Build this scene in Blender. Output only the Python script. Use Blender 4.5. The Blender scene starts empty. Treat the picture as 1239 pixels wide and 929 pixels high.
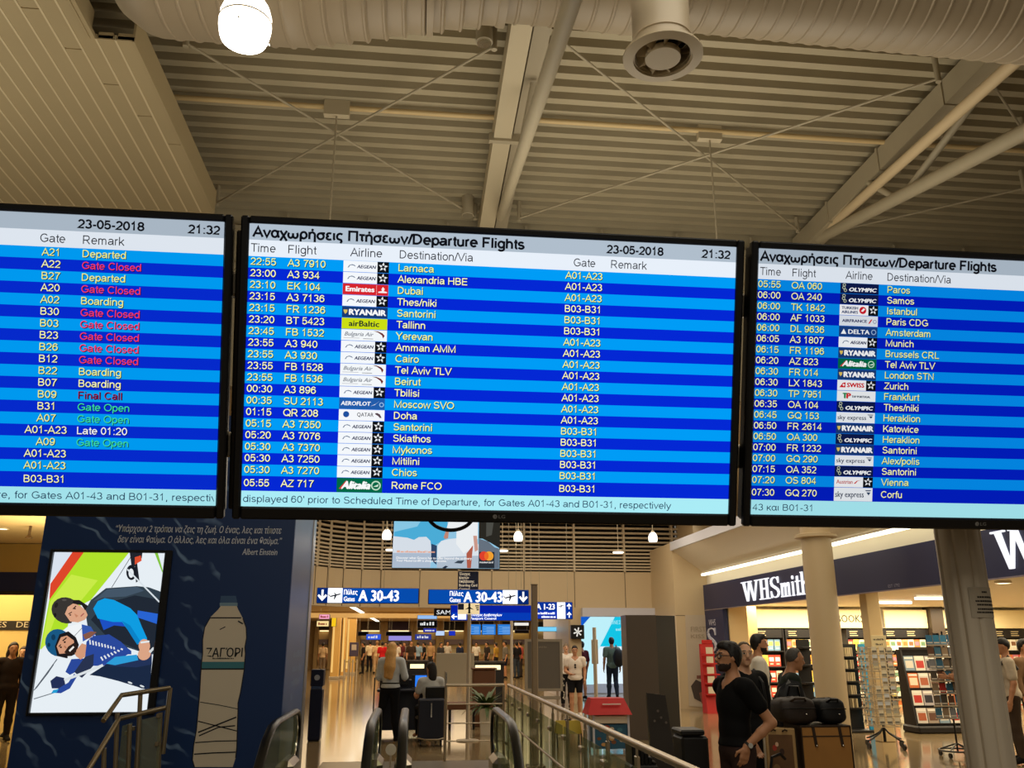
import bpy, math, random
import numpy as np
from mathutils import Vector, Matrix

# ------------------------------------------------------------------ camera, world, lights, exposure
scene = bpy.context.scene
COL = scene.collection
FPX = 1040.0; PITCH = math.radians(16.7); YAW = math.radians(6.2); EYE = 1.7
cam_data = bpy.data.cameras.new('camera')
cam_data.sensor_fit = 'HORIZONTAL'; cam_data.sensor_width = 36.0
cam_data.lens = 36.0 * FPX / 1239.0
cam_data.clip_start = 0.05; cam_data.clip_end = 300
cam = bpy.data.objects.new('camera', cam_data); COL.objects.link(cam)
cam.location = (0, 0, EYE); cam.rotation_euler = (math.pi/2 + PITCH, 0, -YAW)
scene.camera = cam
scene.view_settings.view_transform = 'Standard'; scene.view_settings.look = 'None'
scene.view_settings.exposure = 0.0; scene.view_settings.gamma = 1.0
scene.view_settings.use_curve_mapping = False

world = bpy.data.worlds.new('world'); scene.world = world; world.use_nodes = True
world.node_tree.nodes['Background'].inputs[0].default_value = (0.50, 0.44, 0.35, 1)
world.node_tree.nodes['Background'].inputs[1].default_value = 0.24

def area(name, loc, size, power, color=(1, .80, .52), rot=(0, 0, 0), sy=None):
    d = bpy.data.lights.new(name, 'AREA'); d.energy = power; d.color = color
    d.shape = 'RECTANGLE'; d.size = size; d.size_y = sy or size
    o = bpy.data.objects.new(name, d); COL.objects.link(o); o.location = loc; o.rotation_euler = rot
    return o
area('hall_light', (2.5, 4.0, 8.2), 3.0, 110, (1, .93, .78))
area('hall_rear_light', (0.5, -4.0, 6.5), 5.0, 190, (1, .93, .78), (math.radians(38), 0, 0))  # unseen fill added behind the camera to brighten the near post and blue wall
area('deck_uplight', (2.5, 9.6, 4.9), 7.0, 155, (1, .93, .78), (math.pi, 0, 0), sy=4.0)  # fill added out of sight behind the displays to brighten the roof deck
area('soffit_uplight', (-7.0, 7.5, 4.0), 5.0, 120, (1, .93, .78), (math.pi, 0, 0))  # added upward fill that brightens the board soffit, not a fitting of the hall
area('concourse_light', (2.5, 20.0, 5.4), 9.0, 390, (1, .88, .70), sy=8.0)
area('far_hall_light', (0.5, 43, 2.93), 12.0, 1500, (1, .78, .48), sy=26)
area('passage_light', (7.4, 29.0, 2.6), 2.6, 90, (.75, .87, 1), sy=4)
area('shop_light', (12.0, 16.0, 2.62), 6.5, 520, (1, .86, .60), sy=9)
area('shelf_light', (12.5, 22.9, 2.62), 7.5, 420, (1, .86, .60), sy=1.2)
area('left_shop_light', (-8.8, 18.0, 3.3), 4.0, 260, (1, .80, .44), sy=4)
area('left_shop_uplight', (-5.0, 12.6, 2.0), 1.2, 70, (1, .80, .44), (math.pi, 0, 0))  # hidden behind the blue wall, added to brighten the shop ceiling
area('walkway_light', (5.2, 11.0, 5.3), 3.0, 110, (1, .86, .66), sy=6)

# ------------------------------------------------------------------ sight lines of the photograph
_f = np.array([math.sin(YAW)*math.cos(PITCH), math.cos(YAW)*math.cos(PITCH), math.sin(PITCH)])
_r = np.array([math.cos(YAW), -math.sin(YAW), 0.0]); _u = np.cross(_r, _f); _O = np.array([0, 0, EYE])
def ray(x, y): return _f*FPX + _r*(x-619.5) - _u*(y-464.5)
def at(x, y, Y): d = ray(x, y); return _O + d*(Y/d[1])
def atx(x, y, X): d = ray(x, y); return _O + d*(X/d[0])
def atz(x, y, z=0.0): d = ray(x, y); return _O + d*((z-EYE)/d[2])

# ------------------------------------------------------------------ materials
def lin(c):
    if isinstance(c, str): c = [int(c[i:i+2], 16) for i in (0, 2, 4)]
    return tuple((v/255/12.92 if v <= 10 else ((v/255+.055)/1.055)**2.4) for v in c)
MATS = {}
def M(name, c=None, rough=.6, metal=0.0, emit=0.0, noise=0.0, scale=8.0, bump=0.0, alpha=1.0, spec=.4):
    if name in MATS: return MATS[name]
    m = bpy.data.materials.new(name); m.use_nodes = True; MATS[name] = m
    nt = m.node_tree; b = nt.nodes['Principled BSDF']; rgb = lin(c)
    b.inputs['Base Color'].default_value = (*rgb, 1); b.inputs['Roughness'].default_value = rough
    b.inputs['Metallic'].default_value = metal; b.inputs['Specular IOR Level'].default_value = spec
    if emit:
        out = nt.nodes['Material Output']; e = nt.nodes.new('ShaderNodeEmission')
        e.inputs[0].default_value = (*rgb, 1); e.inputs[1].default_value = emit
        nt.links.new(e.outputs[0], out.inputs[0]); nt.nodes.remove(b)
        return m
    if noise or bump:
        tc = nt.nodes.new('ShaderNodeTexCoord'); n = nt.nodes.new('ShaderNodeTexNoise')
        n.inputs['Scale'].default_value = scale; n.inputs['Detail'].default_value = 4
        nt.links.new(tc.outputs['Object'], n.inputs['Vector'])
        if noise:
            mx = nt.nodes.new('ShaderNodeMix'); mx.data_type = 'RGBA'
            mx.inputs[6].default_value = (*[v*(1-noise) for v in rgb], 1); mx.inputs[7].default_value = (*[min(1, v*(1+noise)) for v in rgb], 1)
            nt.links.new(n.outputs['Fac'], mx.inputs[0]); nt.links.new(mx.outputs[2], b.inputs['Base Color'])
        if bump:
            bp = nt.nodes.new('ShaderNodeBump'); bp.inputs['Strength'].default_value = bump; bp.inputs['Distance'].default_value = .02
            nt.links.new(n.outputs['Fac'], bp.inputs['Height']); nt.links.new(bp.outputs[0], b.inputs['Normal'])
    if alpha < 1: b.inputs['Alpha'].default_value = alpha
    return m
def glass(name, c, mixf=.25, rough=.03):
    if name in MATS: return MATS[name]
    m = bpy.data.materials.new(name); m.use_nodes = True; MATS[name] = m
    nt = m.node_tree; nt.nodes.remove(nt.nodes['Principled BSDF'])
    t = nt.nodes.new('ShaderNodeBsdfTransparent'); t.inputs[0].default_value = (*lin(c), 1)
    g = nt.nodes.new('ShaderNodeBsdfGlossy'); g.inputs['Roughness'].default_value = rough
    fr = nt.nodes.new('ShaderNodeFresnel'); fr.inputs[0].default_value = 1.5
    mx = nt.nodes.new('ShaderNodeMixShader')
    nt.links.new(fr.outputs[0], mx.inputs[0]); nt.links.new(t.outputs[0], mx.inputs[1]); nt.links.new(g.outputs[0], mx.inputs[2])
    nt.links.new(mx.outputs[0], nt.nodes['Material Output'].inputs[0])
    return m
def rail_glass(name):
    if name in MATS: return MATS[name]
    m = bpy.data.materials.new(name); m.use_nodes = True; MATS[name] = m
    nt = m.node_tree; nt.nodes.remove(nt.nodes['Principled BSDF'])
    t = nt.nodes.new('ShaderNodeBsdfTransparent'); t.inputs[0].default_value = (*lin((222, 228, 214)), 1)
    d = nt.nodes.new('ShaderNodeBsdfDiffuse'); d.inputs[0].default_value = (*lin((196, 200, 172)), 1)
    g = nt.nodes.new('ShaderNodeBsdfGlossy'); g.inputs['Roughness'].default_value = .08
    a = nt.nodes.new('ShaderNodeMixShader'); a.inputs[0].default_value = .14; b = nt.nodes.new('ShaderNodeMixShader'); b.inputs[0].default_value = .07
    nt.links.new(t.outputs[0], a.inputs[1]); nt.links.new(d.outputs[0], a.inputs[2]); nt.links.new(a.outputs[0], b.inputs[1]); nt.links.new(g.outputs[0], b.inputs[2])
    nt.links.new(b.outputs[0], nt.nodes['Material Output'].inputs[0]); return m
def E(c, s=1.0):                       # something that gives off light
    if isinstance(c, str): c = tuple(int(c[i:i+2], 16) for i in (0, 2, 4))
    return M('lit_%02x%02x%02x_%g' % (*c, s), c, emit=s)
def C(c, rough=.6):                    # plain painted or printed colour
    if isinstance(c, str): c = tuple(int(c[i:i+2], 16) for i in (0, 2, 4))
    return M('paint_%02x%02x%02x_%g' % (*c, rough), c, rough=rough)

# ------------------------------------------------------------------ mesh builder
ORI = {}
class MB:
    def __init__(s): s.v = []; s.f = []; s.mi = []; s.mats = []; s.m = None
    def use(s, m):
        if m not in s.mats: s.mats.append(m)
        s.m = s.mats.index(m); return s
    def add(s, vs, fs):
        b = len(s.v); s.v += [tuple(map(float, p)) for p in vs]
        for f in fs: s.f.append([b+i for i in f]); s.mi.append(s.m or 0)
        return s
    def hexa(s, p): return s.add(p, [(0, 3, 2, 1), (4, 5, 6, 7), (0, 1, 5, 4), (1, 2, 6, 5), (2, 3, 7, 6), (3, 0, 4, 7)])
    def box(s, x0, x1, y0, y1, z0, z1):
        return s.hexa([(x0, y0, z0), (x1, y0, z0), (x1, y1, z0), (x0, y1, z0), (x0, y0, z1), (x1, y0, z1), (x1, y1, z1), (x0, y1, z1)])
    def rbox(s, x0, x1, y0, y1, z0, z1, r=.01, fr=None):
        """box with chamfered edges; fr: 4x4 frame"""
        r = min(r, (x1-x0)*.45, (y1-y0)*.45, (z1-z0)*.45); vs = []; ix = {}
        for i in (0, 1):
            for j in (0, 1):
                for k in (0, 1):
                    c = ((x0, x1)[i], (y0, y1)[j], (z0, z1)[k]); sg = (1-2*i, 1-2*j, 1-2*k)
                    for a in range(3):
                        ix[i, j, k, a] = len(vs); vs.append(tuple(c[q] + (0 if q == a else sg[q]*r) for q in range(3)))
        fs = []
        for a in range(3):
            b, c = (a+1) % 3, (a+2) % 3
            for sd in (0, 1):
                q = []
                for (p, w) in ((0, 0), (1, 0), (1, 1), (0, 1)):
                    t = [0]*3; t[a] = sd; t[b] = p; t[c] = w; q.append(ix[(*t, a)])
                fs.append(q if sd else q[::-1])
            for p in (0, 1):
                for w in (0, 1):
                    def k(e, ax):
                        t = [0]*3; t[a] = e; t[b] = p; t[c] = w; return ix[(*t, ax)]
                    q = [k(0, b), k(1, b), k(1, c), k(0, c)]
                    fs.append(q if (p == w) else q[::-1])
        for i in (0, 1):
            for j in (0, 1):
                for kk in (0, 1):
                    q = [ix[i, j, kk, 0], ix[i, j, kk, 1], ix[i, j, kk, 2]]
                    fs.append(q if (i+j+kk) % 2 else q[::-1])
        if fr is not None: vs = [tuple(fr @ Vector(p)) for p in vs]
        return s.add(vs, fs)
    def poly(s, pts, flip=False): return s.add(pts, [list(range(len(pts)))[::-1] if flip else list(range(len(pts)))])
    def prism(s, pts, d):
        """polygon pts (3D, planar) pushed along vector d"""
        n = len(pts); d = Vector(d); top = [tuple(Vector(p)+d) for p in pts]
        s.add(list(pts)+top, [list(range(n))[::-1], list(range(n, 2*n))] + [(i, (i+1) % n, n+(i+1) % n, n+i) for i in range(n)]); return s
    def cyl(s, a, b, r, r2=None, n=12, caps=True):
        a, b = Vector(a), Vector(b); r2 = r if r2 is None else r2
        w = (b-a).normalized(); u = w.orthogonal().normalized(); v = w.cross(u)
        ring = lambda c, q: [tuple(c + (u*math.cos(2*math.pi*i/n) + v*math.sin(2*math.pi*i/n))*q) for i in range(n)]
        fs = [(i, (i+1) % n, n+(i+1) % n, n+i) for i in range(n)]
        if caps: fs += [list(range(n))[::-1], list(range(n, 2*n))]
        return s.add(ring(a, r)+ring(b, r2), fs)
    def tube(s, pts, r, n=10, closed=False):
        P = [Vector(p) for p in pts]; N = len(P); vs = []; u = None
        for i in range(N):
            a = P[i-1] if (i or closed) else P[i]; b = P[(i+1) % N] if (i < N-1 or closed) else P[i]
            w = (b-a).normalized()
            u = w.orthogonal().normalized() if u is None else (u - w*u.dot(w)).normalized()
            v = w.cross(u); q = r[i] if isinstance(r, (list, tuple)) else r
            vs += [tuple(P[i] + (u*math.cos(2*math.pi*k/n)+v*math.sin(2*math.pi*k/n))*q) for k in range(n)]
        fs = []
        for i in range(N if closed else N-1):
            j = (i+1) % N
            fs += [(i*n+k, i*n+(k+1) % n, j*n+(k+1) % n, j*n+k) for k in range(n)]
        if not closed: fs += [list(range(n))[::-1], list(range((N-1)*n, N*n))]
        return s.add(vs, fs)
    def lathe(s, prof, o=(0, 0, 0), n=24, axis='z'):
        """prof: list of (radius, height)"""
        o = Vector(o); vs = []
        for r, h in prof:
            for k in range(n):
                c, d = math.cos(2*math.pi*k/n)*r, math.sin(2*math.pi*k/n)*r
                vs.append(tuple(o + (Vector((c, d, h)) if axis == 'z' else Vector((h, c, d)))))
        fs = [(i*n+k, i*n+(k+1) % n, (i+1)*n+(k+1) % n, (i+1)*n+k) for i in range(len(prof)-1) for k in range(n)]
        return s.add(vs, fs)
    def ball(s, c, r, n=12, m=8):
        r = (r, r, r) if not isinstance(r, (tuple, list)) else r; vs = []; fs = []
        for i in range(m+1):
            t = math.pi*i/m
            for k in range(n):
                p = 2*math.pi*k/n; vs.append((c[0]+r[0]*math.sin(t)*math.cos(p), c[1]+r[1]*math.sin(t)*math.sin(p), c[2]+r[2]*math.cos(t)))
        for i in range(m):
            for k in range(n): fs.append((i*n+k, (i+1)*n+k, (i+1)*n+(k+1) % n, i*n+(k+1) % n))
        return s.add(vs, fs)
    def xf(s, mtx, start=0):
        s.v[start:] = [tuple(mtx @ Vector(p)) for p in s.v[start:]]; return s
    def mesh(s, name, o=(0, 0, 0), smooth=True):
        me = bpy.data.meshes.new(name)
        me.from_pydata([(p[0]-o[0], p[1]-o[1], p[2]-o[2]) for p in s.v], [], s.f)
        for m in s.mats: me.materials.append(m)
        me.polygons.foreach_set('material_index', s.mi)
        if smooth:
            me.polygons.foreach_set('use_smooth', [True]*len(me.polygons)); me.set_sharp_from_angle(angle=math.radians(38))
        me.update(); return me
    def build(s, name, parent=None, smooth=True, kind=None, label=None, origin=None):
        o = ORI[parent.name] if parent is not None else (origin or (0, 0, 0))
        ob = bpy.data.objects.new(name, s.mesh(name, o, smooth)); COL.objects.link(ob)
        if parent is not None: ob.parent = parent
        else: ob.location = o
        ORI[ob.name] = o
        if kind: ob['kind'] = kind
        if label: ob['label'] = label
        return ob
def thing(name, label, cat, loc=(0, 0, 0), group=None, rz=0.0):
    o = bpy.data.objects.new(name, None); COL.objects.link(o); o.empty_display_size = .1
    o.location = tuple(map(float, loc)); o.rotation_euler.z = rz; ORI[o.name] = tuple(map(float, loc)) if not rz else (0, 0, 0)
    o['label'] = label; o['category'] = cat
    if group: o['group'] = group
    return o
def local(o): ORI[o.name] = (0, 0, 0); return o        # parts of this thing are given in its own frame
def tag(o, label, cat, group=None):
    o['label'] = label; o['category'] = cat
    if group: o['group'] = group
    return o
def dup(root, loc, label, group=None, rz=0.0):
    r = root.copy(); COL.objects.link(r); r.location = loc; r.rotation_euler.z = rz; r['label'] = label
    if group: r['group'] = group
    for ch in list(root.children):
        c = ch.copy(); COL.objects.link(c); c.parent = r
        for g in list(ch.children):
            d = g.copy(); COL.objects.link(d); d.parent = c
    return r

# ------------------------------------------------------------------ lettering
_W = {}
for ch, w in zip("0123456789", [.556]*10): _W[ch] = w
for ch, w in {' ': .278, ':': .278, '-': .333, '/': .278, ',': .278, '.': .278, "'": .19, 'i': .222, 'l': .222, 'j': .222, 't': .278, 'f': .278, 'r': .333, 'm': .833, 'w': .722,
              'I': .278, 'M': .833, 'W': .944, 'ι': .25, 'ί': .25, 'ω': .75, 'c': .5, 'k': .5, 's': .5, 'v': .5, 'x': .5, 'y': .5, 'z': .5}.items(): _W[ch] = w
def textw(s): return sum(_W.get(c, .556 if c.islower() else .68) for c in s)
_T = {}
def glyphs(s, bold):
    k = (s, bold)
    if k not in _T:
        c = bpy.data.curves.new('lettering', 'FONT'); c.body = s; c.resolution_u = 2; c.fill_mode = 'FRONT'
        o = bpy.data.objects.new('lettering', c); me = bpy.data.meshes.new_from_object(o)
        vs = [(v.co.x, v.co.y) for v in me.vertices]; fs = [list(p.vertices) for p in me.polygons]
        bpy.data.objects.remove(o); bpy.data.curves.remove(c); bpy.data.meshes.remove(me)
        _T[k] = (vs, fs)
    return _T[k]
def write(mb, s, o, ux, uy, cap, width=None, align='l', bold=.012, slant=0.0, clip=None):
    """letters s with capital height cap, baseline start o, axes ux/uy (unit vectors)"""
    vs, fs = glyphs(s, 0)
    if not vs: return 0
    x0 = min(v[0] for v in vs); x1 = max(v[0] for v in vs)
    sy = cap/.70; width = width or textw(s)*cap/.716; sx = width/(x1-x0)
    off = {'l': 0, 'c': -width/2, 'r': -width}[align]
    o = Vector(o); ux = Vector(ux); uy = Vector(uy); w = bold*cap*1.1
    nz = ux.cross(uy)*.0004; k = 0
    for a, b in (((-w, 0), (w, 0), (0, w*.6), (0, -w*.6)) if w > .02*cap else ((-w, 0), (w, 0)) if w else ((0, 0),)):   # heavier letters: the same strokes, struck beside each other
        pts = [((v[0]-x0)*sx + off + v[1]*sy*slant + a, v[1]*sy + b) for v in vs]
        ff = [f for f in fs if all(clip[0] <= pts[i][0] <= clip[1] for i in f)] if clip else fs
        mb.add([o + ux*p + uy*q + nz*k for p, q in pts], ff); k += 1
    return width
def smudge(mb, o, ux, uy, h, w, seed=1):
    """a line of writing too small to read: a run of short uneven strokes"""
    r = random.Random(seed); x = 0; o = Vector(o); ux = Vector(ux); uy = Vector(uy)
    while x < w-h*.3:
        a = min(w-x, h*r.uniform(.3, .75)); t = h*r.choice((.7, .7, 1.0))
        mb.add([o+ux*x, o+ux*(x+a), o+ux*(x+a)+uy*t, o+ux*x+uy*t], [(0, 1, 2, 3)]); x += a+h*r.choice((.12, .12, .4))
X = Vector((1, 0, 0)); Yv = Vector((0, 1, 0)); Z = Vector((0, 0, 1))
# ------------------------------------------------------------------ drawn grotesque letters for the flight displays (capital height 7 units)
def arc(cx, cy, rx, ry, a, b):
    n = max(5, int(abs(b-a)/22)); return [(cx+rx*math.cos(math.radians(a+(b-a)*i/n)), cy+ry*math.sin(math.radians(a+(b-a)*i/n))) for i in range(n+1)]
GL = {}
def _g(ch, *lines): GL[ch] = [list(l) for l in lines]
_six = [arc(2.55, 2.4, 1.95, 1.95, 0, 360), [(.6, 2.4)]+arc(2.65, 3.6, 2.05, 2.95, 180, 35)]
_g('0', arc(2.6, 3.5, 2.0, 3.05, 0, 360)); _g('1', [(1.0, 5.0), (1.9, 5.6), (2.8, 6.8), (2.8, .1)]); _g('2', arc(2.55, 4.7, 1.95, 1.85, 165, -35)+[(.5, .45), (4.6, .45)])
_g('3', arc(2.4, 5.05, 1.75, 1.5, 160, -85), arc(2.4, 2.0, 2.05, 1.6, 85, -160)); _g('4', [(3.55, .1), (3.55, 6.5), (.4, 2.05), (4.8, 2.05)])
_g('5', [(4.4, 6.5), (1.2, 6.5), (.75, 3.3)]+arc(2.5, 2.4, 2.0, 1.95, 145, -160)); _g('6', *_six); _g('7', [(.5, 6.5), (4.6, 6.5), (2.7, 3.6), (1.9, .1)])
_g('8', arc(2.55, 5.1, 1.7, 1.45, 0, 360), arc(2.55, 2.05, 2.0, 1.62, 0, 360)); _g('9', *[[(5.15-x, 7-y) for x, y in l] for l in _six])
_g(':', [(1.3, 4.0), (1.3, 4.95)], [(1.3, .05), (1.3, 1.0)]); _g('-', [(.3, 2.6), (2.8, 2.6)]); _g('/', [(.1, -.1), (2.6, 7.0)]); _g(',', [(1.2, .9), (1.2, -.3), (.8, -1.2)]); _g('.', [(1.2, .05), (1.2, .95)]); _g("'", [(.9, 7), (.9, 4.8)])
_g('A', [(.2, 0), (3.2, 6.7), (6.2, 0)], [(1.3, 2.35), (5.1, 2.35)])
_g('B', [(.9, .45), (.9, 6.55), (3.4, 6.55)]+arc(3.4, 5.1, 1.6, 1.45, 80, -80)+[(3.4, 3.62), (.9, 3.62)], [(3.3, 3.62)]+arc(3.5, 2.05, 1.95, 1.6, 80, -80)+[(3.4, .45), (.9, .45)])
_g('C', arc(3.6, 3.5, 2.95, 3.08, 42, 318)); _g('D', [(.9, .45), (.9, 6.55), (2.8, 6.55)]+arc(2.8, 3.5, 3.0, 3.05, 80, -80)+[(2.8, .45), (.9, .45), (.9, 1)])
_g('E', [(5.5, 6.55), (.9, 6.55), (.9, .45), (5.6, .45)], [(.9, 3.6), (5.2, 3.6)]); _g('F', [(5.2, 6.55), (.9, 6.55), (.9, 0)], [(.9, 3.5), (4.6, 3.5)])
_g('G', arc(3.7, 3.5, 3.0, 3.08, 42, 318)+[(6.5, 1.4), (6.5, 3.2), (3.9, 3.2)]); _g('H', [(.9, 0), (.9, 7)], [(5.9, 0), (5.9, 7)], [(.9, 3.6), (5.9, 3.6)]); _g('I', [(1.3, 0), (1.3, 7)])
_g('K', [(.9, 0), (.9, 7)], [(5.8, 6.9), (.9, 2.2)], [(2.7, 4.0), (6.0, 0)]); _g('L', [(.9, 7), (.9, .45), (5.0, .45)]); _g('M', [(.8, 0), (.8, 6.6), (3.9, .5), (7.0, 6.6), (7.0, 0)])
_g('N', [(.9, 0), (.9, 6.5), (5.8, .5), (5.8, 7)]); _g('O', arc(3.75, 3.5, 3.15, 3.08, 0, 360)); _g('P', [(.9, 0), (.9, 6.55), (3.4, 6.55)]+arc(3.5, 4.75, 1.85, 1.8, 80, -80)+[(3.4, 2.95), (.9, 2.95)])
_g('Q', arc(3.75, 3.5, 3.15, 3.08, 0, 360), [(4.2, 1.9), (6.9, -.2)]); _g('R', [(.9, 0), (.9, 6.55), (3.6, 6.55)]+arc(3.7, 4.85, 1.85, 1.7, 80, -80)+[(3.6, 3.15), (.9, 3.15)], [(3.4, 3.15), (6.0, 0)])
_g('S', arc(3.15, 5.05, 2.15, 1.55, 20, 262)+arc(3.15, 2.0, 2.4, 1.58, 82, -162)); _g('T', [(.2, 6.55), (5.8, 6.55)], [(3.0, 6.55), (3.0, 0)]); _g('U', [(.9, 7)]+arc(3.4, 2.7, 2.5, 2.25, 180, 360)+[(5.9, 7)])
_g('V', [(.2, 7), (3.2, .3), (6.2, 7)]); _g('W', [(.2, 7), (2.3, .4), (4.6, 6.6), (6.9, .4), (9.0, 7)]); _g('X', [(.3, 7), (5.9, 0)], [(5.9, 7), (.3, 0)]); _g('Y', [(.2, 7), (3.1, 3.1), (6.0, 7)], [(3.1, 3.1), (3.1, 0)]); _g('Z', [(.4, 6.55), (5.3, 6.55), (.4, .45), (5.5, .45)])
_g('a', arc(2.45, 3.55, 1.8, 1.2, 160, 0)+[(4.25, 1.0), (4.6, 0)], [(4.2, 2.95), (2.3, 2.65)]+arc(2.0, 1.55, 1.5, 1.12, 105, 330)+[(4.2, 1.9)]); _g('b', [(.8, 0), (.8, 7)], arc(2.75, 2.55, 1.9, 2.2, 0, 360)); _g('c', arc(2.55, 2.55, 2.0, 2.2, 45, 315))
_g('d', [(4.5, 0), (4.5, 7)], arc(2.5, 2.55, 1.9, 2.2, 0, 360)); _g('e', [(.55, 2.6), (4.6, 2.6)]+arc(2.6, 2.55, 2.0, 2.2, 2, 318)); _g('f', [(1.35, 0), (1.35, 5.6)]+arc(2.4, 5.6, 1.05, 1.1, 180, 75), [(.2, 4.65), (2.6, 4.65)])
_g('g', arc(2.5, 2.6, 1.9, 2.12, 0, 360), [(4.4, 5.0), (4.4, -.3)]+arc(2.5, -.4, 1.9, 1.25, 0, -160)); _g('h', [(.8, 0), (.8, 7)], [(.8, 2.6)]+arc(2.55, 3.0, 1.75, 1.72, 180, 0)+[(4.3, 0)]); _g('i', [(.9, 0), (.9, 5.0)], [(.9, 6.0), (.9, 7.0)]); _g('k', [(.8, 0), (.8, 7)], [(4.4, 4.95), (.8, 1.7)], [(2.0, 2.9), (4.6, 0)]); _g('l', [(.9, 0), (.9, 7)])
_g('m', [(.8, 0), (.8, 5)], [(.8, 3)]+arc(2.25, 3.2, 1.45, 1.5, 180, 0)+[(3.7, 0)], [(3.7, 3)]+arc(5.15, 3.2, 1.45, 1.5, 180, 0)+[(6.6, 0)]); _g('n', [(.8, 0), (.8, 5)], [(.8, 2.6)]+arc(2.55, 3.0, 1.75, 1.72, 180, 0)+[(4.3, 0)]); _g('o', arc(2.6, 2.55, 2.05, 2.2, 0, 360)); _g('p', [(.8, -1.9), (.8, 5)], arc(2.75, 2.55, 1.9, 2.2, 0, 360))
_g('q', [(4.5, -1.9), (4.5, 5)], arc(2.5, 2.55, 1.9, 2.2, 0, 360)); _g('r', [(.8, 0), (.8, 5)], [(.8, 2.6)]+arc(2.3, 3.1, 1.5, 1.6, 180, 72)); _g('s', arc(2.25, 3.68, 1.55, 1.08, 20, 262)+arc(2.25, 1.5, 1.75, 1.1, 82, -162)); _g('t', [(1.4, 6.5), (1.4, 1.2)]+arc(2.3, 1.2, .9, .8, 180, 285), [(.2, 4.65), (2.6, 4.65)])
_g('u', [(.8, 5)]+arc(2.5, 2.05, 1.7, 1.7, 180, 360)+[(4.2, 5)], [(4.2, 5), (4.2, 0)]); _g('v', [(.2, 5), (2.35, .2), (4.5, 5)]); _g('w', [(.2, 5), (1.8, .3), (3.5, 4.8), (5.2, .3), (6.8, 5)]); _g('x', [(.3, 5), (4.4, 0)], [(4.4, 5), (.3, 0)]); _g('y', [(.2, 5), (2.4, .2)], [(4.6, 5), (2.2, -.8), (1.5, -1.55), (.6, -1.5)]); _g('z', [(.4, 4.6), (4.2, 4.6), (.4, .4), (4.4, .4)])
for a, c in (('Α', 'A'), ('ν', 'v'), ('Τ', 'T')): GL[a] = GL[c]
_g('α', arc(2.45, 2.55, 1.9, 2.2, 0, 360), [(4.75, 5), (4.3, 2.6), (5.1, 0)]); _g('χ', [(.3, 5), (4.5, -1.9)], [(4.5, 5), (.3, -1.9)]); _g('ω', arc(2.0, 2.3, 1.5, 2.0, 130, 360)+[(3.5, 3.6)], [(3.5, 3.6)]+arc(5.0, 2.3, 1.5, 2.0, 180, 410)); _g('ρ', arc(2.7, 2.55, 1.9, 2.2, 0, 360), [(.8, 2.5), (.8, -1.9)])
_g('η', [(.8, 0), (.8, 5)], [(.8, 2.6)]+arc(2.55, 3.0, 1.75, 1.72, 180, 0)+[(4.3, -1.9)]); GL['ή'] = GL['η']+[[(2.3, 5.7), (3.1, 7.1)]]
_g('σ', arc(2.55, 2.35, 2.0, 2.05, 0, 360), [(2.5, 4.5), (5.4, 4.5)]); _g('ε', arc(2.3, 3.65, 1.55, 1.1, 40, 262), arc(2.3, 1.5, 1.75, 1.15, 98, 322)); _g('ι', [(.9, 5), (.9, .9), (1.5, .3)]); _g('ς', arc(2.6, 2.6, 2.0, 2.15, 45, 225)+[(3.3, .4), (3.6, -.6), (2.9, -1.7)]); _g('Π', [(.9, 0), (.9, 6.55), (5.9, 6.55), (5.9, 0)]); _g('τ', [(.2, 4.55), (4.0, 4.55)], [(2.1, 4.5), (2.1, 1.1), (2.9, .4)]); _g('κ', [(.8, 0), (.8, 5)], [(4.3, 5), (.8, 1.9)], [(2.0, 2.9), (4.5, 0)])
_W.update({'Α': .667, 'A': .667, 'B': .667, 'C': .722, 'D': .722, 'E': .667, 'F': .611, 'G': .778, 'H': .722, 'K': .667, 'L': .556, 'N': .722, 'O': .778, 'P': .667, 'Q': .778, 'R': .722, 'S': .667, 'T': .611, 'U': .722, 'V': .667, 'X': .667, 'Y': .667, 'Z': .611,
           'v': .5, 'ν': .5, 'α': .58, 'χ': .5, 'ω': .78, 'ρ': .57, 'ή': .556, 'η': .556, 'σ': .60, 'ε': .45, 'ι': .23, 'ς': .5, 'Π': .72, 'τ': .42, 'κ': .5, "'": .19})
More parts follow.
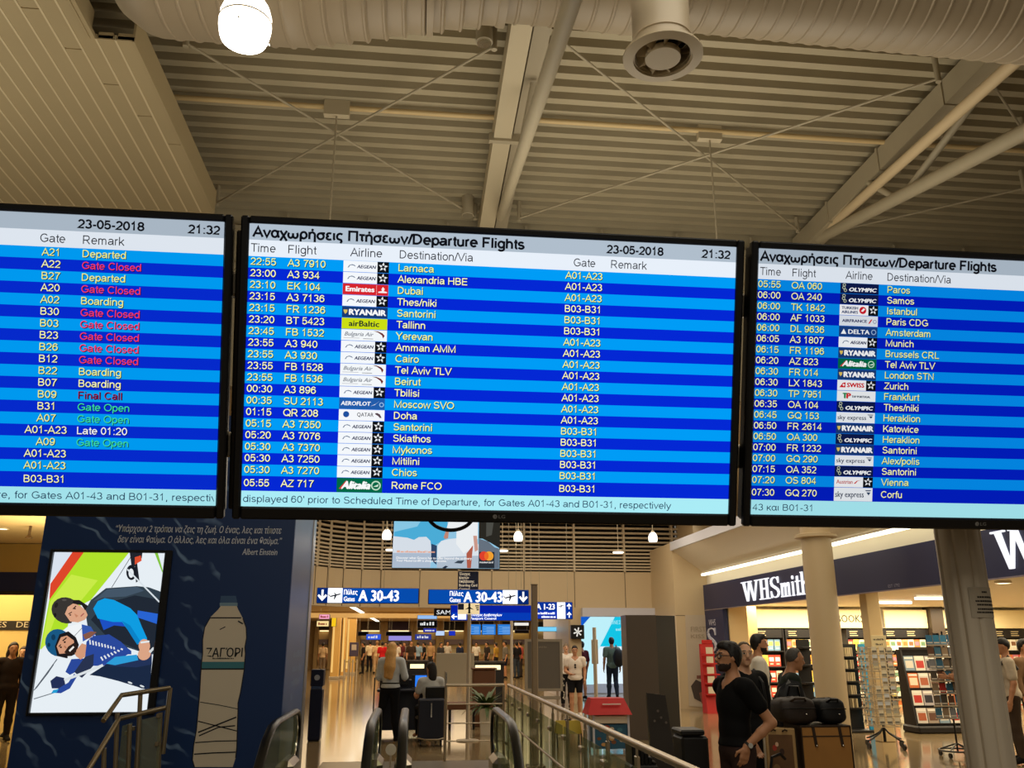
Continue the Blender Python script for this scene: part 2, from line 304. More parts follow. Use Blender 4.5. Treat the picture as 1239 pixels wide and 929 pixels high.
def write_drawn(mb, s, o, ux, uy, cap, width=None, align='l', weight=.9, clip=None):
    if any(c != ' ' and c not in GL for c in s): return write(mb, s, o, ux, uy, cap, width, align, .012, 0, clip)
    k = cap/7.0; nat = sum(_W.get(c, .556) for c in s)*9.78; sx = (width/nat if width else k*1.0); tot = nat*sx
    off = {'l': 0, 'c': -tot/2, 'r': -tot}[align]; o = Vector(o); ux = Vector(ux); uy = Vector(uy); x = 0; h = weight/2
    nz = ux.cross(uy)*.00008; lay = 0
    for c in s:
        for ln in GL.get(c, ()):
            n = len(ln); closed = n > 3 and math.dist(ln[0], ln[-1]) < .02; L, R = [], []
            for i, p in enumerate(ln):
                a = ln[i-1] if i else (ln[-2] if closed else p); b = ln[i+1] if i < n-1 else (ln[1] if closed else p)
                d0 = (p[0]-a[0], p[1]-a[1]); d1 = (b[0]-p[0], b[1]-p[1]); l0 = math.hypot(*d0) or 1; l1 = math.hypot(*d1) or 1
                n0 = (-d0[1]/l0, d0[0]/l0); n1 = (-d1[1]/l1, d1[0]/l1)
                if a == p: n0 = n1
                if b == p: n1 = n0
                m = (n0[0]+n1[0], n0[1]+n1[1]); q = math.hypot(*m) or 1; m = (m[0]/q, m[1]/q); f = min(1.9, 1/max(.4, m[0]*n0[0]+m[1]*n0[1]))
                L.append((p[0]+m[0]*h*f, p[1]+m[1]*h*f)); R.append((p[0]-m[0]*h*f, p[1]-m[1]*h*f))
            pts = [((x+q[0])*sx+off, q[1]*k) for pr in zip(L, R) for q in pr]
            fs = [(2*i, 2*i+1, 2*i+3, 2*i+2) for i in range(n-1)]
            if clip: fs = [f for f in fs if all(clip[0] <= pts[j][0] <= clip[1] for j in f)]
            mb.add([o+ux*p+uy*q+nz*lay for p, q in pts], fs); lay = (lay+1) % 3
        x += _W.get(c, .556)*9.78
    return tot
# ------------------------------------------------------------------ materials of the building
m_deck = M('ceiling_paint', (170, 158, 130), rough=.55, noise=.12, scale=1.5)
m_steel = M('steel_paint', (168, 156, 130), rough=.5, noise=.08, scale=3)
m_plank = M('soffit_paint', (186, 168, 130), rough=.5, noise=.10, scale=.8)
m_gap = M('soffit_joint', (226, 210, 172), rough=.5)  # paler tone paints the highlights along the board joints
m_wall = M('wall_panel_paint', (206, 184, 146), rough=.5, noise=.05, scale=.6)
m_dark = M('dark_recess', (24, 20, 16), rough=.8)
m_slat = M('louvre_paint', (206, 190, 160), rough=.45)
m_stainless = M('stainless', (190, 182, 168), rough=.28, metal=1.0)
m_brushed = M('brushed_aluminium', (204, 190, 168), rough=.34, metal=.35)
m_bronze = M('bronze_rail', (146, 132, 108), rough=.38, metal=.8)
m_chrome = M('chrome', (215, 212, 205), rough=.12, metal=1.0)
m_black = M('black_plastic', (12, 12, 14), rough=.32)
m_rubber = M('black_rubber', (9, 9, 10), rough=.32)
m_navy = M('navy_board', (26, 32, 76), rough=.4)
m_glass = rail_glass('railing_glass')
m_white = M('white_paint', (232, 222, 200), rough=.55)
m_cream = M('cream_paint', (222, 196, 146), rough=.5)

# polished tile floor: faint joints, gentle tone changes from tile to tile
m_floor = M('polished_floor', (146, 124, 90), rough=.11, spec=.5)
nt = m_floor.node_tree; bs = nt.nodes['Principled BSDF']
tc = nt.nodes.new('ShaderNodeTexCoord'); bk = nt.nodes.new('ShaderNodeTexBrick'); bk.offset = 0
bk.inputs['Scale'].default_value = 1.0; bk.inputs['Brick Width'].default_value = .9; bk.inputs['Row Height'].default_value = .9
bk.inputs['Mortar Size'].default_value = .006; bk.inputs['Color1'].default_value = (*lin((146, 125, 92)), 1)
bk.inputs['Color2'].default_value = (*lin((138, 118, 85)), 1); bk.inputs['Mortar'].default_value = (*lin((118, 98, 68)), 1)
nt.links.new(tc.outputs['Object'], bk.inputs['Vector']); nt.links.new(bk.outputs['Color'], bs.inputs['Base Color'])

# ------------------------------------------------------------------ floor (with the opening for the escalators)
VX0, VX1, VY0, VY1 = -1.29, 1.36, 1.5, 9.9
b = MB().use(m_floor)
for x0, x1, y0, y1 in ((-16, VX0, -5, 66), (VX1, 24, -5, 66), (VX0, VX1, VY1, 66), (VX0, VX1, -5, VY0)): b.box(x0, x1, y0, y1, -.3, 0)
b.build('floor', kind='structure', smooth=False)
b = MB().use(m_dark).box(VX0, VX1, VY0, VY1, -6.0, -5.8)
b.build('floor_lower', kind='structure', smooth=False)
b = MB().use(m_wall).box(VX0-.1, VX0-.001, VY0, VY1, -5.8, -.3).box(VX1+.001, VX1+.1, VY0, VY1, -5.8, -.3).box(VX0, VX1, VY1+.001, VY1+.1, -5.8, -.3)
b.build('wall_void', kind='structure', smooth=False)

# ------------------------------------------------------------------ corrugated roof deck
RZ = 8.7; RY = 13.53
b = MB().use(m_deck); prof = []; y = -5.0; p = .27
while y < RY: prof += [(y, RZ), (y+.115, RZ), (y+.135, RZ+.14), (y+.25, RZ+.14)]; y += p
prof.append((RY, RZ)); n = len(prof)
b.add([(-15, a, c) for a, c in prof]+[(18, a, c) for a, c in prof], [(i+1, i, n+i, n+i+1) for i in range(n-1)])
b.build('ceiling', kind='structure', smooth=False)
b = MB().use(m_deck).box(-15, 18, RY, RY+.2, 5.6, 9.0)
b.use(m_steel).box(-15, 18, RY-.14, RY, 8.30, 8.36).box(-15, 18, RY-.10, RY, 7.6, 7.7)
for i in range(-10, 14): b.cyl((i*1.35+.35, RY-.1, 8.36), (i*1.35+.35, RY-.1, 8.62), .03, n=8)
b.build('wall_upper', kind='structure', smooth=False)
MB().use(m_wall).box(-15, 18, RY+.2, 26.4, 5.6, 5.7).build('ceiling_lower', kind='structure', smooth=False)

# sloping-board soffit over the left side
SZ = 8.0; e1 = atz(259, 257, SZ); e0 = atz(165, 50, SZ); n0 = atz(84, 0, SZ)
SX, SY, NX, NY = float(e1[0]), float(e1[1]), float(n0[0]), float(e0[1])
b = MB(); x = SX; i = 0; rnd = random.Random(4); ph = 0
while x > -15:
    y0 = NY if x-.1 > NX else 2.2
    cut = 10.4 - (i % 9)*.62 if i < 9 else 8.9 - (i % 9)*.62
    w = .205
    for a, c in ((y0, cut-.012), (cut+.012, SY)):
        if c > a: b.use(m_plank).box(x-w+.014, x, a, c, SZ, SZ+.05)
    b.use(m_plank).box(x-w+.03, x-.02, y0, SY, SZ+.012, SZ+.09)
    b.use(m_gap).box(x-w-.004, x-w+.018, y0, SY, SZ-.006, SZ+.06)
    x -= w; i += 1
b.use(m_plank).box(SX-.02, SX+.004, NY, SY, SZ-.01, SZ+.35).box(NX-.02, NX+.004, 2.2, NY, SZ-.01, SZ+.35)
b.box(-15, SX, SY, SY+.03, SZ-.01, SZ+.4)
b.build('ceiling_soffit', kind='structure', smooth=False)

# ------------------------------------------------------------------ back wall: louvres above, panels below, open passage under it
BY = 26.0; WB = 2.66
def path(dy=0.0):
    pts = []
    for k in range(13):
        a = math.radians(90 + 7.5*k); pts.append((-.75 + (2.2+dy)*math.cos(a), BY-2.2 + (2.2+dy)*math.sin(a)))
    return [(7.95, BY+dy)] + pts + [(-2.95-dy, BY-10)]
def wallstrip(b, z0, z1, d0, d1):
    P, Q = path(d0), path(d1)
    for i in range(len(P)-1):
        (ax, ay), (bx, by), (cx, cy), (dx, dy) = P[i], P[i+1], Q[i+1], Q[i]
        b.hexa([(ax, ay, z0), (bx, by, z0), (cx, cy, z0), (dx, dy, z0), (ax, ay, z1), (bx, by, z1), (cx, cy, z1), (dx, dy, z1)])
b = MB().use(m_wall); wallstrip(b, WB, 3.72, 0, .25)
m_joint = M('panel_joint', (120, 104, 80), rough=.7)
b.use(m_joint)
for px in (508, 555, 595, 634, 695, 756, 815): q = at(px, 700, BY); b.box(q[0]-.012, q[0]+.012, BY-.004, BY+.02, WB+.02, 3.72)
for k in (2, 4, 6, 8, 10):
    a, c = path(-.004)[k]; b.box(a-.012, a+.012, c-.012, c+.012, WB+.02, 3.72)
b.build('wall_back', kind='structure', smooth=False)
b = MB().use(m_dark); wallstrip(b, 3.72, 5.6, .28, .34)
b.use(m_slat); z = 3.76; st = .085
while z < 5.5:
    wallstrip(b, z, z+.045+.2*(st-.085), -.04, .12); z += st; st = min(.17, st*1.055)
for px in (508, 555, 595, 634, 695, 756, 815):
    q = at(px, 700, BY); b.box(q[0]-.03, q[0]+.03, BY-.06, BY+.12, 3.72, 5.6)
for k in (2, 4, 6, 8, 10):
    a, c = path(-.05)[k]; b.box(a-.03, a+.03, c-.03, c+.03, 3.72, 5.6)
b.build('wall_louvre', kind='structure', smooth=False)

# far hall behind the opening
m_far = M('far_ceiling_paint', (214, 184, 130), rough=.6)
b = MB().use(m_far).box(-16, 8.0, BY+.25, 60, 3.0, 3.1); b.build('ceiling_far', kind='structure', smooth=False)
b = MB().use(m_far).box(-16, 24, 60, 60.2, 0, 3.1).build('wall_far', kind='structure', smooth=False)
MB().use(m_far).box(-16, 5.6, 40, 40.1, 2.72, 3.0).build('trim_1', kind='structure', smooth=False)   # downstand beam across the far hall
# portal with the bright passage on its right side
q0 = at(703, 760, BY)[0]; q1 = at(822, 760, BY)[0]; qm = at(690, 760, BY)[0]
m_coolwhite = M('cool_white_paint', (206, 206, 216), rough=.4)
b = MB().use(m_wall).box(qm, q0, BY-.02, BY+.3, 0, WB+.02)
b.build('wall_pier', kind='structure', smooth=False)
b = MB().use(m_coolwhite).box(q0, q1, BY-.3, BY+.25, 2.42, WB)
b.use(M('lit_blue_edge', (30, 60, 190), rough=.4)).box(q1-.35, q1, BY-.02, BY+.2, 0, 2.42)  # flat blue colour on the door edge
b.use(m_coolwhite).box(q1-.45, q1-.35, BY-.1, BY+.2, 0, 2.42)
b.build('door_1', kind='structure', smooth=False)
b = MB().use(m_coolwhite).box(q0-.1, q0, BY+.3, 33, 0, 3).box(q1+1.5, q1+1.6, BY+.3, 33, 0, 3).box(q0-.1, q1+1.6, 33, 33.1, 0, 3).box(q0-.1, q1+1.6, BY+.25, 33, 2.66, 2.76)
b.build('wall_passage', kind='structure', smooth=False)

# ------------------------------------------------------------------ the bookshop front on the right
FX = 8.0; FT = 3.2; FB = 2.53; SH0 = 9.0; SH1 = 22.2; SHE = 23.65
b = MB().use(m_white)
# white cove above the fascia up to its metal edge
b.prism([(FX, SH0, FT), (FX, SH0, FT+.30), (7.05, SH0, 4.15), (7.05, SH0, 4.35), (FX+.3, SH0, 4.35), (FX+.3, SH0, FT)], (0, SHE-SH0, 0))
b.use(M('edge_strip', (206, 206, 214), rough=.3)).box(7.0, 7.06, 18.0, SHE, 4.13, 4.36)
b.build('trim_2', kind='structure', smooth=False)
b = MB().use(m_wall).box(7.05, FX, SHE, BY, 0, 4.36).box(7.95, 12, SHE+.8, BY+.1, 0, 5.6)
b.use(m_joint).box(7.045, FX, SHE-.003, SHE+.01, 2.38, 2.40)
b.build('wall_pilaster', kind='structure', smooth=False)
b = MB().use(m_white).box(8.01, 18, SH0, 24.8, 2.66, 2.74); b.build('ceiling_shop', kind='structure', smooth=False)
b = MB().use(m_white).box(9.05, 19, 24.35, 24.5, 0, 3.0).box(18, 18.1, SH0, 24.4, 0, 3)
b.use(m_cream).box(8.55, 9.05, 22.9, 24.4, 0, 2.66)
b.build('wall_shop', kind='structure', smooth=False)
b = MB().use(m_cream).box(8.02, 8.5, SH1-.05, SHE, 0, 2.66); b.build('trim_3', kind='structure', smooth=False)

# ------------------------------------------------------------------ left-hand shop beyond the blue wall
b = MB().use(m_cream).box(-15, -3.9, 9.6, 24, 3.35, 3.45); b.build('ceiling_left', kind='structure', smooth=False)
b = MB().use(m_cream).box(-15, -4.9, 23.0, 23.2, 0, 3.4).box(-4.95, -4.85, 15.6, 23.2, 0, 3.4); b.build('wall_left', kind='structure', smooth=False)
# ------------------------------------------------------------------ roof steel
b = MB()
t = thing('roof_beam', 'pale box-section roof beam running away just below the corrugated deck, over the middle display', 'beam', (1.0, 8, 8.5))
bm = MB().use(M('beam_light', (192, 178, 148), rough=.5)).box(.86, 1.10, 1.5, RY-.15, 8.28, 8.60)  # lighter tone paints the lit left face of the beam
bm.build('box_section', t, smooth=False)
MB().use(M('beam_grey', (160, 148, 124), rough=.5)).box(1.13, 1.33, 1.5, RY-.15, 8.36, 8.64).build('side_channel', t, smooth=False)  # greyer tone paints the shaded right side of the beam
pt = atz(692, 2, 6.35); pe = atz(606, 262, 8.28)
MB().use(m_steel).tube([tuple(pe+(pt-pe)*1.25), tuple(pe)], .075, 14).build('bottom_tube', t)
MB().use(m_steel).box(.8, 1.40, 10.22, 10.3, 8.24, 8.36).build('clamp_plate', t, smooth=False)
for k, yy in enumerate((9.0,)):
    MB().use(m_steel).cyl((1.25, yy, 8.3), tuple(np.array(pt)+(np.array(pe)-np.array(pt))*((yy+.6-pt[1])/(pe[1]-pt[1]))), .045).build('web_strut', t)
# the truss on the right
TX = 6.9
t = thing('roof_truss', 'tubular steel roof truss rising towards the upper corner over the display nearest the bookshop', 'truss', (TX, 8, 8.5))
MB().use(m_steel).box(TX-.40, TX-.10, 1.5, RY-.15, 8.26, 8.60).build('top_chord', t, smooth=False)
for k, yy in enumerate((5.2, 7.0, 8.8, 10.4, 12.0)):
    MB().use(m_steel).box(TX-.42, TX-.08, yy, yy+.05, 8.24, 8.62).build('cover_plate', t, smooth=False)
ta = atz(1222, 80, 7.75); tb = atz(992, 285, 8.35)
MB().use(M('tube_light', (206, 184, 146), rough=.45)).tube([tuple(tb+(ta-tb)*1.6), tuple(tb)], .075, 14).build('upper_tube', t)
la = atz(1239, 160, 7.2); lb = atz(992, 288, 8.3)
MB().use(m_steel).tube([tuple(lb+(la-lb)*1.7), tuple(lb)], .095, 14).build('lower_tube', t)
for a, c in (((1192, 105), (1120, 218)), ((1052, 221), (1110, 228))):
    pa = atz(*a, 8.25); pc = lb+(la-lb)*max(.05, min(1.4, (c[0]-992)/(1239-992)))
    MB().use(m_steel).cyl(tuple(pa), tuple(pc), .05).build('web_strut', t)
# purlin pipe and brace rods
pu = [atz(x, y, 8.52) for x, y in ((230, 128), (560, 142), (760, 158), (1080, 180))]
yy = float(np.mean([p[1] for p in pu]))
t = MB().use(M('purlin_paint', (206, 180, 130), rough=.5)).tube([(-6, yy, 8.6), (12, yy, 8.6)], .036, 12).build('roof_purlin', origin=(0, yy, 8.6))
tag(t, 'long warm-lit pipe crossing the whole corrugated deck from side to side', 'pipe')
BR = [((225, 52), (575, 262), 'thin brace rod falling from the bright pendant lamp towards the roof beam'),
      ((598, 56), (262, 246), 'thin brace rod rising from the board soffit to the top of the roof beam'),
      ((680, 50), (965, 278), 'thin brace rod falling from the round air diffuser towards the tubular truss'),
      ((628, 264), (1135, 95), 'thin brace rod rising from the roof beam foot to the truss top'),
      ((1200, 100), (1239, 160), 'short brace rod seen behind the truss near the frame edge'),
      ((1000, 282), (1239, 228), 'brace rod leaving the foot of the tubular truss beyond its lower tube')]
for a, c, lb_ in BR:
    zz = 8.46 if a[0] < c[0] and a[1] < c[1] else 8.38; pa, pc = atz(*a, zz), atz(*c, zz); o = (pa+pc)/2
    t = thing('brace_rod', lb_, 'rod', o); local_o = tuple(o)
    MB().use(m_steel).tube([tuple(pa), tuple(pc)], .017, 8).build('rod', t)
    for p in (pa, pc): MB().use(m_steel).cyl((p[0], p[1], p[2]-.05), (p[0], p[1], 8.69), .035).build('end_bracket', t)
for px, y0, lb_ in ((410, 150, 'vertical hanger rod under a deck bracket where the two rods cross, over the middle display'), (850, 178, 'vertical hanger rod under a deck bracket, between roof beam and truss')):
    q = atz(px, y0, 8.55); q[1] -= .3
    t = thing('hanger_rod', lb_, 'rod', q)
    MB().use(m_steel).cyl((q[0], q[1], 4.9), (q[0], q[1], 8.5), .012, n=8).build('rod', t)
    MB().use(M('beam_light')).box(q[0]-.17, q[0]+.17, q[1]-.05, q[1]+.05, 8.47, 8.695).build('deck_bracket', t, smooth=False)
    MB().use(m_steel).cyl((q[0], q[1], 4.86), (q[0], q[1], 4.9), .03, n=8).build('end_nut', t)
for px, py, lb_ in ((586, 48, 'small round spotlight fixed beside the top of the roof beam'), (566, 258, 'small round spotlight fixed beside the foot of the roof beam')):
    q = atz(px, py, 8.4)
    t = thing('roof_spotlight', lb_, 'spotlight', q)
    MB().use(m_steel).cyl((q[0], q[1], 8.36), (q[0], q[1], 8.7), .10, n=16).build('housing', t)
    MB().use(m_chrome).cyl((q[0], q[1], 8.345), (q[0], q[1], 8.365), .085, n=16).build('lens', t)

# ------------------------------------------------------------------ air duct with spiral seams
DY, DZ = 6.35, 7.75
def elev(px, py): d = ray(px, py); return math.atan2(d[2], d[1])
def rad(px, py): a = elev(px, py); return (DZ-EYE)*math.cos(a)-DY*math.sin(a)
def dx(px, py): d = ray(px, py); return float(d[0]*DY/d[1])
st = [(px, py) for px, py in ((168, 45), (275, 53), (340, 57), (520, 38), (610, 28), (680, 34), (770, 44), (840, 40), (1239, 78))]
rs = [(dx(*p), rad(*p)) for p in st]
t = thing('air_duct', 'wide pale spiral-seamed ventilation duct across the top under the roof deck', 'duct', (2, DY, DZ))
m_duct = M('duct_paint', (176, 160, 134), rough=.42, noise=.05, scale=1.2, bump=.05)
x0 = rs[0][0]
prof = [(.02, x0-.42), (rs[0][1]*.55, x0-.40), (rs[0][1]*.85, x0-.26), (rs[0][1]*.97, x0-.1)]
def rr(x):
    for (a, r), (c, s) in zip(rs, rs[1:]):
        if x <= c: return r+(s-r)*max(0, (x-a)/(c-a))
    return rs[-1][1]
x = x0; seam = 0
while x < 12.5:
    r = rr(x); prof += [(r, x), (r, x+.125), (r+.012, x+.135), (r+.012, x+.150), (r, x+.16)]; x += .17
duct_thing = t; bd = MB().use(m_duct).lathe(prof, (0, DY, DZ), n=56, axis='x'); bd.build('spiral_pipe', t)
for px in (520, 610): # flanged joints of the reducer
    q = dx(px, 30); r = rr(q)
    MB().use(m_duct).lathe([(r, q-.03), (r+.05, q-.03), (r+.05, q+.03), (r, q+.03)], (0, DY, DZ), n=48, axis='x').build('joint_collar', t)
for xx in (-2.0, 4.6, 9.0):
    MB().use(m_steel).cyl((xx, DY, DZ+rr(xx)-.02), (xx, DY, RZ+.02), .02, n=8).build('hanger', t)
# round diffuser hanging from the duct
vz = 6.42; vc = atz(802, 71, vz)
t = thing('air_diffuser', 'round swirl air diffuser with a wide rim hanging under the duct', 'vent', vc)
ux, uy = float(vc[0]), float(vc[1]); R = .335
m_vent = M('vent_paint', (178, 162, 132), rough=.4)
MB().use(m_vent).lathe([(.235, .52), (.235, .02), (R*.74, .02), (R*.74, .0), (R, .012), (R, .03), (.23, .05)], (ux, uy, vz), n=48).build('rim', t)
MB().use(m_duct).lathe([(.245, .07), (.245, .16), (.255, .165), (.255, .18), (.245, .185), (.245, .56), (.30, .80)], (ux, uy, vz), n=40).build('branch_neck', duct_thing)
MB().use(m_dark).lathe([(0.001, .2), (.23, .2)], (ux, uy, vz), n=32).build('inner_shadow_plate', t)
MB().use(m_vent).lathe([(0.001, -.004), (.148, -.004), (.15, .006), (.15, .05), (0.001, .05)], (ux, uy, vz), n=32).build('centre_disc', t)
for k in range(9):
    a = 2*math.pi*k/9+.3; c, s = math.cos(a), math.sin(a); a2 = a+.5; c2, s2 = math.cos(a2), math.sin(a2)
    MB().use(m_vent).add([(ux+c*.14, uy+s*.14, vz+.01), (ux+c*.228, uy+s*.228, vz+.01), (ux+c2*.228, uy+s2*.228, vz+.13), (ux+c2*.14, uy+s2*.14, vz+.13)], [(0, 1, 2, 3)]).build('swirl_blade', t)

# ------------------------------------------------------------------ pendant lamps
def pendant(c, r, top, label, power, strength=6.0, group=None):
    x, y, z = map(float, c)
    t = thing('pendant_lamp', label, 'lamp', c, group)
    prof = [(r*a, r*h) for a, h in ((.42, 1.28), (.62, 1.1), (.86, .72), (.985, .30), (1.0, .08), (.965, .04), (.965, .02), (1.0, -.02), (.99, -.28), (.93, -.62), (.86, -.80), (.001, -.84))]
    MB().use(E((255, 244, 226), strength)).lathe(prof, (x, y, z), n=28).build('shade', t)
    MB().use(m_steel).tube([(x+r*1.0*math.cos(a), y+r*1.0*math.sin(a), z+.02*r) for a in np.linspace(0, 6.283, 33)[:-1]], r*.035, 6, closed=True).build('seam_ring', t)
    MB().use(m_steel).lathe([(r*.2, 1.75*r), (r*.36, 1.6*r), (r*.44, 1.27*r), (.001, 1.27*r)], (x, y, z), n=20).build('cap', t)
    MB().use(m_steel).cyl((x, y, z+1.6*r), (x, y, top), .012, n=8).build('cable', t)
    for k in range(3):
        a = 2.1*k+.5; MB().use(m_chrome).ball((x+r*1.02*math.cos(a), y+r*1.02*math.sin(a), z-.55*r), r*.05, 8, 6).build('screw', t)
    L = bpy.data.lights.new('lamp_glow', 'POINT'); L.energy = power; L.color = (1, .84, .62); L.shadow_soft_size = r
    lo = bpy.data.objects.new('lamp_glow', L); COL.objects.link(lo); lo.parent = t; lo.location = (0, 0, -r*1.6)
pendant(at(297, 28, 5.2), .178, 8.7, 'big overexposed white pendant lamp glowing in front of the air duct', 45)
for px, py, lb_ in ((627, 650, 'small white pendant globe in front of the louvres just past the airline-card screen'),
                    (790, 651, 'small white pendant globe in front of the louvres close to the bookshop cove'),
                    (468, 648, 'small white pendant globe in front of the louvres over the first gate sign')):
    pendant(at(px, py, 22), .115, 5.6, lb_, 14, 3.0)
for px, py, lb_ in ((608, 667, 'flat round downlight disc low in front of the louvres beside the card advert'),
                    (748, 669, 'flat round downlight disc between two pendant globes'),
                    (840, 634, 'flat round downlight disc high beside the bookshop cove'),
                    (461, 629, 'flat round downlight disc half hidden under the middle display'),
                    (473, 666, 'flat round downlight disc partly behind the card advert edge')):
    q = at(px, py, 24.2)
    t = thing('downlight', lb_, 'lamp', q)
    MB().use(E((255, 246, 232), 2.5)).lathe([(.001, 0), (.15, 0), (.15, .03), (.001, .03)], q, n=20).build('lit_disc', t)
    MB().use(m_slat).lathe([(.15, .03), (.16, .06), (.006, .10), (.006, 5.6-q[2])], q, n=16).build('stem', t)
# ------------------------------------------------------------------ flight information displays
TILT = math.atan(math.tan(PITCH)/math.cos(YAW))
SU = X.copy(); SV = Vector((0, -math.sin(TILT), math.cos(TILT))); SN = SU.cross(SV)      # SN looks towards the viewer
SC = Vector(_O + ray(600, 451)/FPX*2.13)
AW, AH = 1.2096, .6804; PITCHX = AW+.058
if SN.dot(Vector((0, -1, 0))) < 0: SN = -SN
def suv(px, py, k):                     # display coordinates of a sight line, display k = -1, 0, 1
    d = Vector(ray(px, py)); o = Vector(_O); c = SC + SU*(PITCHX*k)
    p = o + d*((c-o).dot(SN)/d.dot(SN)) - c
    return p.dot(SU), p.dot(SV)
class Screen:
    def __init__(s, k, label, bright):
        s.c = SC + SU*(PITCHX*k); s.k = k; s.br = bright
        s.t = thing('flight_display', label, 'display', s.c)
        F = Matrix((( *SU, 0), (*SV, 0), (*SN, 0), (0, 0, 0, 1))).transposed(); F.translation = s.c; s.F = F
        bz = MB().use(m_black); w, h = AW/2, AH/2
        l, r, tp, bt = .0195, .0195, .0175, .030
        for x0, x1, y0, y1 in ((-w-l, -w, -h-bt, h+tp), (w, w+r, -h-bt, h+tp), (-w, w, h, h+tp), (-w, w, -h-bt, -h)):
            bz.rbox(x0, x1, y0, y1, -.012, .010, .004, F)
        bz.build('bezel', s.t)
        MB().use(m_black).rbox(-w-.012, w+.012, -h-.02, h+.012, -.06, -.010, .006, F).build('housing', s.t)
        mb = MB(); mb.use(M('bezel_print', (120, 118, 116), rough=.4))
        o = s.c + SU*(.008) + SV*(-h-.0185) + SN*.0106
        pts = [o+SU*(.0055*math.cos(a))+SV*(.0055*math.sin(a)+.004) for a in np.linspace(0, 6.283, 15)[:-1]]
        mb.poly(pts); mb.use(m_black).poly([o+SN*.0002+SU*(.002+.001*x)+SV*(.004+.0012*y) for x, y in ((-1, -1), (1, -1), (1, 0), (-.2, 0), (-.2, 2), (-1, 2))])
        mb.use(M('bezel_print')); write(mb, 'LG', o+SU*.009, SU, SV, .0085, .016)
        mb.build('maker_logo', s.t)
        s.face = MB(); s.txt = {}; s.g = 'title'
    def P(s, u, v, n=0.0): return s.c + SU*u + SV*v + SN*n
    def e(s, c): 
        c = [int(c[i:i+2], 16) for i in (0, 2, 4)] if isinstance(c, str) else c
        return E(tuple(c), s.br)
    def rect(s, u0, u1, v0, v1, c, n=.0): s.face.use(s.e(c)).add([s.P(u0, v0, n), s.P(u1, v0, n), s.P(u1, v1, n), s.P(u0, v1, n)], [(0, 1, 2, 3)])
    def bands(s, lt, dk):
        top = AH/2; V = lambda f: top-AH*f
        s.rect(-AW/2, AW/2, V(.057), V(0), (176, 190, 204)); s.rect(-AW/2, AW/2, V(.115), V(.057), (232, 240, 250))
        s.rows = [V(.115+.0409*i) for i in range(20)] + [V(.945)]
        for i in range(20):
            cc = lt if i % 2 == 0 else dk
            s.rect(-AW/2, AW/2, s.rows[i+1], s.rows[i], cc)
        s.rect(-AW/2, AW/2, V(1), V(.945), (170, 236, 246))
        s.V = V
    def say(s, txt, u, v, cap, col, width=None, align='l', bold=.012, shadow=True, slant=0, clip=None, n=.0012):
        mb = s.txt.setdefault(s.g, MB())
        wt = {'title': 1.5, 'date': 1.45, 'clock': 1.45, 'heading': .80, 'ticker': .80}.get(s.g.split('_')[-1], .92)
        if shadow: mb.use(E((14, 18, 40), .6)); write_drawn(mb, txt, s.P(u+.0013, v-.0013, n*.6), SU, SV, cap, width, align, wt+.1, clip)
        mb.use(s.e(col)); write_drawn(mb, txt, s.P(u, v, n), SU, SV, cap, width, align, wt, clip)
    def at_col(s, g): s.g = g; return s
    def row(s, i, cap=.0162):
        h = s.rows[i]-s.rows[i+1]; return s.rows[i+1] + (h-cap)/2 + .001
    def done(s):
        s.face.build('screen_face', s.t, smooth=False)
        for g, mb in s.txt.items(): mb.build(g+'_lettering', s.t, smooth=False)
    # ---- airline marks
    def star(s, mb, u, v, r, col):
        mb.use(s.e(col))
        for k in range(5):
            a = math.pi/2+2*math.pi*k/5
            p = lambda q, d: s.P(u+q*math.cos(a+d), v+q*math.sin(a+d), .0016)
            mb.add([p(r, -.10), p(r*.52, .48), p(r*.24, .1), p(r*.46, -.50)], [(0, 1, 2, 3)])
    def logo(s, kind, i, u0, u1):
        v0, v1 = s.rows[i+1]+.0006, s.rows[i]-.0006; w = u1-u0; h = v1-v0; mb = MB()
        R = lambda a, c, d, e_, col, n=.0010: mb.use(s.e(col)).add([s.P(u0+w*a, v0+h*d, n), s.P(u0+w*c, v0+h*d, n), s.P(u0+w*c, v0+h*e_, n), s.P(u0+w*a, v0+h*e_, n)], [(0, 1, 2, 3)])
        G = lambda pts, col, n=.0014: mb.use(s.e(col)).poly([s.P(u0+w*a, v0+h*d, n) for a, d in pts])
        def T(t, a, d, cap, wd, col, slant=0, bold=.012): mb.use(s.e(col)); write(mb, t, s.P(u0+w*a, v0+h*d, .0016), SU, SV, cap*h, wd*w, 'l', bold*1.7+.012, slant)
        def O(a, d, r, col, n=.0014): mb.use(s.e(col)).poly([s.P(u0+w*a+r*h*math.cos(q), v0+h*d+r*h*math.sin(q), n) for q in np.linspace(0, 6.283, 17)[:-1]])
        def alliance(): R(.745, 1, 0, 1, (16, 18, 22), .0013); s.star(mb, u0+w*.873, v0+h*.54, h*.44, (235, 238, 240))
        if kind == 'aegean':
            R(0, 1, 0, 1, (244, 248, 252)); T('AEGEAN', .30, .34, .30, .40, (20, 34, 80), .2, .02)
            G([(.09, .36), (.13, .60), (.19, .68), (.24, .62), (.27, .50), (.25, .50), (.22, .57), (.18, .60), (.14, .55), (.12, .38)], (90, 110, 140)); alliance()
        elif kind == 'emirates':
            R(0, 1, 0, 1, (214, 36, 44)); T('Emirates', .07, .30, .46, .62, (250, 250, 250), 0, .03); R(.735, .745, .08, .92, (240, 200, 200))
            G([(.78, .25), (.97, .25), (.97, .36), (.90, .42), (.92, .62), (.88, .80), (.85, .62), (.86, .42), (.78, .36)], (250, 240, 240))
        elif kind == 'ryanair':
            R(0, 1, 0, 1, (24, 58, 116)); T('RYANAIR', .16, .26, .50, .80, (250, 250, 250), 0, .04); G([(.03, .7), (.12, .7), (.11, .45), (.07, .3), (.04, .5)], (220, 190, 90))
        elif kind == 'baltic':
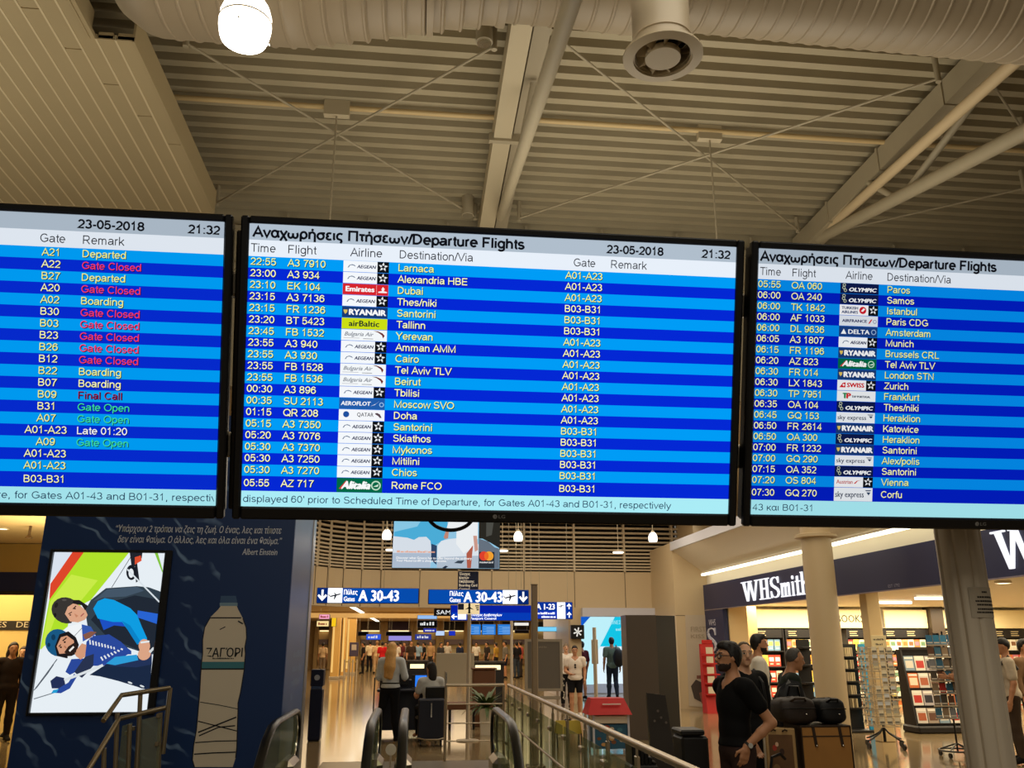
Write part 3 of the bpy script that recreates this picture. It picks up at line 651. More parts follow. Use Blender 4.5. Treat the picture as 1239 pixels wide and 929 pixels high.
            R(0, 1, 0, 1, (204, 222, 20)); T('airBaltic', .16, .26, .52, .66, (18, 40, 40), 0, .015)
        elif kind == 'bulgaria':
            R(0, 1, 0, 1, (244, 248, 250)); T('Bulgaria Air', .07, .42, .36, .62, (130, 136, 146), .35, .01)
            R(.05, .40, .20, .25, (190, 190, 196), .0013); R(.48, .70, .16, .21, (120, 120, 126), .0013)
            G([(.70, .92), (.80, .80), (.89, .55), (.92, .25), (.95, .52), (.90, .74), (.80, .90)], (110, 40, 40))
        elif kind == 'aeroflot':
            R(0, 1, 0, 1, (34, 92, 170)); T('AEROFLOT', .04, .34, .36, .64, (248, 250, 252), .1, .02)
            G([(.68, .3), (.78, .42), (.88, .8), (.80, .52), (.74, .40)], (235, 240, 248)); O(.93, .45, .22, (150, 190, 230)); O(.93, .45, .14, (34, 92, 170), .0016)
        elif kind == 'qatar':
            R(0, 1, 0, 1, (246, 248, 252)); O(.16, .55, .28, (30, 80, 160)); T('QATAR', .40, .38, .36, .36, (50, 50, 60), 0, .0)
            G([(.79, .70), (.84, .74), (.90, .62), (.94, .30), (.90, .28), (.86, .46), (.80, .60)], (90, 70, 80))
        elif kind == 'alitalia':
            R(0, 1, 0, 1, (0, 104, 70)); T('Alitalia', .10, .26, .52, .62, (250, 250, 250), .3, .045); G([(.05, .24), (.20, .80), (.24, .80), (.12, .24)], (220, 40, 46), .0018)
            O(.86, .5, .34, (190, 225, 200)); O(.86, .5, .25, (0, 104, 70), .0016); G([(.80, .42), (.92, .60), (.90, .42)], (210, 235, 215), .0018)
        elif kind == 'olympic':
            R(0, 1, 0, 1, (14, 26, 74)); T('OLYMPIC', .22, .22, .36, .70, (246, 248, 250), .25, .035)
            for a, d in ((.10, .82), (.09, .55), (.13, .30)): O(a, d, .16, (190, 200, 170)); O(a, d, .10, (14, 26, 74), .0016)
        elif kind == 'turkish':
            R(0, 1, 0, 1, (246, 246, 248)); T('TURKISH', .05, .56, .27, .42, (30, 60, 110), 0, .02); T('AIRLINES', .05, .16, .27, .42, (30, 60, 110), 0, .02)
            O(.60, .5, .36, (206, 26, 44)); G([(.55, .42), (.62, .72), (.66, .62), (.60, .36)], (250, 245, 245), .0017); alliance()
        elif kind == 'airfrance':
            R(0, 1, 0, 1, (222, 228, 236)); T('AIRFRANCE', .07, .36, .28, .64, (20, 30, 90), 0, .02); G([(.75, .28), (.82, .70), (.86, .70), (.79, .28)], (206, 30, 40)); O(.92, .48, .2, (150, 160, 180)); O(.92, .48, .12, (222, 228, 236), .0016)
        elif kind == 'delta':
            R(0, 1, 0, 1, (26, 62, 126)); T('DELTA', .24, .28, .42, .55, (246, 250, 252), 0, .01); G([(.05, .25), (.19, .25), (.12, .75)], (246, 250, 252)); O(.90, .5, .26, (150, 180, 215)); O(.90, .5, .18, (26, 62, 126), .0016)
        elif kind == 'swiss':
            R(0, 1, 0, 1, (240, 242, 244)); T('SWISS', .25, .32, .42, .44, (204, 24, 34), 0, .03); G([(.05, .28), (.14, .72), (.21, .78), (.21, .28)], (204, 24, 34)); R(.13, .19, .48, .55, (250, 250, 250), .0016); R(.15, .17, .40, .63, (250, 250, 250), .0016); alliance()
        elif kind == 'tap':
            R(0, 1, 0, 1, (236, 240, 242)); T('T', .15, .28, .50, .10, (10, 130, 70), 0, .05); T('P', .25, .28, .50, .10, (206, 40, 40), 0, .05); T('TAP PORTUGAL', .38, .36, .20, .48, (60, 70, 90), 0, .02)
        elif kind == 'sky':
            R(0, 1, 0, 1, (234, 238, 242)); T('sky express', .03, .30, .44, .74, (40, 54, 80), 0, .0); G([(.80, .84), (.97, .84), (.94, .76), (.83, .76)], (50, 70, 100)); G([(.84, .68), (.95, .68), (.90, .44)], (50, 70, 100))
        elif kind == 'austrian':
            R(0, 1, 0, 1, (240, 242, 244)); T('Austrian', .05, .34, .40, .42, (190, 60, 60), 0, .0); G([(.50, .36), (.58, .64), (.69, .72), (.60, .60), (.55, .36)], (206, 40, 44)); alliance()
        mb.build('airline_logo', s.t, smooth=False)

YEL, PAL = (244, 250, 150), (255, 255, 190)
# --- middle display
S = Screen(0, 'middle flight display, first departure 22:55 to Larnaca', 1.0); S.bands((0, 156, 246), (4, 40, 212))
U = lambda px, py=450: suv(px, py, 0)[0]; VV = lambda px, py: suv(px, py, 0)[1]
S.say('Αναχωρήσεις Πτήσεων/Departure Flights', U(306, 288), S.V(.0465), .0248, (16, 18, 24), U(635, 300)-U(306, 285), bold=.034, shadow=False)
S.at_col('date').say('23-05-2018', U(734, 305), S.V(.0455), .0205, (16, 18, 24), U(803, 305)-U(734, 305), bold=.03, shadow=False)
S.at_col('clock').say('21:32', U(849, 308), S.V(.0455), .0205, (16, 18, 24), U(884, 308)-U(849, 308), bold=.03, shadow=False)
for tx, a, c in (('Time', 303, 334), ('Flight', 348, 383), ('Airline', 424, 463), ('Destination/Via', 483, 573), ('Gate', 694, 721), ('Remark', 739, 783)):
    S.at_col(tx.split('/')[0].lower()+'_heading').say(tx, U(a, 310), S.V(.100), .0205, (34, 36, 44), U(c, 310)-U(a, 310), bold=.0, shadow=False)
MID = '''22:55|A3 7910|aegean|Larnaca|A01-A23
23:00|A3 934|aegean|Alexandria HBE|A01-A23
23:10|EK 104|emirates|Dubai|A01-A23
23:15|A3 7136|aegean|Thes/niki|B03-B31
23:15|FR 1236|ryanair|Santorini|B03-B31
23:20|BT 5423|baltic|Tallinn|B03-B31
23:45|FB 1532|bulgaria|Yerevan|A01-A23
23:55|A3 940|aegean|Amman AMM|A01-A23
23:55|A3 930|aegean|Cairo|A01-A23
23:55|FB 1528|bulgaria|Tel Aviv TLV|A01-A23
23:55|FB 1536|bulgaria|Beirut|A01-A23
00:30|A3 896|aegean|Tbilisi|A01-A23
00:35|SU 2113|aeroflot|Moscow SVO|A01-A23
01:15|QR 208|qatar|Doha|A01-A23
05:15|A3 7350|aegean|Santorini|B03-B31
05:20|A3 7076|aegean|Skiathos|B03-B31
05:30|A3 7370|aegean|Mykonos|B03-B31
05:30|A3 7250|aegean|Mitilini|B03-B31
05:30|A3 7270|aegean|Chios|B03-B31
05:55|AZ 717|alitalia|Rome FCO|B03-B31'''
for i, ln in enumerate(MID.split('\n')):
    tm, fl, lg, ds, gt = ln.split('|'); v = S.row(i); c = YEL if i % 2 == 0 else PAL
    S.at_col('time').say(tm, U(303, 325), v, .0175, c); S.at_col('flight').say(fl, U(348, 325), v, .0175, c); S.at_col('destination').say(ds, U(481.5, 330), v, .0175, c)
    S.at_col('gate').say(gt, U(706.5, 345), v, .0175, c, align='c'); S.logo(lg, i, U(415.5, 325), U(470.7, 325))
S.at_col('ticker').say("displayed 60' prior to Scheduled Time of Departure, for Gates A01-43 and B01-31, respectively", -AW/2+.004, S.V(.985), .0172, (30, 60, 90), U(812, 610)-U(292, 606)-.004, bold=.0, shadow=False)
S.done()
# --- display on the left
S = Screen(-1, 'flight display cut by the frame edge with red gate closed remarks', .9); S.bands((0, 160, 250), (6, 44, 212))
U = lambda px, py=450: suv(px, py, -1)[0]
S.say('Αναχωρήσεις Πτήσεων/Departure Flights', -AW/2+.008, S.V(.0465), .0248, (16, 18, 24), .68, bold=.034, shadow=False)
S.at_col('date').say('23-05-2018', U(94.5, 270), S.V(.0455), .0205, (16, 18, 24), U(175.5, 270)-U(94.5, 270), bold=.03, shadow=False)
S.at_col('clock').say('21:32', U(228, 276), S.V(.0455), .0205, (16, 18, 24), U(267, 276)-U(228, 276), bold=.03, shadow=False)
for tx, a, c in (('Gate', 48.5, 80), ('Remark', 100, 151)): S.at_col(tx.split('/')[0].lower()+'_heading').say(tx, U(a, 288), S.V(.100), .0205, (34, 36, 44), U(c, 288)-U(a, 288), bold=.0, shadow=False)
RED, GRN, WHT, DRD = (250, 60, 110), (60, 226, 170), (255, 255, 255), (140, 10, 60)
for i, ln in enumerate('A21|Departed|y A22|Gate Closed|r B27|Departed|y A20|Gate Closed|r A02|Boarding|y B30|Gate Closed|r B03|Gate Closed|r B23|Gate Closed|r B26|Gate Closed|r B12|Gate Closed|r B22|Boarding|y B07|Boarding|y B09|Final Call|d B31|Gate Open|g A07|Gate Open|g A01-A23|Late 01:20|w A09|Gate Open|g A01-A23|| A01-A23|| B03-B31||'.replace(' A', '\nA').replace(' B', '\nB').replace('\nBoarding', ' Boarding').split('\n')):
    gt, rm, k = ln.split('|'); v = S.row(i); c = YEL if i % 2 == 0 else PAL
    S.at_col('gate').say(gt, U(62.5, 310), v, .0175, c, align='c')
    if rm: S.at_col('remark').say(rm, U(99.5, 310), v, .0175, {'y': c, 'r': RED, 'g': GRN, 'w': WHT, 'd': DRD}[k])
S.at_col('ticker').say("re, for Gates A01-43 and B01-31, respective", U(-3, 600), S.V(.985), .0172, (30, 60, 90), U(270, 606)-U(-3, 600), bold=.0, shadow=False, clip=(0, U(261, 606)-U(-3, 600)))
S.done()
# --- display on the right
S = Screen(1, 'flight display over the bookshop, first departure 05:55 to Paros', .86); S.bands((4, 140, 236), (2, 30, 192))
U = lambda px, py=450: suv(px, py, 1)[0]
S.say('Αναχωρήσεις Πτήσεων/Departure Flights', U(920, 312), S.V(.0465), .0248, (16, 18, 24), U(1206, 322)-U(920, 312), bold=.034, shadow=False)
S.at_col('date').say('23-05-2018', .27, S.V(.0455), .0205, (16, 18, 24), .145, bold=.03, shadow=False); S.at_col('clock').say('21:32', .51, S.V(.0455), .0205, (16, 18, 24), .075, bold=.03, shadow=False)
for tx, a, c in (('Time', 919, 945), ('Flight', 958, 987), ('Airline', 1023, 1056), ('Destination/Via', 1073, 1151)):
    S.at_col(tx.split('/')[0].lower()+'_heading').say(tx, U(a, 333), S.V(.100), .0205, (34, 36, 44), U(c, 333)-U(a, 333), bold=.0, shadow=False)
for tx, a in (('Gate', .19), ('Remark', .28)): S.at_col(tx.split('/')[0].lower()+'_heading').say(tx, a, S.V(.1), .0205, (50, 52, 60), bold=0, shadow=False)
RGT = '''05:55|OA 060|olympic|Paros
06:00|OA 240|olympic|Samos
06:00|TK 1842|turkish|Istanbul
06:00|AF 1033|airfrance|Paris CDG
06:00|DL 9636|delta|Amsterdam
06:05|A3 1807|aegean|Munich
06:15|FR 1196|ryanair|Brussels CRL
06:20|AZ 823|alitalia|Tel Aviv TLV
06:30|FR 014|ryanair|London STN
06:30|LX 1843|swiss|Zurich
06:30|TP 7951|tap|Frankfurt
06:35|OA 104|olympic|Thes/niki
06:45|GQ 153|sky|Heraklion
06:50|FR 2614|ryanair|Katowice
06:50|OA 300|olympic|Heraklion
07:00|FR 1232|ryanair|Santorini
07:00|GQ 290|sky|Alex/polis
07:15|OA 352|olympic|Santorini
07:20|OS 804|austrian|Vienna
07:30|GQ 270|sky|Corfu'''
for i, ln in enumerate(RGT.split('\n')):
    tm, fl, lg, ds = ln.split('|'); v = S.row(i); c = YEL if i % 2 == 0 else PAL
    S.at_col('time').say(tm, U(917, 346), v, .0175, c); S.at_col('flight').say(fl, U(957.5, 346), v, .0175, c); S.at_col('destination').say(ds, U(1073, 355), v, .0175, c)
    S.logo(lg, i, U(1016.5, 350), U(1063, 350))
S.at_col('ticker').say('43 και B01-31', -AW/2+.006, S.V(.985), .0172, (40, 66, 90), .165, bold=.0, shadow=False)
S.done()

# --- stand that carries the displays: rails behind, ribbed posts down to the floor, dark strips in the gaps
t = thing('display_stand', 'ribbed aluminium posts and rails carrying the row of flight displays', 'stand', (0, 2.45, 0))
F = Matrix(((*SU, 0), (*SV, 0), (*SN, 0), (0, 0, 0, 1))).transposed(); F.translation = SC
for v in (-.2, .2): MB().use(m_brushed).rbox(-2.3, 1.95, v-.03, v+.03, -.13, -.065, .005, F).build('cross_rail', t)
for u in (-PITCHX/2, PITCHX/2): MB().use(M('gap_profile', (58, 52, 46), rough=.35, metal=.8)).rbox(u-.011, u+.011, -.355, .33, -.064, -.045, .003, F).build('gap_strip', t)
pc = at(1178, 780, 2.42)
for xx in (float(pc[0]), -2.0):
    ring = []
    for k in range(96):
        a = 2*math.pi*k/96; r = .066*(1 - .11*max(0, math.cos(8*a))**3 - .0*math.cos(2*a)); ring.append((xx+r*math.cos(a), 2.42+r*.8*math.sin(a), 0))
    MB().use(m_brushed).prism(ring, (0, 0, 2.22)).build('post', t)
    MB().use(m_brushed).lathe([(.001, 0), (.15, 0), (.15, .012), (.07, .015)], (xx, 2.42, 0), n=32).build('foot_plate', t)
    MB().use(m_brushed).box(xx-.04, xx+.04, 2.22, 2.38, 2.12, 2.19).build('post_bracket', t, smooth=False)
ns = MB().use(M('notice_film', (178, 166, 146), rough=.5)); xx = float(pc[0])
zc = float(at(1180, 728, 2.34)[2]); arc = [math.radians(a) for a in range(-112, -37, 6)]
for z0, z1 in ((zc-.042, zc+.042),):
    n = len(arc); pts = [(xx+.0685*math.cos(a), 2.42+.0685*.8*math.sin(a), z) for z in (z0, z1) for a in arc]
    ns.add(pts, [(i, i+1, n+i+1, n+i) for i in range(n-1)])
nn = ns.build('notice_sticker', t)
nl = MB().use(M('notice_print', (40, 34, 30)))
for tx, dz, w in ((0, .026, .02), (1, .012, .05), (2, .001, .062), (3, -.009, .056), (4, -.021, .056), (5, -.030, .062)):
    x = 0; rr_ = random.Random(int(1000*w)+int(9000*dz))
    while x < w-.002:
        a_ = min(w-x, .0052*rr_.uniform(.4, 1.1)); q = [(math.radians(-70)+((v/w)-.5)*w/.062, z) for v, z in ((x, 0), (x+a_, 0), (x+a_, .0048), (x, .0048))]
        nl.add([(xx+.0695*math.cos(g), 2.42+.0695*.8*math.sin(g), zc+dz+z) for g, z in q], [(0, 1, 2, 3)]); x += a_+.0011
nl.build('notice_lettering', nn, smooth=False)
# looped cable hanging behind the middle display
q0, q1, qm = at(522, 626, 2.32), at(568, 626, 2.32), at(545, 641, 2.32); pts = []
for k in range(25):
    a = math.pi*(1+k/24); pts.append((qm[0]+.062*math.cos(a), 2.32, q0[2]+.012+.045*math.sin(a)))
pts = [(pts[0][0], 2.30, pts[0][2]+.12)] + pts + [(pts[-1][0], 2.30, pts[-1][2]+.12)]
t = MB().use(m_rubber).tube(pts, .0052, 10).build('cable', origin=tuple(qm))
tag(t, 'black cable loop drooping below the edge of the middle flight display', 'cable')
# ------------------------------------------------------------------ blue advertising wall
KX0, KX1, KY, KD = -3.88, -1.315, 9.5, 11.35
m_blue = M('blue_print', (8, 46, 98), rough=.42)
nt = m_blue.node_tree; bs = nt.nodes['Principled BSDF']
tc = nt.nodes.new('ShaderNodeTexCoord'); mp = nt.nodes.new('ShaderNodeMapping'); mp.inputs['Rotation'].default_value = (0, -.62, 0)
wv = nt.nodes.new('ShaderNodeTexWave'); wv.wave_type = 'BANDS'; wv.bands_direction = 'Z'
wv.inputs['Scale'].default_value = 1.5; wv.inputs['Distortion'].default_value = 7.0; wv.inputs['Detail'].default_value = 2.0; wv.inputs['Detail Scale'].default_value = 1.6
n1 = nt.nodes.new('ShaderNodeTexNoise'); n1.inputs['Scale'].default_value = 3.4; n1.inputs['Detail'].default_value = 2
nt.links.new(tc.outputs['Object'], mp.inputs[0]); nt.links.new(mp.outputs[0], wv.inputs['Vector']); nt.links.new(tc.outputs['Object'], n1.inputs['Vector'])
r1 = nt.nodes.new('ShaderNodeValToRGB'); r1.color_ramp.elements[0].position = .86; r1.color_ramp.elements[1].position = .99
r2 = nt.nodes.new('ShaderNodeValToRGB'); r2.color_ramp.elements[0].position = .46; r2.color_ramp.elements[1].position = .66
nt.links.new(wv.outputs['Fac'], r1.inputs[0]); nt.links.new(n1.outputs['Fac'], r2.inputs[0])
mu = nt.nodes.new('ShaderNodeMath'); mu.operation = 'MULTIPLY'; nt.links.new(r1.outputs[0], mu.inputs[0]); nt.links.new(r2.outputs[0], mu.inputs[1])
mx = nt.nodes.new('ShaderNodeMix'); mx.data_type = 'RGBA'; mx.inputs[6].default_value = (*lin((8, 46, 98)), 1); mx.inputs[7].default_value = (*lin((110, 140, 180)), 1)
nt.links.new(mu.outputs[0], mx.inputs[0]); nt.links.new(mx.outputs[2], bs.inputs['Base Color'])
m_bluep = M('blue_plain', (8, 46, 98), rough=.42)
t = thing('advertising_wall', 'tall blue advertising wall printed with water ripples and a bottle, its lit poster showing two paraglider riders', 'advertisement', (-2.6, KY, 0))
MB().use(m_blue).box(KX0, -2.05, KY, KD, 0, 4.1).use(m_bluep).box(-2.05, KX1-.004, KY, KD, 0, 4.1).build('wall_body', t, smooth=False)
MB().use(M('side_print', (88, 108, 156), rough=.35)).box(KX1-.004, KX1, KY+.02, KD-.22, 0, 4.1).build('side_panel', t, smooth=False)
MB().use(M('side_metal', (176, 170, 162), rough=.3, metal=.6)).box(KX1-.02, KX1+.012, KD-.22, KD+.02, 0, 4.1).build('corner_profile', t, smooth=False)
def K(px, py, d=0.0): p = at(px, py, KY-d); return (float(p[0]), KY-d, float(p[2]))
mb = MB().use(M('quote_print', (206, 212, 222), rough=.5))
for tx, px, py, pe, cap in (('“Υπάρχουν 2 τρόποι να ζεις τη ζωή. Ο ένας, λες και τίποτε', 139, 643, 340, 8.5), ('δεν είναι θαύμα. Ο άλλος, λες και όλα είναι ένα θαύμα.”', 142, 656, 340, 8.5), ('Albert Einstein', 293, 671, 335, 8)):
    a, c = K(px, py, .003), K(pe, py, .003); write(mb, tx, a, X, Z, cap*9.9/1040*.86, c[0]-a[0], bold=.01, slant=.12)
mb.build('quote_lettering', t, smooth=False)
mb = MB().use(M('side_quote', (130, 148, 186), rough=.5))
for k, (tx, yy) in enumerate(((0, 795), (1, 812), (2, 829), (3, 846))):
    z = float(at(358, yy, 10.3)[2]); smudge(mb, (KX1+.003, 10.05, z), Yv, Z, .075, (.75, .75, .7, .2)[k], k)
mb.build('side_lettering', t, smooth=False)
# printed bottle
def KP(pts, d): return [K(x, y, d) for x, y in pts]
def Zb(pts): return [(220+x/4.06, 700+y/4.06) for x, y in pts]
m_bot = M('bottle_print', (214, 202, 180), rough=.5); m_line = M('bottle_line', (20, 24, 30), rough=.5)
out = [(195, 128), (268, 128), (276, 150), (300, 195), (316, 240), (318, 290), (310, 335), (312, 370), (308, 420), (306, 450), (298, 500), (288, 560), (276, 610), (276, 640), (274, 700), (272, 760), (270, 830), (264, 880), (250, 925), (62, 925), (52, 890), (58, 820), (72, 740), (80, 650), (88, 560), (92, 480), (96, 420), (102, 370), (102, 300), (112, 240), (140, 190), (180, 150)]
b = MB().use(m_bot).poly(KP(Zb(out), .003)); b.build('bottle_body', t, smooth=False)
b = MB().use(M('bottle_cap_print', (60, 90, 130))).poly(KP(Zb([(188, 112), (192, 84), (266, 84), (272, 112), (266, 132), (196, 132)]), .004))
b.use(M('bottle_ring', (120, 150, 170))).poly(KP(Zb([(186, 118), (274, 118), (274, 134), (186, 134)]), .005)); b.build('bottle_cap', t, smooth=False)
b = MB().use(M('label_band', (60, 126, 140))).poly(KP(Zb([(96, 408), (308, 408), (306, 440), (94, 440)]), .0045))
b.use(m_line).poly(KP(Zb([(94, 440), (306, 440), (306, 447), (94, 447)]), .0046)); b.build('label_stripe', t, smooth=False)
b = MB().use(m_line); a, c = K(*Zb([(118, 384)])[0], .005), K(*Zb([(296, 384)])[0], .005)
write(b, 'ΖΑΓΌΡΙ', a, X, Z, 10.2*9.6/1040*.9, c[0]-a[0], bold=.022)
a, c = K(*Zb([(150, 395)])[0], .005), K(*Zb([(255, 395)])[0], .005); smudge(b, a, X, Z, .014, c[0]-a[0], 3)
b.build('bottle_lettering', t, smooth=False)
b = MB().use(m_line); rnd = random.Random(3)
def stroke(b, pts, w, d):
    P = [K(x, y, d) for x, y in pts]
    for p, q in zip(P, P[1:]):
        v = (Vector(q)-Vector(p)); nrm = Vector((-v.z, 0, v.x)).normalized()*w/2
        b.add([Vector(p)-nrm, Vector(q)-nrm, Vector(q)+nrm, Vector(p)+nrm], [(0, 1, 2, 3)])
for pts, w in (([(138, 192), (292, 192)], .012), ([(80, 755), (268, 680)], .014), ([(80, 700), (270, 748)], .010), ([(84, 772), (180, 730), (262, 722)], .012), ([(60, 862), (150, 856), (264, 852)], .012),
               ([(66, 805), (170, 798), (270, 796)], .010), ([(90, 606), (180, 620), (276, 640)], .007), ([(186, 250), (214, 236)], .010), ([(276, 208), (300, 222)], .014)) + tuple(
               ([(rnd.uniform(95, 250), y := rnd.uniform(460, 700)), ], .004) for _ in range(0)):
    stroke(b, Zb(pts), w, .0048)
for side in (out[3:18], out[19:31]): stroke(b, Zb(side), .010, .0047)
b.build('bottle_outline', t, smooth=False)
# backlit poster in its black frame
a = [(66, 668), (201, 669), (178.5, 862), (37, 862)]
P0, P1, P2, P3 = (K(*p) for p in a); PX0, PX1 = (P0[0]+P3[0])/2, (P1[0]+P2[0])/2; PZ0, PZ1 = P3[2], P0[2]
fr = MB().use(m_black); w = .028; wr = .075
for x0, x1, z0, z1 in ((PX0-w, PX0, PZ0-w, PZ1+w), (PX1, PX1+wr, PZ0-w, PZ1+w), (PX0, PX1, PZ1, PZ1+w), (PX0, PX1, PZ0-w, PZ0)): fr.rbox(x0, x1, KY-.05, KY, z0, z1, .008)
fr.build('poster_frame', t)
PS = .95
def clipp(pts):
    """keep a printed shape inside the poster"""
    def cut(P, ax, lim, sg):
        out = []
        for i in range(len(P)):
            p, q = P[i-1], P[i]; a = (p[ax]-lim)*sg; c = (q[ax]-lim)*sg
            if (a >= 0) != (c >= 0): f = a/(a-c); out.append(tuple(p[k]+(q[k]-p[k])*f for k in range(3)))
            if c >= 0: out.append(q)
        return out
    for ax, lim, sg in ((0, PX0, 1), (0, PX1, -1), (2, PZ0, 1), (2, PZ1, -1)):
        if pts: pts = cut(pts, ax, lim, sg)
    return pts
class Art:
    def __init__(s, m0, sx, sy, ox, oy): s.mb = MB(); s.d = .004; s.a = (sx, sy, ox, oy)
    def px(s, x, y): sx, sy, ox, oy = s.a; return (ox+x*sx, oy+y*sy)
    def shape(s, c, pts):
        s.d += .0006; q = clipp([K(*s.px(*p), s.d) for p in pts])
        if len(q) > 2: s.mb.use(E(c, PS)).poly(q)
    def oval(s, c, x, y, rx, ry, rot=0): 
        r = math.radians(rot); s.shape(c, [(x+rx*math.cos(k)*math.cos(r)-ry*math.sin(k)*math.sin(r), y+rx*math.cos(k)*math.sin(r)+ry*math.sin(k)*math.cos(r)) for k in np.linspace(0, 6.283, 21)[:-1]])
    def line(s, c, pts, w):
        for (x0, y0), (x1, y1) in zip(pts, pts[1:]):
            L = math.hypot(x1-x0, y1-y0); nx, ny = -(y1-y0)/L*w/2, (x1-x0)/L*w/2
            s.shape(c, [(x0-nx, y0-ny), (x1-nx, y1-ny), (x1+nx, y1+ny), (x0+nx, y0+ny)])
bg = MB()
bg.use(E((236, 244, 250), PS)).add([(PX0, KY-.004, PZ0), (PX1, KY-.004, PZ0), (PX1, KY-.004, PZ1), (PX0, KY-.004, PZ1)], [(0, 1, 2, 3)])
bg.build('poster_panel', t, smooth=False)
A = Art(0, 1/7.147, 1/7.147, 40, 660)                # upper half, 7.147 px per photograph px
A.shape('dfe8f4', [(150, 40), (360, 40), (150, 320)])
A.shape('b4e62c', [(440, 48), (840, 48), (500, 470), (330, 560), (300, 700), (60, 900), (140, 470)])
A.shape('cdf04a', [(330, 250), (560, 300), (420, 470), (200, 600), (110, 850), (70, 900), (150, 480)])
A.shape('e2482c', [(352, 40), (446, 48), (140, 470), (150, 330)])
A.shape('86c83c', [(1050, 60), (1078, 60), (1122, 215), (1118, 235)])
A.shape('f6fafc', [(300, 700), (420, 670), (440, 800), (380, 830), (250, 740)])
A.line('3a4048', [(846, 96), (680, 362)], 5); A.line('30343c', [(425, 710), (350, 790)], 4)
A.shape('22262e', [(836, 60), (946, 60), (940, 110), (900, 150), (920, 300), (890, 320), (880, 180), (850, 170)])
A.oval('1a1e26', 850, 232, 44, 66); A.oval('eef4f8', 848, 238, 22, 40); A.shape('e05030', [(880, 100), (930, 85), (940, 130), (880, 165)])
A.shape('34424e', [(450, 560), (500, 470), (630, 368), (900, 350), (1000, 360), (1110, 400), (1110, 940), (1000, 940), (560, 800), (470, 690)])
A.shape('222a36', [(500, 640), (620, 500), (880, 430), (1110, 470), (1110, 920), (980, 930), (640, 790)])
A.shape('46586a', [(520, 480), (640, 378), (900, 356), (960, 390), (800, 440), (600, 450)])
A.line('dfe8ee', [(815, 205), (1095, 490)], 13)
A.shape('2a66d6', [(905, 560), (1080, 590), (1080, 680), (900, 620)])
A.shape('1e52c8', [(610, 730), (700, 690), (800, 700), (790, 640), (560, 600)])
A.shape('10a0e6', [(520, 545), (560, 480), (620, 455), (700, 470), (840, 540), (900, 600), (940, 700), (985, 800), (985, 830), (900, 855), (840, 760), (770, 660), (690, 660), (560, 630)])
A.shape('0c86cc', [(770, 650), (840, 690), (930, 830), (900, 855), (850, 780)])
A.oval('3a3634', 285, 560, 128, 112, 20); A.oval('262422', 200, 515, 15, 24, 20); A.oval('57524e', 270, 470, 20, 9); A.oval('1e1c1c', 190, 600, 12, 18)
A.shape('e0a888', [(275, 590), (300, 530), (350, 498), (410, 520), (455, 560), (472, 600), (450, 640), (390, 664), (320, 655)])
A.shape('221e1e', [(340, 500), (420, 515), (450, 560), (475, 520), (400, 470), (350, 470)])
A.line('3a241c', [(345, 548), (372, 522)], 9); A.line('3a241c', [(306, 592), (336, 574)], 8); A.oval('281c18', 362, 545, 8, 6); A.oval('281c18', 322, 600, 8, 6)
A.shape('c88868', [(355, 585), (392, 606), (372, 622)]); A.line('b0605a', [(412, 612), (440, 585)], 10)
A.line('f0f4f4', [(335, 664), (384, 670)], 12)
A.shape('3a5cb0', [(420, 680), (500, 700), (540, 770), (430, 830)]); A.shape('8a5a48', [(430, 770), (500, 740), (550, 748), (490, 800), (450, 810)])
A.shape('2c4a9e', [(460, 850), (520, 780), (640, 770), (720, 810), (850, 910), (850, 940), (460, 940)])
A.oval('e0a888', 962, 866, 50, 58); A.line('e8eef0', [(930, 838), (1006, 828)], 16)
B = Art(0, 1/5.497, 1/5.497, 30, 760); B.mb = A.mb; B.d = A.d       # lower half
B.shape('2c4a9e', [(410, 90), (440, 60), (560, 40), (640, 90), (710, 160), (640, 200), (520, 250), (420, 250), (300, 310), (270, 290), (310, 205), (400, 200)])
B.shape('1c2a44', [(430, 310), (540, 240), (700, 180), (845, 225), (830, 420), (750, 390), (620, 350), (500, 320)])
B.shape('24345a', [(640, 200), (760, 180), (845, 160), (845, 240), (740, 260), (560, 250)])
B.shape('2fa0dc', [(540, 235), (600, 190), (745, 175), (755, 212), (600, 245)])
for k in range(9): B.line('e8eef2', [(432+k*20, 76+k*6), (436+k*20, 108+k*4)], 9)
for k in range(7): B.line('e8eef2', [(506+k*22, 190-k*9), (520+k*22, 214-k*12)], 10)
B.oval('1a5a86', 222, 96, 86, 92, -20); B.oval('123c5c', 190, 60, 14, 20); B.oval('0e3450', 160, 110, 10, 14)
B.shape('1e1a1c', [(200, 120), (230, 40), (290, 20), (340, 60), (360, 110), (340, 170), (280, 200), (215, 185)])
B.shape('d89c7a', [(212, 120), (240, 60), (280, 48), (325, 80), (335, 130), (290, 165), (230, 170)])
B.shape('d89c7a', [(330, 160), (380, 100), (410, 110), (400, 190), (370, 208), (340, 185)])
B.shape('2c201c', [(262, 160), (290, 120), (330, 95), (352, 110), (340, 160), (300, 186)])
B.line('f4f0ea', [(296, 152), (326, 122)], 12); B.line('2c1c18', [(252, 84), (278, 62)], 8); B.line('2c1c18', [(226, 122), (240, 108)], 7)
B.oval('201614', 266, 92, 7, 6); B.oval('201614', 240, 126, 7, 6); B.line('b87858', [(262, 118), (276, 132)], 10)
B.line('f0f2f2', [(285, 192), (312, 190)], 12)
B.shape('2a3450', [(330, 290), (400, 190), (460, 170), (455, 250), (410, 300), (380, 330), (350, 310)]); B.shape('253058', [(170, 350), (210, 318), (262, 330), (270, 380), (240, 400), (180, 400)])
B.shape('2c4a9e', [(200, 415), (290, 360), (330, 300), (345, 325), (300, 400), (240, 432), (200, 430)])
B.line('dfe6ea', [(262, 345), (345, 315), (520, 245)], 17); B.oval('e0a888', 795, 170, 46, 40, -40); B.line('d8dee0', [(830, 160), (858, 130)], 16)
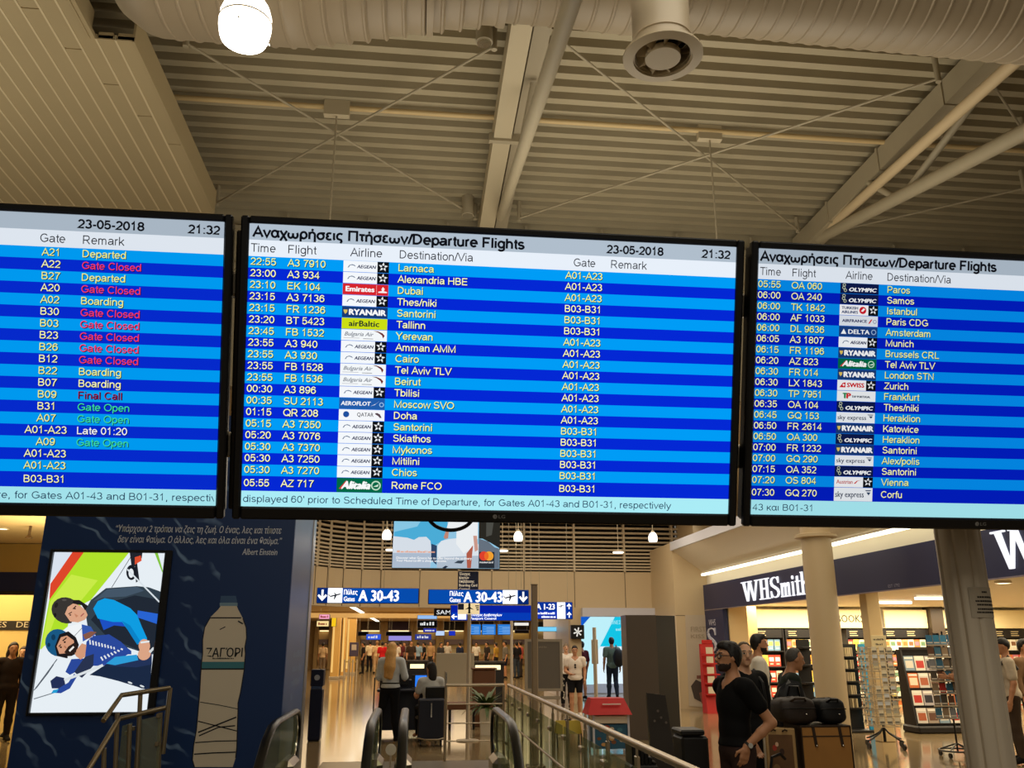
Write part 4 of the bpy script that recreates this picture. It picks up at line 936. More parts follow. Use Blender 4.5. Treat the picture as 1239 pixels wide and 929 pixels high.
B.line('58606a', [(62, 412), (215, 205)], 6); B.line('58606a', [(72, 400), (150, 300), (190, 240)], 9); B.line('707880', [(60, 470), (190, 430)], 6)
B.shape('26a0d8', [(176, 432), (190, 410), (226, 404), (210, 430)])
for p in ((700, 362), (780, 385), (770, 408), (792, 408)): B.oval('dfe6ea', *p, 16, 6, 20)
A.mb.build('poster_picture', t, smooth=False)

# ------------------------------------------------------------------ hanging and standing signs
def arrow(mb, o, s, kind):
    P = {'d': [(-.09, .5), (.09, .5), (.09, -.12), (.3, .1), (.42, -.04), (0, -.5), (-.42, -.04), (-.3, .1), (-.09, -.12)]}['d']
    ang = {'d': 0, 'l': -90, 'u': 180}[kind]; c, n = math.cos(math.radians(ang)), math.sin(math.radians(ang))
    mb.poly([(o[0]+s*(a*c-d*n), o[1], o[2]+s*(a*n+d*c)) for a, d in P])
def plane(mb, o, s, tilt=14):
    c, n = math.cos(math.radians(tilt)), math.sin(math.radians(tilt))
    for P in ([(-.5, .06), (-.42, -.04), (.34, -.04), (.5, .0), (.46, .07), (-.3, .07)], [(-.5, .06), (-.42, .06), (-.52, .24), (-.58, .24)], [(-.06, .0), (.14, .0), (-.12, -.32), (-.2, -.32)], [(0, .06), (.12, .06), (-.02, .26), (-.08, .26)]):
        mb.poly([(o[0]+s*(a*c-d*n), o[1], o[2]+s*(a*n+d*c)) for a, d in P])
def signbox(label, x0, y0, x1, y1, Y, face, name='hanging_sign', hang=None, depth=.16, group=None, hf=None, frame=None):
    a, c = at(x0, (y0+y1)/2, Y), at(x1, (y0+y1)/2, Y); m = (x0+x1)/2; z1, z0 = at(m, y0, Y)[2], at(m, y1, Y)[2]
    t = thing(name, label, 'sign', ((a[0]+c[0])/2, Y, z0), group)
    MB().use(frame or m_navy).rbox(a[0], c[0], Y, Y+depth, z0, z1, .012).build('sign_case', t)
    MB().use(face).box(a[0]+.015, c[0]-.015, Y-.006, Y, z0+.012, z1-.012).build('lit_panel', t, smooth=False)
    if hang:
        for f in (hf or (.12, .88)): MB().use(m_steel).cyl((a[0]+(c[0]-a[0])*f, Y+depth/2, z1-.01), (a[0]+(c[0]-a[0])*f, Y+depth/2, hang), .005, n=6).build('hanger', t)
    return t, float(a[0]), float(c[0]), float(z0), float(z1)
W_, BL = E((255, 255, 255), 1.3), E((8, 84, 190), .8); DKB = E((6, 50, 140), .6)
# gate sign with the arrow at its start
Y1 = 17.5
t, x0, x1, z0, z1 = signbox('blue lit gate sign A 30-43 with the white down arrow at its start', 383, 711, 507, 730, Y1, BL, hang=5.6, hf=(.1, .65))
h = z1-z0; u = (x1-x0)/124; yF = Y1-.012
mb = MB().use(DKB).box(x0+.02, x0+u*13, Y1-.009, Y1-.006, z0+.015, z1-.015); mb.use(W_).box(x0+u*13.5, x0+u*31, Y1-.010, Y1-.006, z0+.01, z1-.01)
mb.build('colour_field', t, smooth=False)
mb = MB().use(W_); arrow(mb, (x0+u*7, yF, z0+h*.5), h*.72, 'd'); mb.use(E((30, 34, 50), .6)); plane(mb, (x0+u*22.5, yF, z0+h*.5), u*14)
mb.use(W_); write(mb, 'Πύλες', (x0+u*33, yF, z0+h*.56), X, Z, h*.30, u*16, bold=.03); write(mb, 'Gates', (x0+u*33, yF, z0+h*.14), X, Z, h*.30, u*13, bold=.03)
write(mb, 'A 30-43', (x0+u*51, yF, z0+h*.16), X, Z, h*.68, u*48, bold=.045); mb.build('lettering', t, smooth=False)
# gate sign with arrow at its end, on a post
t, x0, x1, z0, z1 = signbox('blue lit gate sign A 30-43 with the white down arrow at its end', 518, 713, 640, 731, Y1, BL, hang=5.6, hf=(.80, .96))
u = (x1-x0)/122; h = z1-z0
mb = MB().use(DKB).box(x1-u*13, x1-.02, Y1-.009, Y1-.006, z0+.015, z1-.015); mb.use(W_).box(x1-u*32, x1-u*14, Y1-.010, Y1-.006, z0+.01, z1-.01); mb.build('colour_field', t, smooth=False)
mb = MB().use(W_); arrow(mb, (x1-u*7, yF, z0+h*.5), h*.72, 'd'); mb.use(E((30, 34, 50), .6)); plane(mb, (x1-u*23, yF, z0+h*.5), u*14)
mb.use(W_); write(mb, 'Πύλες', (x0+u*26, yF, z0+h*.56), X, Z, h*.30, u*16, bold=.03); write(mb, 'Gates', (x0+u*26, yF, z0+h*.14), X, Z, h*.30, u*13, bold=.03)
write(mb, 'A 30-43', (x0+u*43, yF, z0+h*.16), X, Z, h*.68, u*46, bold=.045); mb.build('lettering', t, smooth=False)
# check-in notice over the gate sign
t, x0, x1, z0, z1 = signbox('small dark blue notice hanging over the second gate sign with pale Greek and English lines', 554, 691, 579, 715, 18.9, M('notice_blue', (22, 34, 84), rough=.4), hang=5.6, depth=.05)
mb = MB().use(E((236, 214, 180), .8)); h = z1-z0
for k, (tx, w) in enumerate((('Έλεγχος', .52), ('Καρτών', .46), ('Επιβίβασης', .72), ('Boarding Card', .86), ('Control', .5))): write(mb, tx, (x0+.03, 18.885, z1-h*(.20+.19*k)), X, Z, h*.125, (x1-x0)*w, bold=.02)
mb.build('lettering', t, smooth=False)
# second row of signs
t, x0, x1, z0, z1 = signbox('wide blue lit sign with a white arrow pointing back, behind the airplane notice', 545, 732, 643, 751, 21, E((8, 66, 200), .8), hang=5.6)
h = z1-z0; u = (x1-x0)/98; yF = 20.988
mb = MB().use(E((10, 40, 190), .7)).box(x0+.02, x1-.02, 20.992, 20.994, z0+h*.52, z1-.01).use(W_).box(x0+u*9, x0+u*19, 20.99, 20.994, z0+.03, z0+h*.48); mb.build('colour_field', t, smooth=False)
mb = MB().use(W_); arrow(mb, (x0+u*4.5, yF, z0+h*.26), h*.4, 'l')
write(mb, 'Έλεγχος Διαβατηρίων', (x0+u*24, yF, z0+h*.30), X, Z, h*.15, u*38, bold=.03); write(mb, 'Passport Control', (x0+u*24, yF, z0+h*.08), X, Z, h*.15, u*31, bold=.03)
mb.build('lettering', t, smooth=False)
t, x0, x1, z0, z1 = signbox('blue lit gate sign 1-23 with two white up arrows, near the lift sign', 648, 728, 693, 749, 21.4, E((10, 58, 170), .8), hang=5.6)
h = z1-z0; u = (x1-x0)/45; yF = 21.388
mb = MB().use(W_).box(x0+u*26, x0+u*36, 21.39, 21.394, z0+.01, z1-.01).use(E((24, 60, 190), .9)).box(x0+.02, x0+u*26, 21.392, 21.394, z0+.012, z0+h*.46); mb.build('colour_field', t, smooth=False)
mb = MB().use(W_); write(mb, 'A 1-23', (x0+u*1, yF, z0+h*.56), X, Z, h*.32, u*22, bold=.045)
smudge(mb, (x0+u*2, yF, z0+h*.28), X, Z, h*.12, u*21, 7); smudge(mb, (x0+u*7, yF, z0+h*.08), X, Z, h*.12, u*17, 8)
for f in (.75, .26): arrow(mb, (x0+u*40.5, yF, z0+h*f), h*.34, 'u')
mb.use(E((30, 34, 50), .6)); plane(mb, (x0+u*31, yF, z0+h*.76), u*7); mb.build('lettering', t, smooth=False)
t, x0, x1, z0, z1 = signbox('blue lit sign strip peeping out between the two sign posts', 622, 736, 646, 748, 22.4, E((10, 60, 190), .8), hang=5.6)
mb = MB().use(W_); smudge(mb, (x0+.05, 22.388, z0+.06), X, Z, .09, x1-x0-.1, 4); mb.box(x0+.28, x1-.08, 22.39, 22.394, z0+.24, z0+.30); mb.build('lettering', t, smooth=False)
# airplane notice on a pole
Yp = 16.6
t = thing('pole_sign', 'cream notice with an airplane symbol on a thin metal pole behind the transverse rail', 'sign', at(568, 888, Yp)*np.array([1, 1, 0]))
a, c = at(554, 731, Yp), at(580, 743, Yp); cx = float(at(567, 800, Yp)[0])
MB().use(E((250, 222, 168), .9)).rbox(a[0], c[0], Yp-.05, Yp, c[2], a[2]+.02, .006).build('notice_board', t)  # glow put into the cream board to brighten it in the shade
mb = MB().use(m_navy).box(a[0], a[0]+.11, Yp-.056, Yp-.05, a[2]-.10, a[2]+.01); mb.use(m_black)
xm, zm = (a[0]+c[0])/2, (a[2]+c[2])/2
for P in ([(-.02, -.09), (.02, -.09), (.02, .09), (0, .11), (-.02, .09)], [(-.09, -.02), (0, .035), (.09, -.02), (0, .0)], [(-.05, -.085), (0, -.055), (.05, -.085), (0, -.07)]): mb.poly([(xm+p+.01, Yp-.057, zm+.01+q) for p, q in P])
for k in range(3): mb.box(xm+.12+.012*k, xm+.19, Yp-.056, Yp-.05, zm+.05-.035*k, zm+.07-.035*k)
mb.build('airplane_symbol', t, smooth=False)
MB().use(m_brushed).cyl((cx, Yp, .03), (cx, Yp, c[2]+.1), .035, n=14).build('pole', t)
MB().use(m_brushed).lathe([(.001, 0), (.2, 0), (.2, .02), (.04, .035)], (cx, Yp, 0), n=28).build('base_plate', t)
# dark post holding the second gate sign
Yq = 13.2; q = at(648, 925, Yq)
t = thing('sign_post', 'tall slim bronze metal post standing just beyond the glass railing', 'post', (q[0], Yq, 0))
MB().use(M('dark_post', (150, 130, 104), rough=.4)).rbox(q[0]-.045, q[0]+.045, Yq-.045, Yq+.045, .02, 2.52, .012).build('post_tube', t)
MB().use(M('dark_post')).rbox(q[0]-.13, q[0]+.13, Yq-.13, Yq+.13, 0, .02, .006).build('base_plate', t)
MB().use(M('dark_post')).rbox(q[0]-.05, q[0]+.05, Yq-.05, Yq+.05, 2.52, 2.535, .004).build('cap', t)
# card advertising screen hanging under the louvres
Ym = 18.6
t, x0, x1, z0, z1 = signbox('large hanging lit screen advertising a payment card, with pale aircraft seats and two overlapping discs', 475, 622, 605, 688, Ym, E((150, 205, 235), .9), name='advertising_screen', hang=5.6, frame=m_black)
sx = (x1-x0)/1145; 
def Q(x, y, d=.008): return (x0+(x-45)*sx, Ym-d, z0+(560-y)*sx)
mb = MB()
def sh(c, pts, d): mb.use(E(c, .9)).poly([Q(*p, d) for p in pts])
sh('4fb4e0', [(60, -10), (600, -10), (640, 160), (600, 250), (470, 330), (250, 260), (60, 230)], .008); sh('8fd0ee', [(60, -10), (380, -10), (300, 120), (60, 180)], .0084)
sh('dfe8f2', [(50, 225), (200, 240), (270, 262), (320, 232), (400, 228), (445, 270), (460, 380), (450, 552), (50, 552)], .009); sh('b4c4d8', [(50, 400), (450, 400), (450, 552), (50, 552)], .0094)
sh('30486a', [(455, 300), (515, 320), (515, 520), (455, 470)], .0094)
sh('e6eef6', [(520, 320), (560, 270), (640, 248), (720, 240), (960, 300), (960, 552), (520, 552)], .0098); sh('b8c6d6', [(520, 440), (960, 420), (960, 552), (520, 552)], .0101)
sh('f6fafc', [(640, 40), (950, 40), (950, 240), (900, 330), (800, 400), (720, 300), (720, 150), (610, 150)], .0104)
sh('c88c78', [(610, 150), (640, 150), (632, 240), (600, 250), (584, 232)], .0108); sh('b8604c', [(830, 400), (900, 310), (880, 552), (840, 552)], .0108); sh('d4a090', [(900, 210), (940, 210), (955, 360), (920, 380)], .0110)
sh('2c2a24', [(960, 30), (1185, 30), (1185, 340), (1100, 290), (1000, 240), (960, 240)], .0112); sh('50504a', [(1040, 60), (1120, 60), (1100, 200), (1040, 220)], .0114)
sh('6a7684', [(960, 240), (1060, 270), (1130, 330), (1180, 345), (1180, 552), (960, 552)], .0116); sh('2a3038', [(965, 380), (1130, 380), (1130, 552), (965, 552)], .0118)
sh('3a4654', [(700, 500), (740, 475), (810, 472), (780, 505)], .0112); sh('26344a', [(575, 552), (610, 528), (640, 535), (610, 556)], .0114)
mb.build('advert_picture', t, smooth=False)
mb = MB()
for cx, c in ((1017, (226, 66, 46)), (1071, (244, 164, 52))): mb.use(E(c, .95)).poly([Q(cx+49*math.cos(k), 423+49*math.sin(k), .0124 if c[0] < 230 else .0127) for k in np.linspace(0, 6.283, 25)[:-1]])
mb.use(E((240, 108, 40), .95)).poly([Q(1044+24*math.cos(k), 423+40*math.sin(k), .013) for k in np.linspace(0, 6.283, 17)[:-1]])
mb.build('card_logo', t, smooth=False)
mb = MB().use(E((250, 250, 250), .95)); write(mb, 'mastercard', Q(972, 498, .0125), X, Z, 20*sx, 144*sx, bold=.03)
write(mb, 'Discover what Greece has to offer beyond the ordinary.', Q(92, 462, .0128), X, Z, 24*sx, 800*sx, bold=.03); write(mb, 'Your Mastercard® is always welcome.', Q(92, 490, .0128), X, Z, 22*sx, 530*sx, bold=.03)
mb.use(E((240, 170, 140), .9)); smudge(mb, Q(95, 396, .0128), X, Z, 22*sx, 400*sx, 5); mb.build('lettering', t, smooth=False)
# lift sign
t, x0, x1, z0, z1 = signbox('small black square sign with a white star symbol on the pier beside the passage', 691, 756, 707, 773, BY-.25, m_black, name='wall_sign', depth=.2, frame=m_black)
mb = MB().use(E((240, 236, 226), .9)); cx, cz = (x0+x1)/2, (z0+z1)/2
for k in range(6):
    a = math.pi/3*k+.3; mb.add([(cx+.13*math.cos(a+d)*r, BY-.262, cz+.13*math.sin(a+d)*r) for r, d in ((.15, -.9), (1, -.16), (1, .16), (.15, .9))], [(0, 1, 2, 3)])
mb.build('star_symbol', t, smooth=False)

# ------------------------------------------------------------------ cyan screen in the passage
t = thing('wall_screen', 'huge glowing cyan and white advertising screen at the end of the passage', 'screen', (8, 30.8, 0))
Yc = 30.8; a, c = at(700, 744, Yc), at(812, 828, Yc)
MB().use(m_coolwhite).rbox(a[0]-.1, c[0]+.1, Yc, Yc+.15, 0.0, 2.62, .02).build('screen_case', t)
mb = MB().use(E((20, 196, 228), 1.0)).box(a[0], c[0], Yc-.01, Yc, 1.55, 2.55); mb.use(E((228, 246, 255), 1.0)).box(a[0], c[0], Yc-.01, Yc, .32, 1.55)
p = lambda x, y, d=.012: (float(at(x, y, Yc)[0]), Yc-d, float(at(x, y, Yc)[2]))
mb.use(E((190, 240, 250), 1.0)).poly([p(700, 744), p(745, 744), p(722, 790), p(720, 828), p(700, 828)]); mb.use(E((20, 96, 210), .9)).poly([p(700, 744, .014), p(716, 744, .014), p(700, 762, .014)])
mb.build('lit_face', t, smooth=False)
mb = MB().use(E((150, 226, 240), 1.0)); write(mb, 'ΟΝΕΣ Κ', p(739, 755, .013), X, Z, .12, .5, bold=.03); smudge(mb, p(745, 763, .013), X, Z, .1, .35, 6); mb.build('lettering', t, smooth=False)
# ------------------------------------------------------------------ escalators coming up to this level
m_step = M('step_metal', (120, 116, 108), rough=.4, metal=.9); m_plate = M('landing_plate', (150, 140, 122), rough=.33, metal=.85)
def escalator(xa, xb, label, yend):
    t = thing('escalator', label, 'escalator', ((xa+xb)/2, yend, 0))
    yf = yend-1.35                                                 # where the slope begins
    def top(y): return 0.0 if y > yf else -(yf-y)*math.tan(math.radians(30))*min(1, (yf-y)/1.2)
    for x in (xa, xb):
        R = .245; zc = .765; pts = []
        ys = np.linspace(yend-6.5, yend, 26)
        for y in ys: pts.append((x, float(y), zc+R+top(y)))
        for k in range(1, 14):
            a = math.pi/2-math.pi*k/13; pts.append((x, yend+R*math.cos(a), zc+R*math.sin(a)))
        pts.append((x, yend-.2, zc-R+.004))
        hr = MB().use(m_rubber); vs = []
        # handrail: flat-topped oval section swept along the loop
        n = len(pts)
        for i, p in enumerate(pts):
            a = Vector(pts[max(0, i-1)]); c = Vector(pts[min(n-1, i+1)]); d = (c-a).normalized(); nn = Vector((0, -d.z, d.y))
            for q in range(10):
                g = 2*math.pi*q/10; vs.append(tuple(Vector(p)+X*(.042*math.cos(g))+nn*(.026*math.sin(g))))
        hr.add(vs, [(i*10+k, i*10+(k+1) % 10, (i+1)*10+(k+1) % 10, (i+1)*10+k) for i in range(n-1) for k in range(10)]).build('handrail', t)
        g = MB().use(m_glass); prof = [(y, zc+R-.03+top(y)) for y in ys] + [(yend+(R-.03)*math.cos(a), zc+(R-.03)*math.sin(a)) for a in np.linspace(math.pi/2, -math.pi/2, 12)] + [(y, .12+top(y)) for y in ys[::-1]]
        g.prism([(x-.006, float(a), float(c)) for a, c in prof], (.012, 0, 0)).build('glass_balustrade', t, smooth=False)
        tr = MB().use(m_chrome)
        tr.tube([(x, p[1], p[2]-.0) if False else (x, float(yend+(R-.035)*math.cos(a)), float(zc+(R-.035)*math.sin(a))) for a in np.linspace(math.pi/2, -math.pi/2, 14)], .014, 8).build('chrome_trim', t)
        sk = MB().use(m_stainless)
        for y0, y1 in zip(ys, ys[1:]):
            z0, z1 = top(y0), top(y1); sk.hexa([(x-.09, y0, z0-.5), (x+.09, y0, z0-.5), (x+.09, y1, z1-.5), (x-.09, y1, z1-.5), (x-.06, y0, z0+.13), (x+.06, y0, z0+.13), (x+.06, y1, z1+.13), (x-.06, y1, z1+.13)])
        sk.build('skirt', t, smooth=False)
        MB().use(m_stainless).rbox(x-.085, x+.085, yend-.62, yend-.04, .0, .60, .05).build('newel_box', t)
        MB().use(m_stainless).cyl((x, yend-.06, .53), (x, yend-.03, .53), .05, n=16).build('inlet_ring', t)
    y = yf+.2; k = 0
    while y > yend-6.2:
        z = top(y)-.02
        MB().use(m_step).box(xa+.09, xb-.09, y-.40, y, z-.2, z).build('step', t, smooth=False); y -= .40; k += 1
    MB().use(m_plate).box(xa+.09, xb-.09, yf+.2, yend-.3, -.06, -.004).build('comb_plate', t, smooth=False)
escalator(-1.21, -.36, 'escalator beside the blue advertising wall, its rail end in front of the dark column bin', 9.75)
escalator(-.075, .89, 'escalator next to the glass railing, rail end curving down before the plant', 9.75)
b = MB().use(m_plate).box(VX0, VX1, VY1+.02, 13.9, .0, .006); b.use(m_joint).box(VX0, VX1, 13.89, 13.93, .0, .0065)
tag(b.build('landing_plate', origin=(0, 12, 0), smooth=False), 'grey metal floor plate at the head of the two escalators', 'floor plate')
# small round stop sign stand between the escalators
q = atz(485, 929, 0.0); cx = -.235
t = thing('stand_sign', 'small pale round disc on a short stand between the two escalator rails', 'sign', (cx, 10.9, 0))
MB().use(m_white).cyl((cx, 10.9, .50), (cx, 10.885, .50), .062, n=24).build('disc', t)
MB().use(m_brushed).cyl((cx, 10.9, .02), (cx, 10.9, .46), .012, n=8).build('stem', t)
MB().use(m_brushed).lathe([(.001, 0.006), (.09, .006), (.09, .018), (.012, .03)], (cx, 10.9, 0), n=20).build('base', t)

# ------------------------------------------------------------------ glass railings
m_rail = M('satin_rail', (196, 180, 154), rough=.3, metal=1.0)
RX = 1.44
t = thing('glass_railing', 'long glass railing with a round satin metal handrail along the escalator opening', 'railing', (RX, 9, 0))
MB().use(m_rail).tube([(RX, 2.6, 1.07), (RX, 13.75, 1.07)], .024, 14).build('handrail', t)
MB().use(m_rail).tube([(RX-.06, 2.6, .60), (RX-.06, 13.75, .60)], .012, 10).build('lower_rail', t)
yy = 3.2
while yy < 13.9:
    p = MB().use(m_rail).rbox(RX-.012, RX+.012, yy-.03, yy+.03, .0, 1.0, .004); p.cyl((RX, yy, 1.0), (RX, yy, 1.05), .009, n=8); p = p.build('post', t)
    for z in (.25, .85): MB().use(m_rail).rbox(RX-.05, RX-.011, yy-.07, yy+.07, z-.02, z+.02, .006).build('glass_clamp', p)
    if yy+.9 < 13.9: MB().use(m_glass).box(RX-.045, RX-.035, yy+.05, yy+.83, .1, .95).build('glass_pane', t, smooth=False)
    yy += .88
t = thing('cross_railing', 'transverse metal tube railing beside the potted plant at the escalator head', 'railing', (1.0, 13.85, 0))
for z in (1.07, .80, .53, .28): MB().use(m_rail).tube([(.50, 13.85, z), (1.38, 13.85, z)], .022 if z > 1 else .010, 10).build('rail', t)
for x in (.50, 1.38): MB().use(m_rail).tube([(x, 13.85, 0.007), (x, 13.85, 1.07)], .022, 10).build('post', t)
# bronze stair rail in front of the blue wall
YR = 8.7
def L(px, py, d=0.0): return tuple(float(v) for v in at(px, py, YR-d))
t = thing('stair_railing', 'bronze stair railing with glass panels in front of the lit poster corner', 'railing', L(170, 929))
MB().use(m_bronze).tube([L(125, 872, .5), L(147, 841, .2), L(206, 832)], .022, 10).build('top_rail', t)
MB().use(m_bronze).tube([L(104, 936, .6), L(140, 876, .3), L(145, 869, .2), L(200, 856)], .022, 10).build('lower_rail', t)
for x0, y0, x1, y1, d in ((206, 832, 197, 912, 0), (170, 837, 158, 940, .1), (142, 862, 134, 940, .2), (194, 862, 186, 940, .02), (157, 876, 150, 940, .15), (126, 905, 122, 940, .4)):
    MB().use(m_bronze).tube([L(x0, y0, d), L(x1, y1+150 if y1 > 930 else y1, d)], .020, 10).build('post', t)
MB().use(m_glass).prism([L(148, 878, .15), L(160, 874, .15), L(150, 1060, .15), L(128, 1060, .15)], (0, .01, 0)).use(m_glass).prism([L(166, 872, .08), L(195, 865, .08), L(183, 1060, .08), L(152, 1060, .08)], (0, .01, 0)).build('glass_panel', t, smooth=False)
for x, y in ((161, 881), (192, 866), (190, 900), (153, 887)): MB().use(m_bronze).rbox(*[v for q in zip(np.array(L(x, y, .1))-.018, np.array(L(x, y, .1))+.018) for v in q], .004).build('glass_clamp', t)

# ------------------------------------------------------------------ column bin beside the blue wall
q = atz(379, 897, 0)
t = thing('bin', 'dark blue column bin with a pale emblem and chrome band beside the blue wall corner', 'bin', (q[0], q[1], 0))
bx, by_ = float(q[0]), float(q[1])
MB().use(M('bin_blue', (14, 22, 52), rough=.35)).rbox(bx-.11, bx+.11, by_, by_+.3, 0.02, .88, .012).build('body', t)
MB().use(M('bin_blue')).rbox(bx-.115, bx+.115, by_-.005, by_+.305, .93, 1.22, .012).build('top_panel', t)
MB().use(m_chrome).box(bx-.10, bx+.10, by_+.01, by_+.29, .88, .93).build('chrome_band', t)
MB().use(M('emblem', (150, 160, 180))).cyl((bx, by_-.004, 1.08), (bx, by_-.012, 1.08), .05, n=16).build('emblem_disc', t)
MB().use(m_black).box(bx-.10, bx+.10, by_+.01, by_+.29, 0, .03).build('plinth', t)

# ------------------------------------------------------------------ staff desk with laptop
DY0 = 17.3
dx0, dx1 = float(at(506, 850, DY0)[0]), float(at(537, 850, DY0)[0])
t = thing('service_desk', 'dark navy service desk where the two staff women work', 'desk', ((dx0+dx1)/2, DY0, 0))
m_desk = M('desk_navy', (16, 20, 38), rough=.35)
MB().use(m_desk).rbox(dx0-.75, dx1, DY0+.5, DY0+.62, .08, 1.0, .015).build('front_panel', t)
MB().use(m_desk).rbox(dx0-.78, dx1+.02, DY0+.05, DY0+.64, .80, .84, .008).build('desk_top', t)
MB().use(m_chrome).box(dx1+.02, dx1+.05, DY0-.02, DY0+.6, .02, 1.15).build('end_post', t, smooth=False)
CY = 15.75; c0, c1 = float(at(506, 860, CY)[0]), float(at(538, 860, CY)[0]); zt = float(at(520, 846, CY)[2])
t = thing('mobile_cabinet', 'dark navy cabinet with a pull handle and chrome foot rail behind the seated woman', 'cabinet', ((c0+c1)/2, CY, 0))
MB().use(m_desk).rbox(c0, c1, CY, CY+.32, .10, zt, .02).build('body', t)
MB().use(m_chrome).box((c0+c1)/2-.01, (c0+c1)/2+.01, CY-.025, CY+.002, zt*.62, zt*.92).build('pull_handle', t)
MB().use(m_chrome).tube([(c0-.01, CY-.01, .15), (c0+.12, CY-.045, .12), (c1-.1, CY-.045, .12), (c1+.01, CY-.01, .15)], .014, 8).build('foot_rail', t)
for x in (c0+.05, c1-.05):
    for y in (CY+.05, CY+.27): MB().use(m_rubber).cyl((x-.012, y, .05), (x+.012, y, .05), .05, n=12).build('castor', t)
lx, lz = float(at(508, 818, DY0+.22)[0]), .846
t = thing('laptop', 'open laptop with a bright blue screen on the navy desk between the two staff', 'laptop', (lx, DY0+.22, lz))
MB().use(m_black).rbox(lx-.15, lx+.15, DY0+.08, DY0+.29, lz, lz+.018, .005).build('keyboard_base', t)
MB().use(m_black).rbox(lx-.15, lx+.15, DY0+.30, DY0+.32, lz+.015, lz+.25, .005).build('lid', t)
MB().use(E((40, 120, 235), 1.2)).box(lx-.085, lx+.135, DY0+.296, DY0+.30, lz+.03, lz+.235).build('screen', t, smooth=False)
mx = float(at(486, 815, DY0+.3)[0])
t = thing('monitor', 'black monitor on the navy desk beside the laptop, seen from behind', 'monitor', (mx, DY0+.3, lz))
MB().use(m_black).rbox(mx-.2, mx+.14, DY0+.3, DY0+.33, lz+.06, lz+.34, .008).build('panel', t)
MB().use(m_black).box(mx-.06, mx+.02, DY0+.28, DY0+.36, lz-.003, lz+.012).box(mx-.03, mx-.01, DY0+.31, DY0+.33, lz, lz+.1).build('foot', t)
# small luggage trolley left of the blonde woman
q = atz(455, 872, 0)
t = thing('hand_trolley', 'small dark folding hand trolley standing behind the blonde woman', 'trolley', (q[0], q[1], 0)); tx, ty = float(q[0]), float(q[1])
MB().use(m_black).tube([(tx-.07, ty, .1), (tx-.07, ty, .92), (tx+.1, ty, .92), (tx+.1, ty, .1)], .015, 8).build('frame', t)
MB().use(m_black).rbox(tx-.12, tx+.16, ty-.18, ty+.02, .10, .13, .006).build('platform', t)
for x in (-.09, .12): MB().use(m_rubber).cyl((tx+x-.015, ty, .08), (tx+x+.015, ty, .08), .08, n=16).build('wheel', t)
# potted plant
q = atz(588, 889, 0); px_, py_ = float(q[0]), float(q[1])
t = thing('potted_plant', 'leafy green plant in a tall white square planter before the transverse railing', 'plant', (px_, py_, 0))
pb = MB().use(m_white); pb.hexa([(px_-.10, py_-.10, 0), (px_+.10, py_-.10, 0), (px_+.10, py_+.10, 0), (px_-.10, py_+.10, 0), (px_-.125, py_-.125, .48), (px_+.125, py_-.125, .48), (px_+.125, py_+.125, .48), (px_-.125, py_+.125, .48)]); pb.build('planter', t, smooth=False)
MB().use(M('soil', (40, 28, 18))).box(px_-.11, px_+.11, py_-.11, py_+.11, .48, .485).build('soil', t)
lf = MB().use(M('leaf_green', (74, 92, 40), rough=.5, noise=.3, scale=20)); rnd = random.Random(5)
for k in range(64):
    a = rnd.uniform(0, 6.283); ln = rnd.uniform(.30, .54); up_ = rnd.uniform(.15, 1.1); w = rnd.uniform(.024, .042); c, s_ = math.cos(a), math.sin(a); pts = []
    for i in range(5):
        f = i/4; r = ln*f*math.cos(up_*(1-f*.8)); h = .48+ln*(math.sin(up_)*f*1.1-.45*f*f*f*(1.4-up_)); ww = w*math.sin(math.pi*min(.98, f*.9+.1)); pts.append(((px_+c*r-s_*ww, py_+s_*r+c*ww, h), (px_+c*r+s_*ww, py_+s_*r-c*ww, h+.004)))
    v = [p for q in pts for p in q]; lf.add(v, [(2*i, 2*i+1, 2*i+3, 2*i+2) for i in range(4)])
lf.build('foliage', t)

# ------------------------------------------------------------------ framed board, barrier and cases by the walkway
Yb = 17.0; a, c = at(635, 773, Yb), at(681, 836, Yb)
t = thing('notice_board', 'large blank grey framed board on short legs behind the metal sign post', 'board', ((a[0]+c[0])/2, Yb, 0))
MB().use(M('board_grey', (118, 112, 102), rough=.5)).box(a[0]+.03, c[0]-.03, Yb-.005, Yb+.03, c[2]+.03, a[2]-.03).build('panel', t, smooth=False)
f = MB().use(M('board_frame', (176, 166, 148), rough=.4))
for x0, x1, z0, z1 in ((a[0], a[0]+.05, c[2], a[2]), (c[0]-.05, c[0], c[2], a[2]), (a[0]+.05, c[0]-.05, a[2]-.05, a[2]), (a[0]+.05, c[0]-.05, c[2], c[2]+.05)): f.box(x0, x1, Yb-.02, Yb+.04, z0, z1)
f.build('frame', t, smooth=False)
for x in (a[0]+.1, c[0]-.1): MB().use(m_brushed).box(x-.02, x+.02, Yb-.0, Yb+.03, .02, c[2]+.02).box(x-.03, x+.03, Yb-.2, Yb+.2, 0, .025).build('leg', t, smooth=False)
MB().use(M('board_frame')).box(a[0]+.05, c[0]-.05, Yb-.03, Yb-.006, float(at(660, 846, Yb)[2]), float(at(660, 842, Yb)[2])).build('tray', t, smooth=False)
mb = MB().use(M('board_print', (150, 142, 130))); smudge(mb, (a[0]+.22, Yb-.008, a[2]-.16), X, Z, .03, .2, 2); mb.build('lettering', t, smooth=False)
q = at(687, 871, 15.0); yx, yy_ = float(q[0]), 15.0
t = thing('wet_floor_sign', 'yellow folding floor sign behind the glass railing', 'sign', (yx, yy_, 0))
